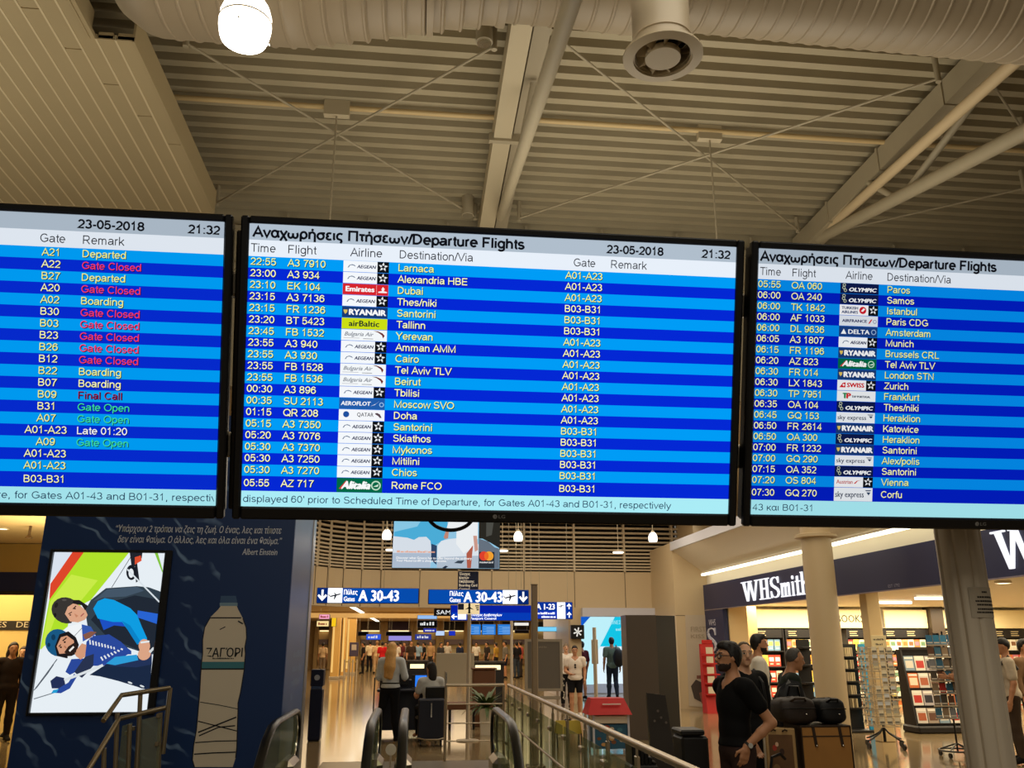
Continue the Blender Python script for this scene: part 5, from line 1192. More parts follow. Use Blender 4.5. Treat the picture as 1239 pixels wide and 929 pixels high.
for sg in (-1, 1): MB().use(M('sign_yellow', (190, 168, 40), rough=.5)).hexa([(yx-.215, yy_+sg*.10-.01, .26), (yx+.215, yy_+sg*.10-.01, .26), (yx+.215, yy_+sg*.10+.01, .26), (yx-.215, yy_+sg*.10+.01, .26), (yx-.2, yy_+sg*.02-.01, .46), (yx+.2, yy_+sg*.02-.01, .46), (yx+.2, yy_+sg*.02+.01, .46), (yx-.2, yy_+sg*.02+.01, .46)]).build('leaf_panel', t, smooth=False)
MB().use(m_black).box(yx-.05, yx+.05, yy_-.03, yy_+.03, .46, .48).build('hinge', t)
for sx in (-1, 1):
    for sg in (-1, 1): MB().use(m_black).tube([(yx+sx*.2, yy_+sg*.16, 0), (yx+sx*.2, yy_+sg*.10, .27)], .012, 8).build('leg', t)
for px, Yp_, lb_ in ((619, 24.0, 'second thin metal pole, before the distant departure screens'), (720, 19.0, 'thin metal pole in front of the cyan passage')):
    q = at(px, 800, Yp_); t = thing('slim_pole', lb_, 'pole', (q[0], Yp_, 0))
    MB().use(m_brushed).cyl((q[0], Yp_, .02), (q[0], Yp_, 2.5 if px < 700 else 2.0), .04, n=12).build('tube', t); MB().use(m_brushed).lathe([(.001, 0), (.16, 0), (.16, .02), (.045, .03)], (q[0], Yp_, 0), n=20).build('base_plate', t)
    if px > 700: MB().use(m_brushed).rbox(q[0]-.07, q[0]+.07, Yp_-.02, Yp_+.02, 1.25, 1.75, .01).build('head_plate', t)
# red topped promotion stand
Yr = 14.6; a, c = at(716, 845, Yr), at(762, 900, Yr); rx0, rx1 = float(a[0]), float(c[0])
zt, zm = float(a[2]), float(at(740, 864, Yr)[2])
t = thing('promotion_stand', 'white promotion stand with a sloping red canopy and food pictures', 'stand', ((rx0+rx1)/2, Yr, 0))
m_red = M('canopy_red', (200, 24, 26), rough=.5)
MB().use(m_red).hexa([(rx0-.09, Yr-.12, zm), (rx1+.03, Yr-.12, zm), (rx1+.03, Yr+.4, zm), (rx0-.09, Yr+.4, zm), (rx0, Yr+.05, zt), (rx1-.06, Yr+.05, zt), (rx1-.06, Yr+.35, zt), (rx0, Yr+.35, zt)]).build('canopy', t, smooth=False)
mb = MB().use(C('f0d8d0')); mb.box((rx0+rx1)/2-.14, (rx0+rx1)/2+.16, Yr-.075, Yr-.045, zm+.15, zm+.165); mb.build('canopy_stripe', t)
for x in (rx0, rx1-.03):
    for y in (Yr-.02, Yr+.35): MB().use(m_coolwhite).box(x, x+.03, y-.015, y+.015, 0, zm).build('leg', t)
MB().use(m_coolwhite).box(rx0, rx1, Yr+.34, Yr+.36, .5, zm).build('back_panel', t)
MB().use(m_white).rbox(rx0+.01, rx1, Yr-.01, Yr+.36, .44, .56, .01).build('shelf', t)
MB().use(C('2a5a76')).box(rx0+.02, rx1-.01, Yr+.0, Yr+.3, .06, .42).build('lower_case', t)
pic = MB(); rnd = random.Random(2)
for k in range(16):
    cc = rnd.choice(['7a4a2a', 'c89858', '2a2622', '40788c', 'b05030', 'd8c8a8']); x = rnd.uniform(rx0+.06, rx1-.06); z = rnd.uniform(.12, .38); r = rnd.uniform(.03, .06)
    pic.use(C(cc)).poly([(x+r*math.cos(g), Yr-.003-.0006*k, z+r*.7*math.sin(g)) for g in np.linspace(0, 6.283, 11)[:-1]])
pic.build('food_picture', t, smooth=False)
for x, cc in ((rx0+.2, 'b09878'), (rx0+.30, '8a8478')):
    q = (x, Yr+.1, .66); 
    pl = MB().use(C(cc)).cyl((x, Yr+.1 if cc == '8a8478' else Yr+.2, .665), (x, Yr+.115 if cc == '8a8478' else Yr+.215, .665), .10, n=24).build('round_tin', t)
# dark slab kiosk with a darker side face
Ys = 16.4; a, c, e_ = at(757, 744, Ys), at(793, 744, Ys), at(820, 744, Ys)
bz = 0.0; x0, x1, x2 = float(a[0]), float(c[0]), float(e_[0])
t = thing('kiosk', 'tall dark grey slab kiosk standing by the passage with a lighter front face', 'kiosk', (x1, Ys, 0))
zt = float(a[2])
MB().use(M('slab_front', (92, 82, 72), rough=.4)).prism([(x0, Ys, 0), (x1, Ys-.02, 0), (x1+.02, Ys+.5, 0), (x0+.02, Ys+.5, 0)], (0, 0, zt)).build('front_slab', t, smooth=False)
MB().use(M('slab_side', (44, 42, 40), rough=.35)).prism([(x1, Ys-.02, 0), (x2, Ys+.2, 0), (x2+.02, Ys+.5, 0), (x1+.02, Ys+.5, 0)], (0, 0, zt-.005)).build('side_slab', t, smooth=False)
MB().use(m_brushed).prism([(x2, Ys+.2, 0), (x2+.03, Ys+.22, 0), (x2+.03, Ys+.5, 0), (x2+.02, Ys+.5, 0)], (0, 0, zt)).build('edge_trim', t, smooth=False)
MB().use(m_black).box(x0+.02, x2+.02, Ys+.02, Ys+.5, -.0, .04).build('plinth', t)
# leaning dark panel and black folding cases in front
Yd = 8.6
t = thing('leaning_panel', 'dark glossy panel with faint marks leaning beside the glass railing', 'panel', at(815, 990, Yd))
P = [at(782, 838, Yd), at(805, 841, Yd), at(832, 1010, Yd-.3), at(795, 1010, Yd-.3)]; P = [tuple(map(float, p)) for p in P]
MB().use(M('panel_dark', (52, 46, 40), rough=.22)).prism(P, (0, .04, 0)).build('panel', t, smooth=False)
mb = MB().use(C('6a5e54'));
for k, (x, y) in enumerate(((796, 860), (800, 868), (806, 874), (792, 872))): q = at(x, y, Yd-.035-.001*y/10); mb.cyl(tuple(q), tuple(np.array(q)-[0, .002, 0]), .012, n=8)
mb.build('dotted_print', t); 
fl = [P[3], P[2]]
MB().use(m_black).box(min(p[0] for p in fl)-.02, max(p[0] for p in fl)+.02, fl[0][1]-.15, fl[0][1]+.3, 0, max(.02, fl[0][2])+.01).build('base', t)
Ye = 7.6
q = at(835, 930, Ye); ex = float(q[0])
t = thing('folding_case', 'black ribbed case with a hinged lid near the man in the black T-shirt', 'case', (ex, Ye, 0))
z1 = float(at(832, 881, Ye)[2])
MB().use(M('case_black', (26, 24, 24), rough=.45)).rbox(ex-.10, ex+.13, Ye-.14, Ye+.14, .02, z1-.05, .02).build('body', t)
MB().use(M('case_black')).rbox(ex-.105, ex+.10, Ye-.145, Ye+.145, z1-.045, z1, .012).build('lid', t)
for k in range(5): MB().use(m_rubber).rbox(ex-.105, ex+.135, Ye-.145, Ye+.145, .12+.13*k, .14+.13*k, .004).build('rib', t)
q = at(783, 930, 8.0); ex = float(q[0])
t = thing('bellows_case', 'dark case with sloping ribbed bellows lid against the leaning panel', 'case', (ex, 8.0, 0))
zt = float(at(770, 893, 8.0)[2])
MB().use(M('case_black')).rbox(ex-.17, ex+.07, 7.86, 8.14, .01, zt-.20, .02).build('body', t)
for k in range(6): MB().use(m_rubber).rbox(ex-.16+.035*k, ex-.12+.035*k, 7.87, 8.13, zt-.205, zt-.035*k, .008).build('bellows_fold', t)
# ------------------------------------------------------------------ bookshop: fascia, letters, lights
def serif(mb, kind, y0, z0, w, h, xf):
    """slab-serif capital in the fascia plane, y runs back to front of the letter row (towards the viewer)"""
    q = lambda a, c: (xf, y0-a*w, z0+c*h)
    def bar(pts): mb.prism([q(*p) for p in pts], (-.03, 0, 0))
    s2 = .05
    if kind == 'W':
        bar([(.05, 1), (.18, 1), (.345, 0), (.27, 0)]); bar([(.42, 1), (.50, 1), (.36, 0), (.27, 0)][0:2]+[(.36, .0), (.30, .0)])
        bar([(.43, 1), (.54, 1), (.725, 0), (.65, 0)]); bar([(.86, 1), (.92, 1), (.74, 0), (.68, 0)])
        for a, c in ((-.03, .28), (.36, .60), (.78, 1.0)): bar([(a, 1), (c, 1), (c, 1-s2), (a, 1-s2)])
    if kind == 'H':
        for a in (.14, .66): bar([(a+.02, 0), (a+.17, 0), (a+.17, 1), (a+.02, 1)])
        bar([(.3, .47), (.7, .47), (.7, .55), (.3, .55)])
        for a in (.02, .54):
            for z in (0, 1-s2): bar([(a, z), (a+.44, z), (a+.44, z+s2), (a, z+s2)])
    if kind == 'S':
        pts = []
        C_ = [(.82, .78), (.72, .92), (.5, .97), (.26, .92), (.16, .76), (.26, .6), (.5, .5), (.76, .38), (.84, .22), (.72, .08), (.5, .03), (.26, .08), (.14, .26)]
        wd = [.04, .05, .06, .10, .14, .16, .17, .16, .14, .10, .06, .05, .04]
        for i in range(len(C_)-1):
            (a, c), (d, e_) = C_[i], C_[i+1]; L_ = math.hypot(d-a, e_-c); nx, ny = -(e_-c)/L_, (d-a)/L_
            w0, w1 = wd[i]*.5, wd[i+1]*.5; bar([(a-nx*w0, c-ny*w0*.7), (d-nx*w1, e_-ny*w1*.7), (d+nx*w1, e_+ny*w1*.7), (a+nx*w0, c+ny*w0*.7)])
        bar([(.78, .98), (.86, .98), (.86, .68), (.80, .68)]); bar([(.10, .34), (.16, .34), (.20, .02), (.12, .02)])
    if kind in 'mith':
        xh = .64
        stems = {'m': (.10, .42, .74), 'i': (.36,), 't': (.34,), 'h': (.12, .64)}[kind]; ww = {'m': .105, 'i': .24, 't': .21, 'h': .14}[kind]
        for k, a in enumerate(stems):
            top = {'i': xh, 't': .86, 'h': 1.0 if k == 0 else xh-.06, 'm': xh if k == 0 else xh-.06}[kind]
            bar([(a, 0), (a+ww, 0), (a+ww, top), (a, top-.03)])
            bar([(a-ww*.5, 0), (a+ww*1.5, 0), (a+ww*1.5, s2), (a-ww*.5, s2)])
            if k == 0 and kind in 'mi': bar([(a-ww*.5, xh-s2), (a, xh-s2), (a, xh), (a-ww*.5, xh-.02)])
            if k == 0 and kind == 'h': bar([(a-ww*.5, 1-s2), (a, 1-s2), (a, 1), (a-ww*.5, 1)])
        for a, c in zip(stems, stems[1:]): bar([(a+ww, xh-.20), (a+ww, xh-.12), (c-.04, xh), (c+ww*.7, xh), (c+ww, xh-.08), (c+ww, xh-.18), (c, xh-.14), (c-.04, xh-.09)])
        if kind == 't': bar([(.1, xh-s2), (.9, xh-s2), (.9, xh), (.1, xh)]); bar([(.5, 0), (.8, .0), (.9, .1), (.8, .1), (.6, .06)])
        if kind == 'i': bar([(.36+.15+.17*math.cos(g), .82+.085*math.sin(g)) for g in np.linspace(0, 6.283, 13)[:-1]])
t = thing('shop_fascia', 'long navy bookshop fascia carrying large white serif letters', 'shop sign', (FX, 16, FB))
MB().use(m_navy).box(FX-.12, FX, SH0, SHE, FB, FT).box(FX-.12, FX, SH1, SHE, 0, FB-.0).build('fascia_board', t, smooth=False)
MB().use(M('fascia_edge', (150, 140, 150), rough=.3, metal=.6)).box(FX-.125, FX-.118, SH0, SHE, FB-.012, FB+.008).build('lower_edge', t, smooth=False)
mw = E((250, 250, 255), 1.15)
def ypx(px): return float(atx(px, 700, FX-.12)[1])
zb = FB+.095; hc = .46
for ks, pxs in (('WHSmith', (897.5, 918, 931, 944, 957, 962, 969, 981)),):
    for k, (a, c) in zip(ks, zip(pxs, pxs[1:])):
        lt = MB().use(mw); y0, y1 = ypx(a), ypx(c); serif(lt, k, y0, zb, y0-y1, hc, FX-.12); lt.build('letter', t, smooth=False)
y0 = ypx(1210)
for k, w in zip('WHS', (1.05, .8, .6)):
    lt = MB().use(mw); serif(lt, k, y0, FB+.10, w*.9, .52, FX-.12); lt.build('letter', t, smooth=False); y0 -= w*.93
mb = MB().use(C('9a9ab0')); write(mb, 'EST 1792', (FX-.125, float(atx(1075, 709, FX-.12)[1]), float(atx(1075, 711, FX-.12)[2])), -Yv, Z, .05, .36, bold=.0); mb.build('small_lettering', t, smooth=False)
mb = MB().use(C('d0d0dc')); zz = 2.05
write(mb, 'WHS', (FX-.125, 23.35, 2.12), -Yv, Z, .16, .55, bold=.0)
serif(mb, 'S', 23.55, 1.45, .85, .62, FX-.122); mb.build('pilaster_lettering', t, smooth=False)
# strip light along the cove
t = thing('strip_light', 'long bright strip light running along the white cove over the shop fascia', 'lamp', (FX-.2, 16, 3.45))
MB().use(m_white).box(FX-.24, FX-.14, 9.6, 23.4, 3.49, 3.53).build('channel', t, smooth=False)
for k in range(10): MB().use(E((255, 246, 214), 4.0)).box(FX-.235, FX-.145, 9.62+1.38*k, 9.62+1.38*k+1.36, 3.44, 3.49).build('tube', t, smooth=False)
for px, py, lb_ in ((1082, 729, 'ceiling strip lamp inside the bookshop nearer the books sign'), (1130, 724, 'ceiling strip lamp inside the bookshop partly behind the ribbed post')):
    q = atz(px, py, 2.60)
    t = thing('ceiling_lamp', lb_, 'lamp', q); MB().use(E((255, 250, 232), 3)).rbox(q[0]-.42, q[0]+.42, q[1]-.06, q[1]+.06, 2.575, 2.63, .01).build('diffuser', t)
    MB().use(m_white).box(q[0]-.42, q[0]+.42, q[1]-.03, q[1]+.03, 2.63, 2.66).build('base', t)
q = atz(1214, 705.5, 2.62)
t = thing('recessed_lamp', 'small round recessed lamp in the bookshop ceiling beside the ribbed post', 'lamp', q)
MB().use(E((255, 250, 232), 3)).lathe([(.001, 0), (.1, 0), (.1, .04)], q, n=20).build('diffuser', t); MB().use(m_white).lathe([(.1, -.006), (.125, -.006), (.125, .04)], q, n=20).build('trim_ring', t)
# header boards and shelves on the shop's back wall
YB = 24.34
def sx_(px): return float(at(px, 750, YB)[0])
HZ0, HZ1 = float(at(1040, 760, YB)[2]), float(at(1040, 738, YB)[2])
for a, c, tx, lb_ in ((905, 1046, 'BOOKS', 'cream header board lettered books over the back shelves'), (1063, 1114, '', 'blank cream header board between the square pillar and the dark column'), (1131, 1240, '', 'blank cream header board beyond the dark column')):
    x0, x1 = sx_(a), sx_(c)
    t = thing('header_board', lb_, 'sign', (x0, YB, HZ0)); MB().use(M('header_cream', (244, 226, 176), rough=.5)).rbox(x0, x1, YB-.34, YB-.30, HZ0, HZ1, .006).build('board', t)
    MB().use(m_white).box(x0, x1, YB-.30, YB, HZ0, HZ0+.03).build('bracket', t)
    if tx: mb = MB().use(C('3a342c')); write(mb, tx, (sx_(1006), YB-.345, HZ0+.16), X, Z, .20, sx_(1038)-sx_(1006), bold=.012); mb.build('lettering', t, smooth=False)
MB().use(M('dark_column', (64, 52, 40), rough=.5)).rbox(sx_(1115), sx_(1130), YB-.5, YB-.1, 0, 2.66, .01).build('column', kind='structure')
# square cream pillar at the shop front
q0_, q1_ = atx(1042, 800, 8.2), atx(1060, 800, 8.2); yq = 15.6
xq = float(at(1051, 760, yq)[0])
MB().use(m_cream).rbox(xq+.01, xq+.27, yq, yq+.25, 0, 2.66, .01).build('column_square', kind='structure')
# big round column in front of the shop
YC = 14.5; q = at(994, 720, YC); cx, cy, cr = float(q[0]), YC, .255
b = MB().use(m_wall).lathe([(cr, 0), (cr, 4.3)], (cx, cy, 0), n=40); b.use(m_wall).lathe([(cr, 3.42), (cr+.10, 3.44), (cr+.10, 3.49), (cr, 3.52)], (cx, cy, 0), n=40)
b.build('column_round', kind='structure')
# wall shelving: one unit per bay, books are things of their own
m_shelf = M('shelf_black', (26, 22, 20), rough=.5)
SHZ = [float(at(1000, p, YB-.3)[2]) for p in (787, 806, 825, 843, 860)]
BAYS = [(906, 942, 'bay next to the cream wall'), (943, 979, 'bay beside the round column'), (1016, 1048, 'bay by the square pillar'), (1060, 1114, 'bay before the dark column'), (1131, 1186, 'bay behind the ribbed post'), (1190, 1250, 'last bay at the edge')]
BC = ['d84a38', 'f0b048', 'f6ecd0', '7aa0c0', 'e07a40', 'faf4e2', 'b04a4a', '6a8a6a', 'f2d868', 'd07a8a', '8a6040', 'f6c890']
CN = ['red', 'orange', 'ivory', 'blue', 'rust', 'white', 'maroon', 'dark green', 'yellow', 'pink', 'brown', 'peach']
book_mesh = []
for k, c in enumerate(BC):
    m = MB().use(C(c, .45)).rbox(-.085, .085, -.012, .012, 0, .30, .003); m.use(C(BC[(k+5) % 12], .45)).box(-.065, .065, -.0135, -.0125, .13, .24).use(C('f4ead0', .5)).box(-.045, .045, -.0135, -.0125, .05, .075)
    book_mesh.append(m.mesh('book'))
rnd = random.Random(11); rowname = ['top', 'second', 'middle', 'fourth', 'lowest']
for a, c, bn in BAYS:
    x0, x1 = sx_(a)+.01, sx_(c)-.01
    t = thing('bookcase', f'black wall bookcase, {bn}', 'bookcase', (x0, YB, 0))
    MB().use(m_shelf).box(x0, x1, YB-.035, YB-.005, .05, HZ0-.02).build('back_panel', t, smooth=False)
    for x in (x0, x1-.03): MB().use(m_shelf).box(x, x+.03, YB-.30, YB-.035, 0, HZ0-.02).build('side_panel', t, smooth=False)
    MB().use(m_shelf).box(x0+.03, x1-.03, YB-.28, YB-.035, HZ0-.26, HZ0-.02).build('sign_panel', t, smooth=False)
    mb = MB().use(C('c8b890')); nx = max(1, int((x1-x0)/.5))
    for k in range(nx):
        for r in range(3): xx = x0+.1+k*(x1-x0-.1)/nx; mb.box(xx, xx+.24-.03*(r % 2), YB-.284, YB-.281, HZ0-.10-.055*r, HZ0-.08-.055*r)
    mb.build('category_lettering', t, smooth=False)
    for r, z in enumerate(SHZ):
        MB().use(m_shelf).box(x0+.03, x1-.03, YB-.29, YB-.035, z-.03, z).build('shelf', t, smooth=False)
        x = x0+.03+.09
        while x < x1-.03-.09:
            k = rnd.choice((0, 1, 2, 2, 2, 3, 4, 5, 5, 5, 6, 7, 8, 9, 10, 11, 11, 11, 1))
            if r in (1, 2) and rnd.random() < .4: k = rnd.choice((0, 4, 6))
            o = bpy.data.objects.new('book', book_mesh[k]); COL.objects.link(o); o.location = (x, YB-.20, z+.001); o.rotation_euler.x = -.0
            tag(o, f'{CN[k]} book on the {rowname[r]} shelf of the {bn}', 'book', f'{CN[k]} books, {rowname[r]} shelf, {bn}')
            x += .178+rnd.choice((0, 0, .004, .012))
# ---- free-standing racks
def rack_card(name, label, cat, cx, cy, zb, zt, w, mk, mc, rows, base): pass
# wire postcard carousel
q = atz(1072, 905, 0); cx, cy = float(q[0]), float(q[1]); z0 = float(at(1070, 878, cy)[2]); z1 = float(at(1065, 784, cy)[2])
t = thing('postcard_carousel', 'pale wire postcard carousel on a black castor base in front of the bookshop', 'rack', (cx, cy, 0))
m_wire = M('wire_white', (206, 190, 160), rough=.4)
MB().use(m_black).cyl((cx, cy, .1), (cx, cy, z0+.05), .025, n=12).build('pole', t)
for k in range(4):
    a = math.radians(20+90*k); c, s_ = math.cos(a), math.sin(a)
    MB().use(m_black).tube([(cx, cy, z0-.02), (cx+c*.1, cy+s_*.1, .24), (cx+c*.30, cy+s_*.30, .15), (cx+c*.38, cy+s_*.38, .13)], .014, 8).build('leg', t)
    MB().use(m_rubber).cyl((cx+c*.38-.015, cy+s_*.38, .05), (cx+c*.38+.015, cy+s_*.38, .05), .05, n=14).build('castor', t)
hw = .20; nr = 10
for sd, (ux_, uy_) in enumerate(((0, -1), (-1, 0), (1, 0), (0, 1))):
    pn = MB().use(m_wire); tx_, ty_ = -uy_, ux_
    P = lambda a, d, z: (cx+tx_*a+ux_*d, cy+ty_*a+uy_*d, z)
    for a in (-hw, -hw/3, hw/3, hw): pn.tube([P(a, hw, z0), P(a, hw, z1)], .006, 6)
    for r in range(nr+1):
        z = z0+(z1-z0)*r/nr; pn.tube([P(-hw, hw, z), P(hw, hw, z)], .008, 6)
        if r < nr: pn.tube([P(-hw, hw, z+.02), P(-hw, hw+.04, z+.05), P(hw, hw+.04, z+.05), P(hw, hw, z+.02)], .005, 6)
    pn.build('wire_panel', t)
MB().use(M('header_cream')).rbox(cx-.15, cx+.12, cy-.21, cy-.19, z1, z1+.21, .004).build('top_card', t)
mb = MB().use(C('6a6050')); smudge(mb, (cx-.11, cy-.212, z1+.13), X, Z, .03, .19, 2); smudge(mb, (cx-.08, cy-.212, z1+.05), X, Z, .03, .12, 3); mb.build('lettering', t, smooth=False)
pc_mesh = [MB().use(C(c)).box(-.045, .045, -.002, .002, 0, .12).use(C(d)).box(-.04, .04, -.003, -.0021, .01, .06).mesh('postcard') for c, d in (('d8ceb4', '6a6458'), ('a8a290', 'c8b890'), ('c8ccd0', '8a7a5a'), ('e0d4b8', '7a7666'))]
for r in range(nr):
    for k in range(3):
        z = z0+(z1-z0)*r/nr
        if rnd.random() < .12: continue
        o = bpy.data.objects.new('postcard', pc_mesh[rnd.randrange(4)]); COL.objects.link(o); o.location = (cx-hw*.66+hw*.66*k, cy-hw-.034, z+.03); o.rotation_euler.x = -.1
        tag(o, f'postcard in the front of the carousel, row {("lowest", "second", "third", "fourth", "fifth", "sixth", "seventh", "eighth", "ninth", "top")[r]}, {("first", "middle", "last")[k]} pocket', 'postcard', 'postcards in the wire carousel')
        o = bpy.data.objects.new('postcard', pc_mesh[rnd.randrange(4)]); COL.objects.link(o); o.location = (cx-hw-.034, cy-hw*.66+hw*.66*k, z+.03); o.rotation_euler = (-.1, 0, -math.pi/2)
        tag(o, f'postcard in the side of the carousel, row {("lowest", "second", "third", "fourth", "fifth", "sixth", "seventh", "eighth", "ninth", "top")[r]}, {("far", "middle", "near")[k]} pocket', 'postcard', 'postcards in the wire carousel side')
# blue-edged paperback rack left of the carousel
q = atz(1040, 886, 0); cx, cy = float(q[0])-.05, float(q[1]); zt = float(at(1040, 779, cy)[2])
t = thing('paperback_rack', 'black paperback rack with a bright blue edge panel beside the wire carousel', 'rack', (cx, cy, 0))
x0, x1 = float(at(1022, 800, cy)[0]), float(at(1049, 800, cy)[0])
MB().use(C('2f9fd0')).prism([(x1-.10, cy-.02, .05), (x1+.06, cy-.02, .05), (x1-.02, cy-.02, zt), (x1-.16, cy-.02, zt)], (0, .04, 0)).build('edge_panel', t, smooth=False)
MB().use(m_shelf).box(x0, x1-.1, cy+.2, cy+.23, .05, zt).build('back_panel', t, smooth=False)
MB().use(m_shelf).rbox(x0-.05, x1+.08, cy-.12, cy+.25, 0, .05, .01).build('base', t)
for r, p in enumerate((794, 809, 824, 840, 856)):
    z = float(at(1030, p, cy)[2]); MB().use(m_shelf).box(x0, x1-.1, cy-.06, cy+.2, z-.02, z).build('shelf', t, smooth=False)
    for k in range(4):
        m = MB().use(C(rnd.choice(('d8c8a0', 'c8b890', 'b8a888', '6a6048')))).rbox(-.016, .016, -.07, .07, 0, .17, .003).mesh('book'); o = bpy.data.objects.new('book', m); COL.objects.link(o)
        o.location = (x0+.03+.042*k, cy+.04, z+.001); tag(o, f'paperback in the blue-edged rack, {rowname[r]} shelf, {("first", "second", "third", "fourth")[k]} in its row', 'book', 'paperbacks in the blue-edged rack')
# black magazine stand and its magazines
q0_ = atz(1112, 888, 0); cy = float(q0_[1])+.1; x0 = float(at(1106, 850, cy)[0]); x1 = float(at(1172, 850, cy)[0]); zt = float(at(1120, 786, cy)[2])
t = thing('magazine_stand', 'black stepped magazine stand next to the ribbed post', 'rack', ((x0+x1)/2, cy, 0))
MB().use(m_shelf).prism([(x0, cy-.02, .06), (x0, cy+.45, .06), (x0, cy+.45, zt), (x0, cy+.28, zt)], (.03, 0, 0)).build('side_panel', t, smooth=False)
MB().use(m_shelf).prism([(x1-.03, cy-.02, .06), (x1-.03, cy+.45, .06), (x1-.03, cy+.45, zt), (x1-.03, cy+.28, zt)], (.03, 0, 0)).build('side_panel', t, smooth=False)
MB().use(m_shelf).box(x0+.03, x1-.03, cy+.42, cy+.45, .06, zt).build('back_panel', t, smooth=False)
MB().use(m_shelf).rbox(x0-.04, x1+.06, cy-.12, cy+.48, 0, .14, .03).build('base', t)
MB().use(M('header_dark', (44, 38, 34))).rbox(x0, x1, cy+.28, cy+.33, zt, zt+.05, .005).build('top_rail', t)
mgm = []
for c, d in (('d8d0c4', 'b06040'), ('c8b8a0', '40566a'), ('e8e0d0', 'c03a30'), ('a89888', '6a4a3a'), ('d0703a', 'f0e0c0'), ('b8b0b0', '33333a'), ('8aa0b0', 'e0d8c8')):
    mgm.append(MB().use(C(c, .35)).rbox(-.105, .105, -.006, .006, 0, .28, .002).use(C(d, .35)).box(-.08, .08, -.0075, -.0065, .05, .19).use(C('f2ecdf', .35)).box(-.09, .09, -.0075, -.0065, .225, .26).mesh('magazine'))
for r in range(4):
    z = .18+r*(zt-.26)/4; yy = cy+.02+r*.075
    MB().use(m_shelf).box(x0+.03, x1-.03, yy-.04, cy+.42, z-.02, z).build('shelf', t, smooth=False)
    x = x0+.15; k = 0
    while x < x1-.12:
        o = bpy.data.objects.new('magazine', mgm[(k*3+r*2) % 7]); COL.objects.link(o); o.location = (x, yy, z+.001); o.rotation_euler.x = -.12
        tag(o, f'magazine on the black stand, {("lowest", "second", "third", "top")[r]} step, {("first", "second", "third", "fourth", "fifth", "sixth")[k]} from the carousel side', 'magazine', 'magazines on the black stand'); x += .225; k += 1
# tall slim postcard spinner in front of it
q = atz(1160, 916, 0); cx, cy = float(q[0]), float(q[1]); z0 = float(at(1150, 868, cy)[2]); z1 = float(at(1145, 766, cy)[2])
t = thing('card_spinner', 'tall slim spinner of picture cards half hidden by the ribbed post', 'rack', (cx, cy, 0))
MB().use(m_black).cyl((cx, cy, .06), (cx, cy, z1+.03), .014, n=10).build('pole', t)
MB().use(m_black).tube([(cx+.27*math.cos(g), cy+.27*math.sin(g), .10) for g in np.linspace(0, 6.283, 25)[:-1]], .013, 8, closed=True).build('base_ring', t)
for k in range(4):
    a = .6+math.pi/2*k; MB().use(m_black).tube([(cx, cy, .2), (cx+.27*math.cos(a), cy+.27*math.sin(a), .10)], .011, 8).build('leg', t)
    MB().use(m_rubber).cyl((cx+.27*math.cos(a)-.012, cy+.27*math.sin(a), .04), (cx+.27*math.cos(a)+.012, cy+.27*math.sin(a), .04), .04, n=12).build('castor', t)
sw = .30; x0 = cx-.36
for r in range(7):
    z = z0+(z1-z0)*r/7; MB().use(m_wire if r % 2 else m_brushed).box(x0, x0+.46, cy-.15, cy-.11, z-.012, z+.01).build('tray', t, smooth=False)
    for k in range(4):
        c = ('4a7a94', '7a6a58', 'a08a70', '5a5248', '8a8c90', '684838', '3a6a86')[(r+2*k) % 7]
        if r == 2 and k == 1: c = 'b83a34'
        if r == 6: c = ('3a7aa0', '3a88b0', '4a90b8', '2f6f98')[k]
        m = MB().use(C(c, .35)).box(-.052, .052, -.002, .002, 0, .14).use(C('d8d0c0', .35)).box(-.045, .045, -.003, -.0021, .015, .035).mesh('picture_card'); o = bpy.data.objects.new('picture_card', m); COL.objects.link(o); o.location = (x0+.055+.117*k, cy-.135, z+.011); o.rotation_euler.x = -.08
        tag(o, f'card on the slim spinner, tray {("lowest", "second", "third", "fourth", "fifth", "sixth", "top")[r]}, {("first", "second", "third", "fourth")[k]} along', 'card', 'cards on the slim spinner')
MB().use(m_black).box(x0+.2, x0+.24, cy-.11, cy, z0, z1).build('spine', t, smooth=False)
# black racks beside the round column
cy = 18.5; x0, x1 = float(at(972, 820, cy)[0]), float(at(988, 820, cy)[0])
t = thing('wire_rack', 'narrow black rack of stacked trays showing just beside the round column', 'rack', (x0, cy, 0))
MB().use(m_shelf).box(x0, x1, cy+.2, cy+.23, 0, 1.75).build('back_panel', t, smooth=False)
for k in range(5): MB().use(m_shelf).rbox(x0, x1, cy-.1, cy+.2, .12+.36*k, .16+.36*k, .006).build('tray', t)
# red book stand and poster on the pilaster
cy = 22.0; q = at(864, 850, cy); x0, x1 = float(at(856, 850, cy)[0]), float(at(872, 850, cy)[0]); zt = float(at(864, 779, cy)[2])
t = thing('book_stand', 'bright red tiered book stand between the pilaster poster and the man in black', 'stand', ((x0+x1)/2, cy, 0))
m_rs = M('stand_red', (186, 30, 26), rough=.5)
MB().use(m_rs).prism([(x0, cy+.02, 0), (x0, cy+.4, 0), (x0, cy+.4, zt), (x0, cy+.3, zt)], (x1-x0, 0, 0)).build('body', t, smooth=False)
MB().use(m_rs).rbox(x0+.05, x1-.02, cy+.28, cy+.34, zt, zt+.1, .01).build('top_card', t)
for r, p in enumerate((791, 802, 815, 826, 839)):
    z = float(at(860, p, cy)[2]); MB().use(m_rs).box(x0-.02, x1, cy-.10+.03*r*0, cy+.14, z-.03, z).build('tray', t, smooth=False)
    m = MB().use(C('d8cdb4')).rbox(-.085, .085, -.02, .02, 0, .16, .004).mesh('book'); o = bpy.data.objects.new('book', m); COL.objects.link(o); o.location = (x0+.11, cy-.06, z+.001)
    tag(o, f'cream book on the red book stand, {rowname[r]} tray', 'book', 'cream books on the red stand')
t = thing('wall_poster', 'pale poster with dark figures on the shop pilaster beside the red stand', 'poster', (7.4, SHE-.02, 1.2))
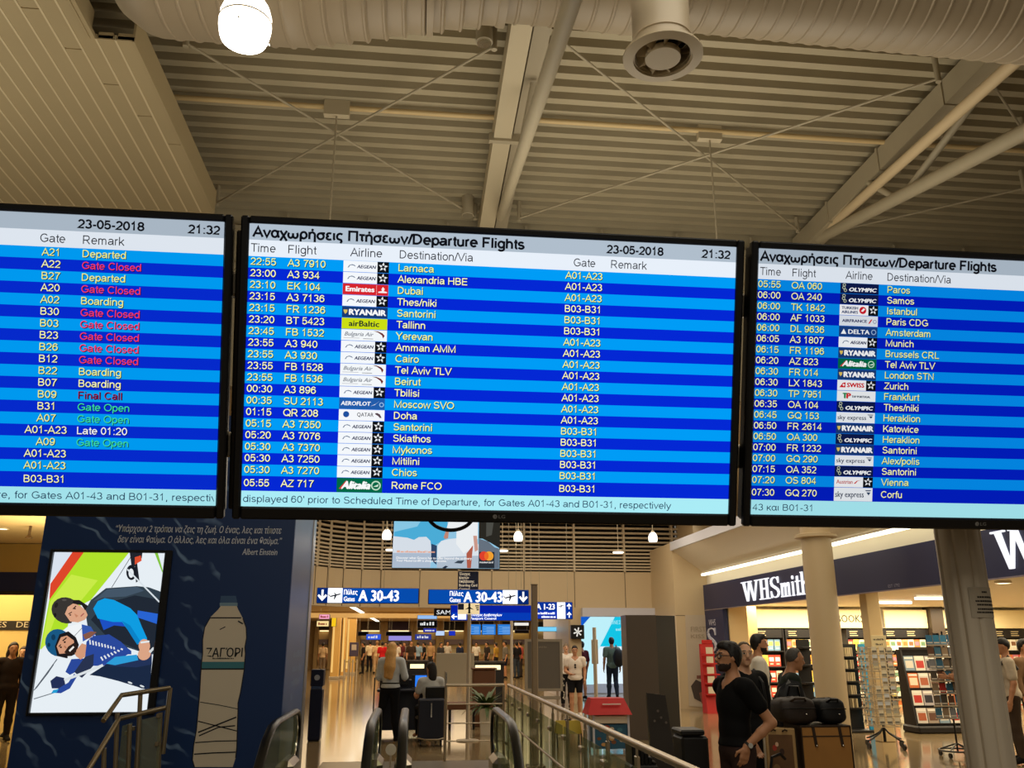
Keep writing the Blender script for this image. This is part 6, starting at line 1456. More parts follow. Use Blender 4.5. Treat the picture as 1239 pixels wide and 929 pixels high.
p = lambda x, y, d=.03: (float(at(x, y, SHE-d)[0]), SHE-d, float(at(x, y, SHE-d)[2]))
MB().use(C('c8b8a0')).prism([p(829, 744, .02), p(858, 744, .02), p(858, 856, .02), p(834, 854, .02)], (0, .015, 0)).build('sheet', t, smooth=False)
mb = MB().use(C('a89880')); write(mb, 'FIRST', p(836, 764), X, Z, .13, .42, bold=0); write(mb, 'KISS', p(836, 772), X, Z, .1, .38, bold=0)
mb.use(C('50443c')).poly([p(836, 830), p(842, 822), p(850, 826), p(853, 838), p(850, 850), p(840, 845)]); mb.use(C('8a5a4a')).poly([p(843, 817, .031), p(849, 817, .031), p(849, 821, .031), p(843, 821, .031)]); mb.use(C('a06050')).poly([p(846, 838, .032), p(857, 835, .032), p(857, 851, .032), p(849, 851, .032)])
mb.build('poster_print', t, smooth=False)

# ------------------------------------------------------------------ luggage trolley in front
YT = 7.4
def T_(px, py, d=0.0): p = at(px, py, YT-d); return np.array([float(v) for v in p])
t = thing('luggage_trolley', 'airport luggage trolley loaded with tan cases and dark bags', 'trolley', (T_(985, 929)[0], YT, 0))
zp = .30; tx0, tx1 = T_(938, 929)[0]-.03, T_(1034, 929)[0]+.05
MB().use(m_brushed).rbox(tx0+.05, tx1, YT-.12, YT+.66, zp-.04, zp, .01).build('platform', t)
MB().use(m_brushed).tube([(tx1, YT+.66, zp-.02), (tx1+.03, YT+.72, .92), (tx0+.24, YT+.72, .92), (tx0+.22, YT+.66, zp-.02)], .018, 10).build('push_frame', t)
for x in (tx0+.06, tx1-.06):
    for y in (YT-.05, YT+.5): MB().use(m_rubber).cyl((x-.02, y, .10), (x+.02, y, .10), .10, n=18).build('wheel', t); MB().use(m_brushed).box(x-.03, x+.03, y-.02, y+.02, .10, zp-.03).build('fork', t)
MB().use(m_black).tube([tuple(T_(932, 935, .2)), tuple(T_(934, 916, .2)), tuple(T_(944, 912, .15)), tuple(T_(950, 918, .1))], .012, 8).build('brake_bar', t)
# tan case with straps
m_tan = M('tan_leather', (168, 118, 58), rough=.55, noise=.1, scale=9)
m_strap = M('strap_dark', (48, 34, 22), rough=.5)
a = T_(968, 878); c = T_(1034, 927); w = c[0]-a[0]; h = a[2]-zp-.005
t = thing('suitcase', 'tan hard case with dark straps and edges on the luggage trolley', 'suitcase', (a[0], YT, zp))
MB().use(m_tan).rbox(a[0]+.004, a[0]+w, YT, YT+.34, zp+.002, zp+h, .012).build('shell', t)
e_ = MB().use(m_strap)
for z in (zp+.002, zp+h-.008): e_.rbox(a[0], a[0]+w+.003, YT-.004, YT+.344, z, z+.014, .004)
for x in (a[0], a[0]+w-.008): e_.rbox(x, x+.012, YT-.005, YT+.345, zp+.002, zp+h, .004)
e_.build('edge_band', t)
MB().use(m_strap).box(a[0]+.01, a[0]+w, YT-.004, YT+.001, zp+h-.082, zp+h-.074).build('lid_seam', t)
for f in (.22, .74): s_ = MB().use(m_strap).prism([(a[0]+w*f, YT-.008, zp+h), (a[0]+w*f+.024, YT-.008, zp+h), (a[0]+w*f+.042, YT-.008, zp+h-.16), (a[0]+w*f+.018, YT-.008, zp+h-.16)], (0, .008, 0)).build('strap', t, smooth=False); MB().use(m_chrome).ball((a[0]+w*f+.03, YT-.012, zp+h-.15), .009).build('buckle', s_)
# framed picture case leaning next to it
b0 = T_(935, 888); 
t = thing('picture_case', 'tan framed case with a printed picture panel beside the tan hard case', 'suitcase', (b0[0], YT, zp))
ax, aw = b0[0]-.030, a[0]-b0[0]-.012
F_ = Matrix.Translation((ax+aw, YT+.02, zp+.003)) @ Matrix.Rotation(-.35, 4, 'Z') @ Matrix.Rotation(.0, 4, 'Y')
hh = h-.02
MB().use(M('tan_pale', (176, 142, 92), rough=.6)).rbox(-aw*1.05, 0, 0, .10, 0, hh, .008, F_).build('frame_board', t)
MB().use(M('print_brown', (104, 72, 40), rough=.5, noise=.3, scale=14)).rbox(-aw*.94, -aw*.10, -.003, .001, .03, hh-.05, .001, F_).build('picture_panel', t)
pm = MB(); rnd = random.Random(9)
for k, (u_, v_, r, cc) in enumerate(((-.75, .78, .018, 'a83a2a'), (-.66, .82, .014, 'd8b090'), (-.5, .74, .02, '3a2418'), (-.72, .55, .03, '8a6a40'), (-.62, .4, .022, 'a88858'), (-.56, .3, .016, '8a7048'))):
    pm.use(C(cc)).poly([tuple(F_ @ Vector((aw*u_+r*math.cos(g), -.0036-.0003*k, hh*v_+r*1.3*math.sin(g)))) for g in np.linspace(0, 6.283, 11)[:-1]])
pm.build('printed_figure', t, smooth=False)
for f in (-.75, -.35): MB().use(m_strap).tube([tuple(F_ @ Vector((aw*f-.02, -.006, hh-.025))), tuple(F_ @ Vector((aw*f, -.016, hh-.01))), tuple(F_ @ Vector((aw*f+.02, -.006, hh-.02)))], .006, 6).build('latch', t)
# soft bags on top
def softbag(name, label, cx, cy, z0, sx, sy, sz, m, cat='bag', extra=None):
    t = thing(name, label, cat, (cx, cy, z0)); vs = []; b = MB().use(m); n, k = 20, 12; rnd = random.Random(len(label))
    for i in range(k+1):
        ph = -math.pi/2+math.pi*i/k
        for j in range(n):
            th = 2*math.pi*j/n; e1, e2 = .42, .5
            f = lambda v, e: math.copysign(abs(v)**e, v)
            x, y, z = f(math.cos(ph), e1)*f(math.cos(th), e2), f(math.cos(ph), e1)*f(math.sin(th), e2), f(math.sin(ph), .55)
            wob = 1+.025*math.sin(5*th+3*ph)+.02*math.sin(9*th-4*ph)
            vs.append((cx+sx*x*wob, cy+sy*y*wob, z0+sz+sz*z*(wob if z > 0 else 1)*(1+.06*math.sin(3.1*x+1))))
    b.add(vs, [(i*n+j, i*n+(j+1) % n, (i+1)*n+(j+1) % n, (i+1)*n+j) for i in range(k) for j in range(n)]); b.build('bag_body', t)
    MB().use(m_strap if m is not m_bagb else m_rubber).tube([(cx-sx*.45, cy-sy*.75, z0+sz*1.7), (cx-sx*.25, cy-sy*1.06, z0+sz*1.98), (cx+sx*.25, cy-sy*1.06, z0+sz*1.98), (cx+sx*.45, cy-sy*.75, z0+sz*1.7)], .010, 8).build('handle', t)
    MB().use(m_rubber).tube([(cx-sx*.9, cy-sy*.86, z0+sz*1.2), (cx-sx*.4, cy-sy*1.03, z0+sz*1.25), (cx+sx*.4, cy-sy*1.03, z0+sz*1.25), (cx+sx*.9, cy-sy*.86, z0+sz*1.2)], .005, 6).build('zip', t)
    MB().use(m_chrome).ball((cx+sx*.3, cy-sy*1.03, z0+sz*.8), .008).build('zip_pull', t)
    return t
m_bagb = M('bag_black', (16, 16, 18), rough=.6, noise=.2, scale=30); m_bagd = M('bag_brown', (44, 34, 28), rough=.6, noise=.2, scale=30)
ztop = zp+h+.010
l0, l1, l2, l3 = T_(946, 868)[0], T_(992, 868)[0], T_(990, 868)[0], T_(1027, 868)[0]
softbag('travel_bag', 'dark brown travel bag lying across the tan cases', (l0+l1)/2+.01, YT+.17, ztop, (l1-l0)/2*1.0, .15, .105, m_bagd)
softbag('travel_bag', 'black travel bag at the column end of the tan case top', (l2+l3)/2+.03, YT+.17, ztop, (l3-l2)/2*.92, .14, .10, m_bagb)
b0 = T_(935, 850, -.55); b1 = T_(972, 850, -.55)
softbag('rucksack', 'dark rucksack with a flat top pocket standing behind the travel bags', (b0[0]+b1[0])/2, YT+.50, zp+.034, .15, .095, (T_(950, 832, -.55)[2]-zp)/2-.002, m_bagb)

# ------------------------------------------------------------------ things deep in the far hall
FY = 46.0
def fx(px, Y=FY, py=780): return float(at(px, py, Y)[0])
def fz(py, Y=FY, px=500): return float(at(px, py, Y)[2])
def lamp_col(px0, px1, Y, label):
    x0, x1 = fx(px0, Y), fx(px1, Y); t = thing('lit_column', label, 'column', ((x0+x1)/2, Y, 0))
    MB().use(M('column_gold', (236, 190, 108), rough=.4)).rbox(x0, x1, Y, Y+.5, .0, 2.98, .02).build('shaft', t); MB().use(m_brushed).rbox(x0-.04, x1+.04, Y-.04, Y+.54, 0, .12, .01).build('base', t)
    MB().use(E((255, 206, 120), .9)).box(x0+.04, x0+.12, Y-.02, Y-.002, .3, 2.9).build('light_strip', t, smooth=False)
lamp_col(401, 411, 44, 'warm lit square column in the far hall nearest the blue wall')
lamp_col(413.5, 418, 45, 'slim warm lit column just beyond the broad one')
lamp_col(419, 430, 50, 'pale column behind the slim lit column')
SIGNS = [(386, 743, 399, 749, 34, (255, 170, 200), 'pink lit shop sign high in the far hall near the blue wall', 'marks'), (383, 751, 398, 758, 43, (250, 220, 150), 'cream lit shop sign with red letters in the far hall', 'marks'),
         (401, 746, 407, 758, 43.5, (250, 200, 30), 'small yellow hanging sign beside the broad lit column', ''), (525, 736, 546, 745, 27.5, (34, 26, 22), 'black sign box with the first letters SAM showing', 'SAM'),
         (505, 744, 529, 749, 36, (150, 190, 240), 'pale blue double screen under the far beam', ''), (505, 750, 529, 759, 38, (20, 16, 14), 'black sign with white marks under the pale double screen', 'marks'),
         (512, 760, 528, 765, 43, (20, 40, 170), 'blue lit sign under the black sign with white marks', 'marks'), (527, 763, 538, 769, 44, (190, 214, 250), 'small white and blue lit sign beside the blue one', ''),
         (543, 763, 551, 769, 44, (30, 50, 190), 'tiny square blue lit sign before the departure screens', ''), (502, 767, 522, 774, 45, (50, 60, 140), 'dark blue sign with two lines of white letters', 'marks'),
         (443, 767, 461, 774, 47, (50, 90, 220), 'blue and white lit sign over the red rucksack', 'marks'), (467, 764, 498, 769, 47, (18, 14, 12), 'long black shop header over the crowd', ''), (433, 764, 446, 769, 48, (18, 14, 12), 'short black shop header beside the pale column', ''),
         (470, 769, 498, 775, 47.3, (150, 140, 220), 'violet lit shop band under the long black header', ''), (622, 753, 640, 757, 40, (240, 236, 226), 'white lit strip sign between the sign posts', ''), (648, 758, 682, 764, 30, (120, 210, 250), 'cyan and white lit strip sign above the grey framed board', ''), (623, 762, 640, 766, 41, (30, 22, 18), 'black strip sign between the sign posts under the white strip', '')]
for x0, y0, x1, y1, Y, c, lb_, tx in SIGNS:
    m = E(c, 1.0 if max(c) > 90 else .4)
    t, a, d, z0, z1 = signbox(lb_, x0, y0, x1, y1, Y, m, name='shop_sign', depth=.2, hang=3.0 if Y < 60 else None)
    if tx: mb = MB().use(E((235, 235, 235) if sum(c) < 480 else (140, 40, 30), .9)); (write(mb, tx, (a+(d-a)*.16, Y-.012, z0+(z1-z0)*.22), X, Z, (z1-z0)*.55, (d-a)*.8, bold=.02) if tx == 'SAM' else smudge(mb, (a+(d-a)*.14, Y-.012, z0+(z1-z0)*.28), X, Z, (z1-z0)*.45, (d-a)*.7, int(x0))); mb.build('lettering', t, smooth=False)
# three blue departure screens far away
for k, (a, c) in enumerate(((568, 582), (583, 600), (602, 621))):
    t, x0, x1, z0, z1 = signbox(f'small distant blue departure screen, {("first", "middle", "last")[k]} of the three between the poles', a, 755, c, 768, 38, E((40, 130, 225), .9), name='distant_display', hang=3.0, frame=m_black, group='distant departure screens')
    mb = MB().use(E((150, 200, 245), .9)); 
    for r in range(7): mb.box(x0+.05+(.15 if r % 2 else 0), x1-.08, 37.988, 37.992, z0+.05+r*(z1-z0-.12)/7, z0+.065+r*(z1-z0-.12)/7)
    mb.build('lettering', t, smooth=False)
# shopfronts closing the far hall
SF = [(380, 402, 'e8c890', '3a2c20', 'shop bay seen between blue wall and broad column'), (431, 464, 'dcc898', '5a4a3a', 'bright shop bay behind the walking crowd'), (464, 500, 'c8b0a0', '40304a', 'shop bay with violet band behind the heads'), (500, 532, 'd8c090', '2a2622', 'shop bay over the blonde woman'), (532, 566, 'c8b080', '2c2a26', 'shop bay behind the standing screen'), (566, 603, 'e0c480', '38302a', 'shop bay behind the distant screens'), (603, 645, 'e8cc88', '30281e', 'shop bay behind the sign posts'), (645, 690, 'c0aa84', '3a342e', 'shop bay behind the framed board')]
for a, c, c1, c2, lb_ in SF:
    Y = 59.4; x0, x1 = fx(a, Y), fx(c, Y); t = thing('shop_bay', lb_, 'shop', ((x0+x1)/2, Y, 0))
    MB().use(C(c1)).box(x0, x1, Y+.3, Y+.5, 0, 3.0).build('back_wall', t, smooth=False)
    MB().use(C(c2)).box(x0, x1, Y-.1, Y+.3, 2.45, 2.98).build('header', t, smooth=False)
    for x in (x0, x1-.25): MB().use(C('b89a68')).rbox(x, x+.25, Y-.15, Y+.3, 0, 2.99, .02).build('pier', t)
    MB().use(E((255, 226, 170), 1.6)).box(x0+.3, x1-.3, Y+.1, Y+.2, 2.36, 2.42).build('light_strip', t, smooth=False)
    for k in range(3): MB().use(C(('b08860', 'd8c8a0', '8a7a80')[k])).box(x0+.3, x1-.3, Y+.05, Y+.28, .3+.62*k, .62+.62*k).build('display_shelf', t, smooth=False)
# ceiling light strip running into the distance
t = thing('ceiling_strip', 'slanting run of white ceiling lights in the far hall beyond the first gate sign', 'lamp', (fx(450, 42), 44, 2.9)); xs = -2.35
MB().use(m_white).box(xs-.12, xs+.12, 33, 57, 2.96, 3.0).build('channel', t, smooth=False)
for k in range(8): MB().use(E((255, 244, 220), 2.5)).box(xs-.09, xs+.09, 33.2+3*k, 35.8+3*k, 2.93, 2.96).build('tube', t, smooth=False)
# far counters and screens
def counter(x0p, x1p, Y, ytop, label, dark='1e1a18', lit=True):
    x0, x1 = fx(x0p, Y), fx(x1p, Y); z = fz(ytop, Y, (x0p+x1p)/2); t = thing('counter', label, 'counter', ((x0+x1)/2, Y, 0))
    MB().use(C(dark)).rbox(x0, x1, Y, Y+.6, .04, z-.06, .02).build('body', t); MB().use(C('3a322a')).rbox(x0-.03, x1+.03, Y-.03, Y+.63, z-.06, z, .01).build('top', t)
    if lit: MB().use(E((255, 236, 180), 1.6)).box(x0+.1, x1-.1, Y-.012, Y, z-.22, z-.10).build('lit_band', t, smooth=False)
    MB().use(C('0e0c0c')).box(x0+.03, x1-.03, Y+.03, Y+.55, 0, .05).build('plinth', t)
counter(493, 518, 26.8, 799, 'dark counter with a glowing band behind the seated woman')
counter(571, 610, 25, 800, 'dark counter with a lit top beside the pole sign')
Yg = 20.5
x0, x1 = fx(528, Yg), fx(574, Yg); z0, z1 = float(at(550, 828, Yg)[2]), float(at(550, 790, Yg)[2])
t = thing('partition_screen', 'pale translucent partition screen behind the seated woman', 'partition', ((x0+x1)/2, Yg, 0))
MB().use(M('screen_frost', (176, 164, 140), rough=.4)).rbox(x0, x1, Yg, Yg+.03, z0, z1, .006).build('panel', t)
for x in (x0+.05, x1-.05): MB().use(m_brushed).cyl((x, Yg+.015, 0), (x, Yg+.015, z0+.1), .02, n=10).build('leg', t)
Yg = 19.2; x0, x1 = fx(573, Yg), fx(600, Yg); z1 = float(at(588, 810, Yg)[2])
t = thing('counter', 'brown wooden block counter behind the transverse railing', 'counter', ((x0+x1)/2, Yg, 0))
MB().use(M('brown_wood', (104, 66, 40), rough=.5, noise=.15, scale=5)).rbox(x0, x1, Yg, Yg+.4, .0, z1, .02).build('body', t)
MB().use(M('brown_wood')).rbox(x0-.03, x1+.03, Yg-.02, Yg+.42, z1, z1+.03, .008).build('top', t)
t = thing('wooden_bench', 'low brown wooden bench block between desk and transverse railing', 'bench', (fx(555, 18.6), 18.6, 0)); x0, x1 = fx(540, 18.6), fx(580, 18.6)
MB().use(M('brown_wood')).rbox(x0, x1, 18.6, 18.95, .38, .52, .015).build('seat', t)
for x in (x0+.08, x1-.12): MB().use(m_black).rbox(x, x+.05, 18.64, 18.9, 0, .39, .005).build('leg', t)
# easel board in the far hall
Y = 43; x0, x1 = fx(423, Y), fx(434, Y); z0, z1 = fz(794, Y, 428), fz(777, Y, 428)
t = thing('info_board', 'dark purple notice board on legs beside the slim lit columns', 'board', ((x0+x1)/2, Y, 0))
MB().use(C('4a4058')).rbox(x0, x1, Y, Y+.05, z0, z1, .01).build('panel', t); MB().use(C('c8b8a8')).box(x0+.1, x1-.1, Y-.01, Y, z1-.35, z1-.1).build('print', t)
for x in (x0+.04, x1-.06): MB().use(C('8a7a60')).box(x, x+.04, Y+.0, Y+.05, 0, z0+.05).build('leg', t)
for k, px in enumerate((420, 424, 428, 432)):
    pass
t = thing('queue_barrier', 'line of slim barrier posts with bands before the purple notice board', 'barrier', (fx(426, 41), 41, 0))
for k in range(4): x = fx(418+5*k, 41); MB().use(m_brushed).cyl((x, 41, 0), (x, 41, .95), .03, n=10).build('post', t)
MB().use(C('c8a860')).box(fx(418, 41), fx(433, 41), 40.99, 41.01, .82, .88).build('belt', t)
# left shop details
Yl = 16.0
t = thing('shop_header', 'navy shop header band beyond the blue wall at the frame edge', 'shop sign', (-7, Yl, 2.6)); x0, x1 = -10.5, -4.97
z0, z1 = float(at(25, 715, Yl)[2]), float(at(25, 692, Yl)[2])
MB().use(m_navy).box(x0, x1, Yl, Yl+.15, z0, z1).build('board', t, smooth=False); MB().use(C('b0904a')).box(x0, x1, Yl, Yl+.3, z1, 3.34).build('upper_panel', t, smooth=False); MB().use(C('302820')).box(x0, x1, Yl+.02, Yl+.12, z0-.06, z0).build('track', t, smooth=False)
Yl2 = 19.0; z0, z1 = float(at(18, 762, Yl2)[2]), float(at(18, 751, Yl2)[2])
t = thing('shop_partition', 'cream shop partition with a dark lettered band beyond the blue wall', 'partition', (-8, Yl2, 0)); x1 = float(at(60, 760, Yl2)[0])
MB().use(M('partition_cream', (236, 206, 132), rough=.4)).box(-12.5, x1, Yl2, Yl2+.1, 0, 3.0).build('panel', t, smooth=False)
MB().use(C('2a221c')).box(-12.5, x1, Yl2-.02, Yl2, z0, z1).build('band', t, smooth=False)
mb = MB().use(C('d8c8a8')); write(mb, 'ACCESSORIES', (float(at(8, 760, Yl2)[0])-1.35, Yl2-.025, z0+.05), X, Z, .11, 1.35, bold=.0); write(mb, 'DESIGN', (float(at(20, 760, Yl2)[0]), Yl2-.025, z0+.05), X, Z, .11, .65, bold=.0); mb.build('lettering', t, smooth=False)
for px, py, lb_ in ((3, 640, 'small ceiling downlight in the cream shop ceiling at the frame edge'), (17, 690, 'thin ceiling downlight just over the navy shop header')):
    q = atz(px, py, 3.34); t = thing('recessed_lamp', lb_, 'lamp', q); MB().use(E((255, 244, 214), 3)).lathe([(.001, 0), (.07, 0), (.07, .02)], q, n=16).build('diffuser', t); MB().use(m_white).lathe([(.07, -.004), (.09, -.004), (.09, .02)], q, n=16).build('trim_ring', t)
q = atz(37, 637, 3.34); t = thing('sprinkler', 'small dark sprinkler head in the cream shop ceiling', 'sprinkler', q)
MB().use(C('5a4630')).cyl((q[0], q[1], 3.18), (q[0], q[1], 3.40), .02, n=8).build('pipe', t); MB().use(C('5a4630')).lathe([(.001, 0), (.05, 0), (.05, .01), (.02, .04)], (q[0], q[1], 3.17), n=12).build('rose', t)
# ------------------------------------------------------------------ people: one smooth body grown from rounded volumes, clothes and hair fitted over it
class Field:
    def __init__(s, lo, hi, res):
        s.lo = np.array(lo, float); s.res = res; n = np.ceil((np.array(hi)-s.lo)/res).astype(int)+1; s.n = n
        s.F = np.full(tuple(n), .5, np.float32); s.ax = [s.lo[i]+res*np.arange(n[i], dtype=np.float32) for i in range(3)]
    def sub(s, lo, hi):
        i0 = np.clip(np.floor((lo-s.lo)/s.res).astype(int), 0, s.n-1); i1 = np.clip(np.ceil((hi-s.lo)/s.res).astype(int)+1, 1, s.n)
        sl = tuple(slice(a, max(a+1, b)) for a, b in zip(i0, i1)); return sl, np.meshgrid(*[s.ax[k][sl[k]] for k in range(3)], indexing='ij')
    def put(s, pr, grow=0.0, k=.03):
        kind = pr[0]
        if kind == 'c':
            a, b, ra, rb = np.array(pr[1], float), np.array(pr[2], float), pr[3]+grow, pr[4]+grow; m = max(ra, rb)+k+4*s.res
            sl, (x, y, z) = s.sub(np.minimum(a, b)-m, np.maximum(a, b)+m); d = b-a; L = float(d@d) or 1e-9
            t = np.clip(((x-a[0])*d[0]+(y-a[1])*d[1]+(z-a[2])*d[2])/L, 0, 1)
            D = np.sqrt((x-a[0]-t*d[0])**2+(y-a[1]-t*d[1])**2+(z-a[2]-t*d[2])**2)-(ra+(rb-ra)*t)
        else:
            c, r, R = np.array(pr[1], float), np.array(pr[2], float)+grow, pr[3] if len(pr) > 3 and pr[3] is not None else np.eye(3); m = r.max()+k+4*s.res
            sl, (x, y, z) = s.sub(c-m, c+m); p = [x-c[0], y-c[1], z-c[2]]
            q = [R[0][i]*p[0]+R[1][i]*p[1]+R[2][i]*p[2] for i in range(3)]
            k0 = np.sqrt(sum((q[i]/r[i])**2 for i in range(3)))+1e-6; k1 = np.sqrt(sum((q[i]/r[i]**2)**2 for i in range(3)))+1e-6
            D = k0*(k0-1)/k1
        A = s.F[sl]; h = np.clip(.5+.5*(A-D)/k, 0, 1); s.F[sl] = A*(1-h)+D*h-k*h*(1-h)
    def cut(s, fn):                                  # keep only where fn(x,y,z) < 0
        x, y, z = np.meshgrid(*s.ax, indexing='ij'); s.F = np.maximum(s.F, fn(x, y, z).astype(np.float32))
    def surface(s):
        F = s.F.copy()
        for a in range(3):
            sl = [slice(None)]*3
            for e in (0, -1): sl[a] = e; F[tuple(sl)] = np.maximum(F[tuple(sl)], .01)
        S = F < 0; n = F.shape; c = [S[i:n[0]-1+i, j:n[1]-1+j, k:n[2]-1+k] for i in (0, 1) for j in (0, 1) for k in (0, 1)]
        cnt = sum(q.astype(np.int8) for q in c); M_ = (cnt > 0) & (cnt < 8); I = np.argwhere(M_)
        if not len(I): return np.zeros((0, 3)), np.zeros((0, 4), int)
        idx = np.full(M_.shape, -1, np.int64); idx[M_] = np.arange(len(I)); acc = np.zeros((len(I), 3)); num = np.zeros(len(I))
        offs = [(i, j, k) for i in (0, 1) for j in (0, 1) for k in (0, 1)]
        G = {o: F[I[:, 0]+o[0], I[:, 1]+o[1], I[:, 2]+o[2]] for o in offs}
        for o in offs:
            for a in range(3):
                if o[a] == 0:
                    p = list(o); p[a] = 1; f0, f1 = G[o], G[tuple(p)]; w = (f0 < 0) != (f1 < 0)
                    t = np.where(w, f0/np.where(w, f0-f1, 1), 0); v = np.tile(np.array(o, float), (len(I), 1)); v[:, a] = t
                    acc += v*w[:, None]; num += w
        V = s.lo+(I+acc/num[:, None])*s.res; Q = []
        for a in range(3):
            b, c_ = (a+1) % 3, (a+2) % 3; sl0 = [slice(1, -1)]*3; sl1 = [slice(1, -1)]*3; sl0[a] = slice(0, -1); sl1[a] = slice(1, None)
            A, B = S[tuple(sl0)], S[tuple(sl1)]; W = np.argwhere(A != B)
            if not len(W): continue
            inside = A[tuple(W.T)]; base = W.copy(); base[:, b] += 1; base[:, c_] += 1
            def cell(db, dc): q = base.copy(); q[:, b] -= db; q[:, c_] -= dc; return idx[tuple(q.T)]
            q = np.stack([cell(1, 1), cell(0, 1), cell(0, 0), cell(1, 0)], 1); q[~inside] = q[~inside][:, ::-1]; Q.append(q)
        Q = np.concatenate(Q); return V, Q[(Q >= 0).all(1)]
def skin_mesh(name, V, Q, mats, pick=None):
    me = bpy.data.meshes.new(name); me.vertices.add(len(V)); me.vertices.foreach_set('co', np.asarray(V, np.float32).ravel())
    me.loops.add(Q.size); me.loops.foreach_set('vertex_index', Q.ravel().astype(np.int32)); me.polygons.add(len(Q))
    me.polygons.foreach_set('loop_start', np.arange(0, Q.size, 4, dtype=np.int32)); me.polygons.foreach_set('loop_total', np.full(len(Q), 4, np.int32))
    for m in mats: me.materials.append(m)
    if pick is not None: me.polygons.foreach_set('material_index', pick(V[Q].mean(1)).astype(np.int32))
    me.polygons.foreach_set('use_smooth', np.ones(len(Q), bool)); me.update(calc_edges=True); me.validate(); return me
def rotx(a): c, s = math.cos(a), math.sin(a); return np.array([[1, 0, 0], [0, c, -s], [0, s, c]])
def rotz(a): c, s = math.cos(a), math.sin(a); return np.array([[c, -s, 0], [s, c, 0], [0, 0, 1]])
SKIN = {'light': (214, 164, 130), 'mid': (190, 136, 100), 'tan': (170, 116, 82)}
HS = .94
def person(label, loc, face, height=1.75, res=.012, skin='mid', shirt=None, sleeve=.55, shirt_hem=.90, trousers=None, leg_end=.10, hair=None, hair_style='short', shoes=(30, 26, 24),
           arms=None, legs=None, lean=0.0, head_turn=0.0, head_tilt=0.0, width=1.0, belly=0.0, group=None, extra=None, v_neck=0.0, sit=False, beard=None):
    """face: heading in degrees, 0 looks away along +Y, 90 looks towards -X"""
    S = height/1.75; t = thing('person', label, 'person', loc, group); t.rotation_euler.z = math.radians(face); local(t)
    f = 1.0; L_, R_ = -1, 1; Rl = rotx(-lean); piv = np.array([0, 0, .95])
    up = lambda p: (Rl @ (np.array(p, float)-piv)+piv)                         # points above the hips follow the lean
    hc = up((0, .02, 1.63)); Rh = Rl @ rotz(head_turn) @ rotx(head_tilt); H = lambda p: hc+Rh @ np.array(p, float)*HS
    w = width
    torso = [('e', up((0, 0, 1.27)), (.165*w, .105*w, .20), Rl), ('e', up((0, .005+belly*.3, 1.08)), (.142*w, .098*w+belly*.5, .18), Rl), ('e', (0, -.005, .94), (.160*w, .115*w, .12), None),
             ('c', up((-.15*w, -.01, 1.405)), up((.15*w, -.01, 1.405)), .056, .056), ('c', up((0, -.015, 1.40)), up((0, -.012, 1.47)), .075, .058)]
    neck = [('c', up((0, -.012, 1.43)), H((0, -.025, -.05)), .054, .050)]
    head = [('e', hc, (.070, .089, .105), Rh), ('e', H((0, -.02, .03)), (.073, .080, .080), Rh), ('e', H((0, .035, -.065)), (.050, .054, .052), Rh), ('c', H((0, .088, .02)), H((0, .112, -.022)), .011, .016),
            ('e', H((0, .078, -.095)), (.026, .022, .020), Rh), ('c', H((-.04, .078, .032)), H((.04, .078, .032)), .014, .014), ('c', H((-.02, .086, -.054)), H((.02, .086, -.054)), .010, .010)]
    ears = [('e', H((sd*.078, -.008, -.005)), (.010, .022, .032), Rh) for sd in (-1, 1)]
    A = dict(l=((-.235, -.03, 1.12), (-.245, .05, .87)), r=((.235, -.03, 1.12), (.245, .05, .87)))
    absd = {}
    if arms: A.update(arms)
    limbs = {}; hands = []
    fine = res <= .0105
    for sd, q in ((-1, 'l'), (1, 'r')):
        sh = up((sd*.188*w, -.012, 1.395)); el, wr = [up(p) for p in A[q][:2]]; limbs[q] = (sh, el, wr)
        d = (wr-el)/np.linalg.norm(wr-el)
        if len(A[q]) > 2: d = np.array(A[q][2], float); d /= np.linalg.norm(d)
        side = np.array([0, 1.0, 0]) if abs(d[1]) < .8 else np.array([0, 0, 1.0]); side -= d*(side@d); side /= np.linalg.norm(side); nrm = np.cross(d, side)*sd
        kr = (wr+d*.085)
        hands += [('c', wr, wr+d*.03, .027, .029), ('c', wr+d*.03+side*.022, kr+side*.026, .019, .016), ('c', wr+d*.03-side*.020, kr-side*.024, .019, .015), ('c', wr+d*.03, kr, .021, .017)]
        for i, (o, ln) in enumerate(((.030, .072), (.010, .082), (-.010, .078), (-.029, .060))):
            b0 = kr+side*o; m0 = b0+d*ln*.5-nrm*ln*.10; hands += [('c', b0, m0, .0098, .0088), ('c', m0, m0+d*ln*.40-nrm*ln*.30, .0088, .0074)]
        th = wr+d*.028+side*.028; tm = th+side*.034+d*.026-nrm*.012; hands += [('c', th, tm, .014, .011), ('c', tm, tm+d*.034-nrm*.01+side*.004, .011, .0085)]
    arm = [p for q in 'lr' for p in (('c', limbs[q][0], limbs[q][1], .050*w, .040), ('c', limbs[q][1], limbs[q][1]*.6+limbs[q][2]*.4, .041, .038), ('c', limbs[q][1]*.6+limbs[q][2]*.4, limbs[q][2], .038, .026))]
    G = dict(l=((-.10, .01, .50), (-.105, -.02, .085)), r=((.10, .01, .50), (.105, -.02, .085)))
    if legs: G.update(legs)
    leg, foot, shoe = [], [], []
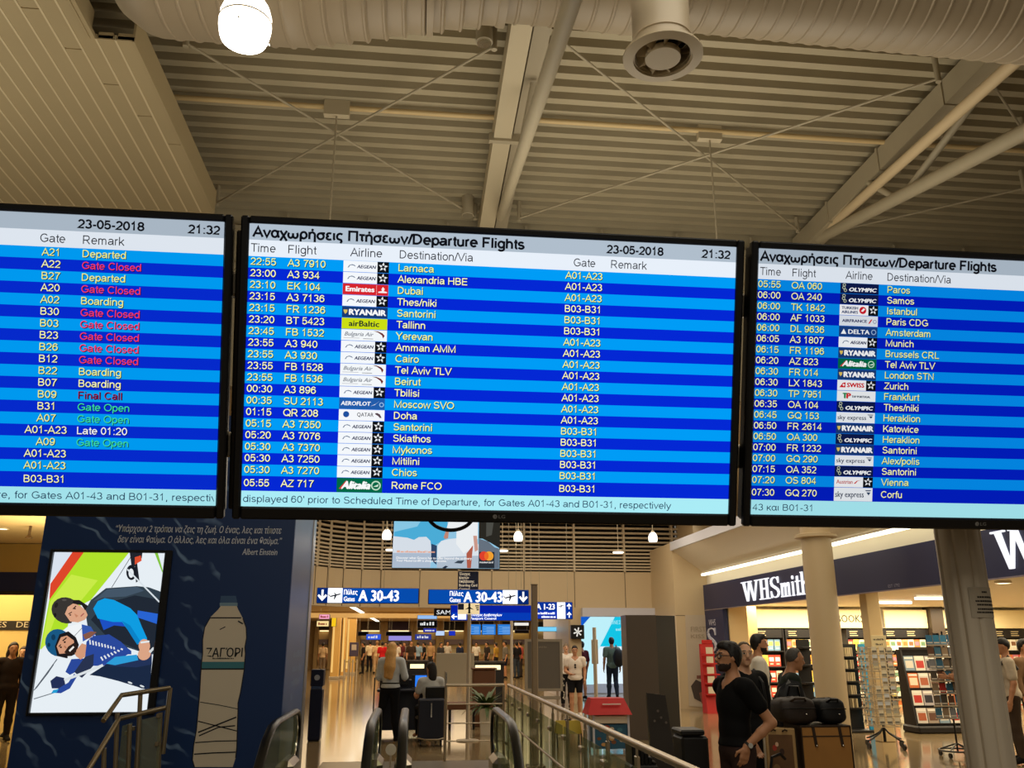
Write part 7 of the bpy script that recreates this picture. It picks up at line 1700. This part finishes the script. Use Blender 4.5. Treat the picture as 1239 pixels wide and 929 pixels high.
    for sd, q in ((-1, 'l'), (1, 'r')):
        hp = np.array((sd*.088*w, -.005, .90)); kn, an = [np.array(p, float) for p in G[q][:2]]; fd = np.array(G[q][2], float) if len(G[q]) > 2 else np.array([sd*.15, 1, 0.0]); fd /= np.linalg.norm(fd)
        leg += [('c', hp, kn, .086*w, .054), ('c', kn, kn*.62+an*.38+np.array([0, -.012, 0]), .053, .056), ('c', kn*.62+an*.38+np.array([0, -.012, 0]), an, .056, .037)]
        toe = an+fd*.145+np.array([0, 0, -.050]); heel = an-fd*.035+np.array([0, 0, -.045]); foot += [('c', an, heel, .036, .034), ('c', an+fd*.01, toe, .038, .028), ('c', toe, toe+fd*.035, .030, .024)]
    body = [(torso, .04), (leg, .03), (arm, .018), (neck, .02), (head, .02), (ears, .006), (foot, .015), (hands, .006)]
    lo = np.array([9., 9, 9]); hi = -lo
    for gp, _ in body:
        for p in gp:
            for c in (p[1], p[2]) if p[0] == 'c' else (p[1],):
                r = max(p[3], p[4]) if p[0] == 'c' else max(p[2]); lo = np.minimum(lo, np.array(c)-r-.05); hi = np.maximum(hi, np.array(c)+r+.05)
    B = Field(lo, hi, res)
    for gp, k in body:
        if gp is hands and not fine: k = .01
        for p in gp: B.put(p, 0, k)
    V, Q = B.surface()
    sk = M('skin_'+skin, SKIN[skin], rough=.5, noise=.06, scale=30); mats = [sk, C((44, 30, 24)), C((150, 84, 76)), C((60, 40, 30) if hair is None else tuple(int(v*.8) for v in hair)), C((226, 220, 212))]
    def pick(P):
        q = (P-hc) @ Rh / HS; m = np.zeros(len(P)); fr = q[:, 1] > .045
        for sx in (-1, 1):
            m[fr & (((q[:, 0]-sx*.032)/.015)**2+((q[:, 2]-.012)/.008)**2 < 1)] = 4
            m[fr & (((q[:, 0]-sx*.031)/.007)**2+((q[:, 2]-.012)/.008)**2 < 1)] = 1
            m[fr & (abs(q[:, 0]-sx*.033) < .020) & (abs(q[:, 2]-.036) < .005)] = 3
        m[fr & (abs(q[:, 0]) < .024) & (abs(q[:, 2]+.054) < .006)] = 2
        return m
    if S != 1: V = V*S
    def piece(name, V, Q, m, pick=None):
        if not len(Q): return None
        o = bpy.data.objects.new(name, skin_mesh(name, V, Q, m, pick)); COL.objects.link(o); o.parent = t; ORI[o.name] = (0, 0, 0); return o
    bodyo = piece('body', V, Q, mats, (lambda P: pick(P/S)) if res <= .0125 else None)
    def garment(name, prims, grow, cuts, col, k=.02, m=None, r_=None):
        Fd = Field(lo-.03, hi+.03, r_ or res*1.15)
        for p in prims: Fd.put(p, grow, k)
        for c in cuts: Fd.cut(c)
        if name == 'hair':
            x, y, z = np.meshgrid(*Fd.ax, indexing='ij'); Fd.F = (Fd.F + .0032*np.sin(150*x+40*z)*np.sin(130*y-60*z) + .002*np.sin(260*x)*np.sin(240*z+100*y)).astype(np.float32)
        v, q = Fd.surface(); return piece(name, v*S, q, [m or M('cloth_%02x%02x%02x' % tuple(col), col, rough=.85, noise=.14, scale=22, spec=.2)])
    nb = up((0, -.012, 1.50))
    if trousers is not None:
        tp = [torso[2]]+leg; garment('trousers' if leg_end < .4 else 'shorts', tp, .014, [lambda x, y, z: z-1.03, lambda x, y, z: leg_end-z], trousers, .03)
    if shirt is not None:
        sp = torso[:4]+[torso[2]]; sl = []
        for q in 'lr':
            a, b, c = limbs[q]
            if sleeve <= 1: sl.append(('c', a, a+(b-a)*sleeve, .060*w, .052))
            else: sl += [('c', a, b, .058*w, .047), ('c', b, b+(c-b)*(sleeve-1), .047, .035)]
        nd = up((0, .10, 1.475)); nr = .066+v_neck*.3
        garment('shirt', sp+sl, .018, [lambda x, y, z: shirt_hem-z, lambda x, y, z: nr-np.sqrt((x-nb[0])**2+((y-nb[1]-.02)*.8)**2+((z-nb[2])*.75)**2)] + ([lambda x, y, z: .055-np.sqrt(((x-nd[0])*1.3)**2+((y-nd[1])*.8)**2+((z-nd[2]+v_neck*.3)*.8)**2)] if v_neck else []), shirt, .022)
    if shoes is not None: garment('shoes', foot, .010, [lambda x, y, z: z-.125, lambda x, y, z: .008-z], shoes, .012)
    if hair is not None:
        hp = [('e', H((0, -.012, .024)), (.0775, .094, .098), Rh)]
        if hair_style == 'short': hp += [('e', H((0, .035, .094)), (.058, .054, .036), Rh), ('e', H((0, -.050, -.035)), (.060, .042, .060), Rh), ('e', H((0, -.045, .03)), (.074, .062, .088), Rh)]
        if hair_style == 'cap': hp += [('e', H((0, .10, .055)), (.070, .075, .012), Rh)]
        zl = [-.10, -.045, -.02, .005, .025, .050, .075, .098, .2]
        yl = {'short': [-.06, -.034, .008, .016, .026, .035, .078, .2, .2], 'receding': [-.06, -.05, -.02, .004, .012, .002, .012, .03, .05], 'fringe': [-.02, -.01, .0, .01, .03, .06, .2, .2, .2],
              'long': [.01, .01, .01, .015, .025, .04, .075, .2, .2], 'bun': [-.06, -.05, -.04, -.005, .02, .035, .07, .2, .2], 'cap': [-.2, -.06, -.06, -.03, .0, .2, .2, .2, .2]}[hair_style]
        if hair_style == 'long':
            hp += [('c', H((0, -.07, .02)), H((0, -.11, -.10)), .085, .09), ('c', H((0, -.11, -.10)), up((0, -.135, 1.30)), .09, .10), ('c', up((-.03, -.135, 1.32)), up((-.05, -.150, 1.14)), .07, .045), ('c', up((.03, -.135, 1.32)), up((.02, -.150, 1.12)), .07, .045)]
        if hair_style == 'bun': hp += [('e', H((0, -.10, .05)), (.05, .05, .05), Rh)]
        def hcut(x, y, z):
            qx, qy, qz = [Rh[0][i]*(x-hc[0])+Rh[1][i]*(y-hc[1])+Rh[2][i]*(z-hc[2]) for i in range(3)]
            qx, qy, qz = qx/HS, qy/HS, qz/HS
            return np.maximum(qy-np.interp(qz, zl, yl)+.006*np.sin(qx*160+qz*50), (-.085-qz) if hair_style != 'long' else -np.ones_like(qx))
        garment('hair', hp, .004, [hcut], hair, .03, M('hair_%02x%02x%02x' % tuple(hair), hair, rough=.55, noise=.35, scale=60), min(res, .012))
    if beard is not None:
        def bc(x, y, z):
            qx, qy, qz = [Rh[0][i]*(x-hc[0])+Rh[1][i]*(y-hc[1])+Rh[2][i]*(z-hc[2]) for i in range(3)]
            qx, qy, qz = qx/HS, qy/HS, qz/HS; m = np.maximum(qz+.050-np.maximum(0, .03-qy)*.7, .004-qy); lips = .016-np.sqrt((qx*.7)**2+(qz+.054)**2*1.6+np.maximum(0, .08-qy)**2); return np.maximum(m, lips)
        garment('beard', [head[0], head[2], head[4], head[6]], .0025, [bc], beard, .02, M('hair_%02x%02x%02x' % tuple(beard), beard, rough=.7, noise=.3, scale=60), min(res, .010))
    t['_'] = 0; del t['_']
    return dict(t=t, S=S, H=lambda p: tuple(H(p)*S), up=lambda p: tuple(up(p)*S), limbs=limbs, Rh=Rh)
def part(P, mb, name, label=None): return mb.build(name, P['t'], label=label)
def glasses(P, col=(14, 12, 12), dark=False):
    H = P['H']; g = MB().use(C(col, .3))
    for sx in (-1, 1):
        g.tube([H((sx*.033+.026*math.cos(a), .106-.012*abs(math.cos(a))*(math.cos(a)*sx > 0), .010+.020*math.sin(a))) for a in np.linspace(0, 6.283, 15)[:-1]], .003, 6, closed=True); g.tube([H((sx*.060, .095, .014)), H((sx*.082, .03, .014)), H((sx*.084, -.02, .004))], .0028, 6)
    g.tube([H((-.008, .112, .014)), H((.008, .112, .014))], .003, 6); part(P, g, 'spectacles')
def at_floor(px, Y): p = at(px, 850, Y); return (float(p[0]), Y, 0.0)

# ---- the group near the luggage
Y = 7.0; p = at(884, 800, Y)
P = person('man in spectacles and a black V-neck T-shirt looking sideways past the railing', (p[0], Y, 0), 101, 1.70, .0085, 'mid', (11, 11, 13), .50, .955, (58, 42, 40), .09, (20, 16, 15), 'short',
           arms=dict(l=((-.26, -.17, 1.14), (-.195, .03, .965), (.12, .22, -1)), r=((.19, -.16, 1.13), (.08, -.19, .97))), v_neck=.10, beard=(50, 35, 28), head_turn=-.08)
glasses(P)
a, b, c = P['limbs']['l']; w_ = (np.array(c)*.93+np.array(b)*.07)*P['S']; d_ = np.array(c)-np.array(b); d_ /= np.linalg.norm(d_)
mb = MB().use(C((40, 34, 30))).cyl(tuple(w_-d_*.010), tuple(w_+d_*.010), .033, n=18); mb.use(C((190, 190, 184), .3)).cyl(tuple(w_+np.array([-.034, 0, 0])), tuple(w_+np.array([-.040, 0, 0])), .019, n=16); part(P, mb, 'wristwatch')
Y = 8.5; p = at(900, 800, Y)
P = person('balding man in a long-sleeved black top standing behind the man in the black V-neck', (p[0], Y, 0), 196, 1.70, .0095, 'light', (17, 17, 19), 1.95, .84, (24, 22, 24), .09, (98, 84, 66), 'receding', head_turn=-.35,
           arms=dict(l=((-.25, -.03, 1.12), (-.235, .06, .88)), r=((.262, -.02, 1.12), (.275, .04, .87))))
mb = MB().use(m_bagb)
for sx in (-1, 1): mb.tube([P['up']((sx*.13, -.10, 1.34)), P['up']((sx*.13, -.02, 1.475)), P['up']((sx*.12, .11, 1.36)), P['up']((sx*.13, .128, 1.18)), P['up']((sx*.17, .03, 1.02))], .020, 8)
part(P, mb, 'strap')
Y = 11.6; p = at(918, 800, Y)
P = person('bearded dark-haired man in a white T-shirt with a shoulder strap, in profile', (p[0], Y, 0), -104, 1.80, .011, 'mid', (226, 220, 206), .55, .9, (40, 40, 52), .09, (22, 18, 16), 'short', beard=(26, 20, 18))
mb = MB().use(m_bagb).tube([P['up']((-.10, -.09, 1.38)), P['up']((-.12, -.01, 1.485)), P['up']((-.11, .09, 1.40)), P['up']((.0, .135, 1.22)), P['up']((.14, .06, 1.05))], .018, 8); part(P, mb, 'strap')
Y = 9.2; p = at(946, 830, Y)
P = person('grey-haired man in a dark green top bending over the loaded luggage trolley', (p[0], Y, 0), -98, 1.66, .0095, 'mid', (30, 38, 30), 1.9, .86, (30, 28, 30), .09, (74, 70, 66), 'receding', lean=.22, head_turn=.1,
           arms=dict(l=((-.24, .06, 1.14), (-.16, .26, 1.06)), r=((.24, .06, 1.14), (.20, .26, 1.06))))

# ---- in the walkway
fl = atz(697, 868, 0); Y = float(fl[1])
P = person('woman in a pale T-shirt and black shorts walking towards the glass railing', (fl[0], Y, 0), 172, 1.62, .0115, 'mid', (226, 214, 200), .45, .90, (20, 20, 24), .60, (34, 24, 20), 'bun', shoes=(220, 210, 196), v_neck=.12, head_tilt=-.18, width=1.08,
           arms=dict(l=((-.25, -.02, 1.13), (-.235, .10, .92)), r=((.25, .02, 1.12), (.13, .20, 1.05), (-.8, .5, -.1))), legs=dict(l=((-.10, .05, .50), (-.10, -.06, .09)), r=((.10, .06, .50), (.10, .07, .085))))
mb = MB().use(C((16, 14, 14), .3)); q = np.array(P['up']((0, .135, 1.27)))
for dz in (0, -.05): mb.ball((q[0], q[1], q[2]+dz), (.026, .010, .022), 10, 6)
mb.cyl((q[0], q[1]-.004, q[2]+.03), (q[0], q[1]-.004, q[2]-.10), .006, n=6); part(P, mb, 'hanging_sunglasses')
fl = atz(686, 857, 0); Y = float(fl[1])
P = person('grey-haired woman in patterned trousers half behind the woman in black shorts', (fl[0]-.0, Y, 0), 178, 1.66, .0125, 'light', (228, 220, 208), .7, .92, (26, 24, 26), .12, (128, 112, 92), 'fringe', shoes=(60, 46, 40))
a = P['S']; mb = MB().use(C((18, 18, 20)))
mb.rbox(-.085*a, .085*a, .098*a, .135*a, .98*a, 1.30*a, .03); part(P, mb, 'dark_bib')
mb = MB().use(C((206, 196, 178))); rnd = random.Random(8)
for k in range(26):
    sx = rnd.choice((-1, 1)); z = rnd.uniform(.2, .85)*a; x = sx*(.092+rnd.uniform(-.03, .03))*a; mb.ball((x, (.075+.022*(z/a > .6))*a-abs(abs(x)-.092*a)*.5, z), (.016, .006, .024), 7, 5)
part(P, mb, 'print_pattern')
fl = atz(742, 845, 0); Y = float(fl[1])
P = person('man in a green checked shirt and jeans walking towards the cyan screen', (fl[0], Y, 0), -4, 1.84, .0125, 'tan', (104, 122, 108), .6, .86, (40, 48, 62), .09, (20, 18, 18), 'short',
           legs=dict(l=((-.10, .06, .50), (-.12, -.02, .09)), r=((.10, .04, .50), (.10, -.16, .12))))
a = P['S']; mb = MB().use(C((54, 66, 60)))
for k in range(6): x = (-.11+.044*k)*a; mb.tube([(x, -.126*a+abs(x)*.12, .90*a), (x, -.112*a+abs(x)*.12, 1.08*a), (x, -.122*a+abs(x)*.15, 1.26*a), (x, -.09*a+abs(x)*.2, 1.40*a)], .006, 5)
part(P, mb, 'check_stripe')
mb = MB().use(m_bagb); b0 = len(mb.v); mb.ball((0, 0, 0), (.17*a, .11*a, .27*a), 18, 12); mb.v = [(.16*a+x, -.29*a+y, 1.16*a+z) for x, y, z in mb.v]; mb.tube([(.10*a, -.24*a, 1.38*a), (.12*a, -.10*a, 1.50*a), (.13*a, -.02*a, 1.52*a), (.15*a, .06*a, 1.48*a)], .02, 8)
bag = MB(); bag.v, bag.f, bag.mi, bag.mats = mb.v, mb.f, mb.mi, mb.mats
o = bag.build('rucksack', P['t']) ; o.parent = None; o.location = P['t'].location; o.rotation_euler = P['t'].rotation_euler; ORI[o.name] = (0, 0, 0)
tag(o, 'black rucksack hanging from one shoulder of the man in the checked shirt', 'bag')
# ---- staff at the desk
fl = atz(470, 897, 0); Y = float(fl[1])
P = person('long-haired blonde woman in a pale blue shirt standing with her back turned at the desk', (fl[0], Y, 0), -12, 1.70, .0115, 'light', (196, 202, 206), 1.6, .93, (18, 18, 22), .07, (206, 158, 92), 'long', lean=.04, shoes=(22, 18, 18),
           arms=dict(l=((-.23, .0, 1.12), (-.16, .20, 1.08)), r=((.26, .02, 1.13), (.22, .22, 1.10))), legs=dict(l=((-.16, .0, .49), (-.24, -.06, .085), (-.7, .8, 0)), r=((.09, .02, .50), (.14, .0, .085))))
part(P, MB().use(m_black).tube([(.165*math.cos(g), .118*math.sin(g), .985) for g in np.linspace(0, 6.283, 21)[:-1]], .014, 6, closed=True), 'belt')
Y = 16.52; cx = float(at(522, 840, Y)[0])
P = person('dark-haired woman in a pale shirt seated at the laptop', (cx, Y, -.325), 18, 1.68, .0115, 'mid', (190, 192, 192), .6, .92, (20, 20, 24), -.5, (20, 16, 16), 'bun', lean=.10, sit=True, shoes=(20, 18, 18), head_turn=.1,
           arms=dict(l=((-.25, .10, 1.14), (-.20, .33, 1.18)), r=((.25, .08, 1.14), (.16, .30, 1.18))), legs=dict(l=((-.11, .42, .90), (-.11, .40, .46)), r=((.11, .42, .90), (.11, .40, .46))))
H = P['H']; mb = MB().use(M('hair_141010', (20, 16, 16), rough=.55)); mb.ball((0, 0, 0), (.085, .05, .20), 14, 10); q = H((0, -.10, -.10)); mb.v = [(x+q[0], y+q[1], z+q[2]) for x, y, z in mb.v]; part(P, mb, 'hair_length')
t = thing('office_chair', 'black office chair under the seated dark-haired woman', 'chair', (cx, Y, 0)); F_ = Matrix.Translation((cx, Y, 0)) @ Matrix.Rotation(math.radians(18), 4, 'Z')
MB().use(m_rubber).rbox(-.22, .22, -.17, .27, .375, .425, .03, F_).build('seat', t); MB().use(m_rubber).rbox(-.2, .2, -.275, -.235, .56, .94, .02, F_).build('backrest', t)
MB().use(m_black).tube([tuple(F_ @ Vector(p)) for p in ((0, .0, .38), (0, -.22, .40), (0, -.25, .56))], .02, 8).build('back_bar', t); MB().use(m_chrome).cyl((cx, Y, .1), (cx, Y, .38), .025, n=12).build('gas_column', t)
for k in range(5):
    g = 2*math.pi*k/5; e = (cx+.27*math.cos(g), Y+.27*math.sin(g)); MB().use(m_black).tube([(cx, Y, .11), (*e, .075)], .016, 8).build('leg', t); MB().use(m_rubber).cyl((e[0]-.012, e[1], .03), (e[0]+.012, e[1], .03), .03, n=12).build('castor', t)
# ---- shoppers on the right
Y = 12.6; p = at(1217, 800, Y)
P = person('shopper in a dark hat with rucksack straps beside the ribbed post', (p[0], Y, 0), 62, 1.76, .012, 'mid', (196, 182, 160), .7, .9, (70, 56, 44), .09, (18, 16, 16), 'cap')
mb = MB().use(m_bagb)
for sx in (-1, 1): mb.tube([P['up']((sx*.13, -.12, 1.30)), P['up']((sx*.13, -.02, 1.485)), P['up']((sx*.13, .125, 1.34)), P['up']((sx*.14, .13, 1.12))], .026, 8)
part(P, mb, 'strap')
Y = 13.4; p = at(1241, 800, Y); person('dark-haired shopper in a brown top at the frame edge beside the strapped shopper', (p[0], Y, 0), 200, 1.74, .014, 'mid', (120, 92, 66), 1.8, .9, (50, 42, 38), .09, (22, 18, 16), 'short')
Y = 13.0; p = at(1172, 800, Y)
person('shopper in black behind the ribbed post, bare arm reaching to the card spinner', (p[0], Y, 0), 80, 1.72, .012, 'mid', (18, 18, 20), .95, .88, (30, 28, 30), .09, (30, 24, 20), 'short', arms=dict(l=((-.26, .03, 1.13), (-.24, .27, 1.22), (0, 1, .1)), r=((.25, .02, 1.13), (.2, .27, 1.2), (0, 1, .1))))
# ---- left shop
Y = 17.4; p = at(14, 800, Y); person('dark-clothed shopper with long dark hair beyond the blue wall, edge of frame', (p[0], Y, 0), 210, 1.70, .016, 'mid', (44, 34, 30), 1.8, .9, (36, 30, 28), .09, (34, 26, 22), 'long')
Y = 18.2; p = at(27, 800, Y); person('shopper in a pale brown top close to the blue wall edge', (p[0], Y, 0), 190, 1.62, .016, 'light', (170, 130, 96), 1.5, .9, (120, 90, 60), .09, (60, 40, 30), 'long')
# ---- the crowd down the hall (figures a few dozen pixels high)
CR = [(447, 815, 'man in a cream shirt and black trousers standing by the crowd', (226, 206, 170), (24, 22, 26), (30, 24, 20), 20), (455.5, 812, 'woman in a sand-coloured dress beside the man in the cream shirt', (222, 190, 144), (214, 180, 138), (150, 110, 70), 10),
      (462, 810, 'person with a bright red rucksack in the crowd', (200, 30, 34), (30, 28, 40), (26, 20, 18), 5), (470, 808, 'person in a peach top next to the red rucksack', (206, 150, 116), (90, 76, 64), (40, 30, 24), 60),
      (390, 811, 'man in a beige shirt and grey trousers near the blue wall corner', (206, 176, 136), (130, 112, 92), (34, 26, 20), 0), (439, 806, 'person in dark clothes behind the cream-shirted man', (40, 34, 34), (30, 28, 28), (24, 20, 18), 100),
      (479, 805, 'person in white behind the blonde woman', (220, 210, 196), (60, 50, 46), (30, 24, 22), 30), (489, 803, 'person in grey over the desk monitor', (110, 100, 94), (40, 36, 36), (28, 22, 20), 150), (497, 802, 'person in dark brown left of the seated woman', (60, 46, 38), (40, 34, 32), (26, 22, 20), 190),
      (513, 801, 'person in black above the seated woman', (30, 28, 30), (30, 28, 30), (24, 20, 18), 90), (541, 800, 'person in a pale top behind the partition screen', (200, 190, 176), (50, 44, 42), (36, 28, 24), 200), (556, 800, 'person in dark blue behind the partition screen', (36, 42, 66), (30, 30, 36), (26, 20, 18), 40),
      (466, 803, 'person in an olive top behind the red rucksack', (96, 96, 70), (40, 38, 36), (30, 24, 20), 170), (484, 802, 'person in burgundy between the two grey figures over the monitor', (96, 40, 44), (36, 32, 34), (26, 20, 18), 20), (505, 801, 'person in a light blue top over the laptop', (140, 166, 190), (44, 44, 54), (34, 26, 22), 10), (521, 801, 'person in a tan jacket just past the seated woman', (170, 136, 96), (50, 46, 44), (28, 22, 20), 140),
      (533, 800, 'person in charcoal before the partition screen edge', (58, 56, 58), (36, 34, 36), (24, 20, 18), 220), (576, 803, 'person in white behind the lit counter', (224, 216, 202), (60, 54, 50), (40, 30, 24), 180), (600, 803, 'person in mustard behind the lit counter end', (190, 148, 60), (44, 40, 40), (30, 24, 20), 60),
      (589, 812, 'person in a dark jacket leaning at the lit counter', (50, 42, 38), (40, 36, 34), (30, 24, 20), 120), (611, 821, 'man in a grey T-shirt and navy shorts between the two poles', (112, 106, 98), (24, 30, 52), (30, 24, 20), 100), (625, 821, 'man in a dark top and jeans beside the sign post', (36, 34, 38), (60, 70, 84), (26, 20, 18), 30),
      (629.5, 820, 'person in a coral top half behind the sign post', (214, 100, 86), (80, 70, 66), (50, 34, 26), 60), (705, 846, 'person in dark red by the passage pier behind the shorts-wearing woman', (84, 26, 38), (40, 34, 40), (26, 20, 20), 30)]
for px, py, lb_, sh_, tr_, hr_, fc in CR:
    fl = atz(px, py, 0); Y = float(fl[1])
    if Y > 50: Y = 50+((px*3) % 7); fl = at(px, 800, Y)
    P = person(lb_, (fl[0], Y, 0), fc, 1.66+.12*((px*7) % 10)/10, .02, 'mid', sh_, .8, .9 if 'dress' not in lb_ else .5, tr_, .6 if 'shorts' in lb_ else .09, hr_, 'short')
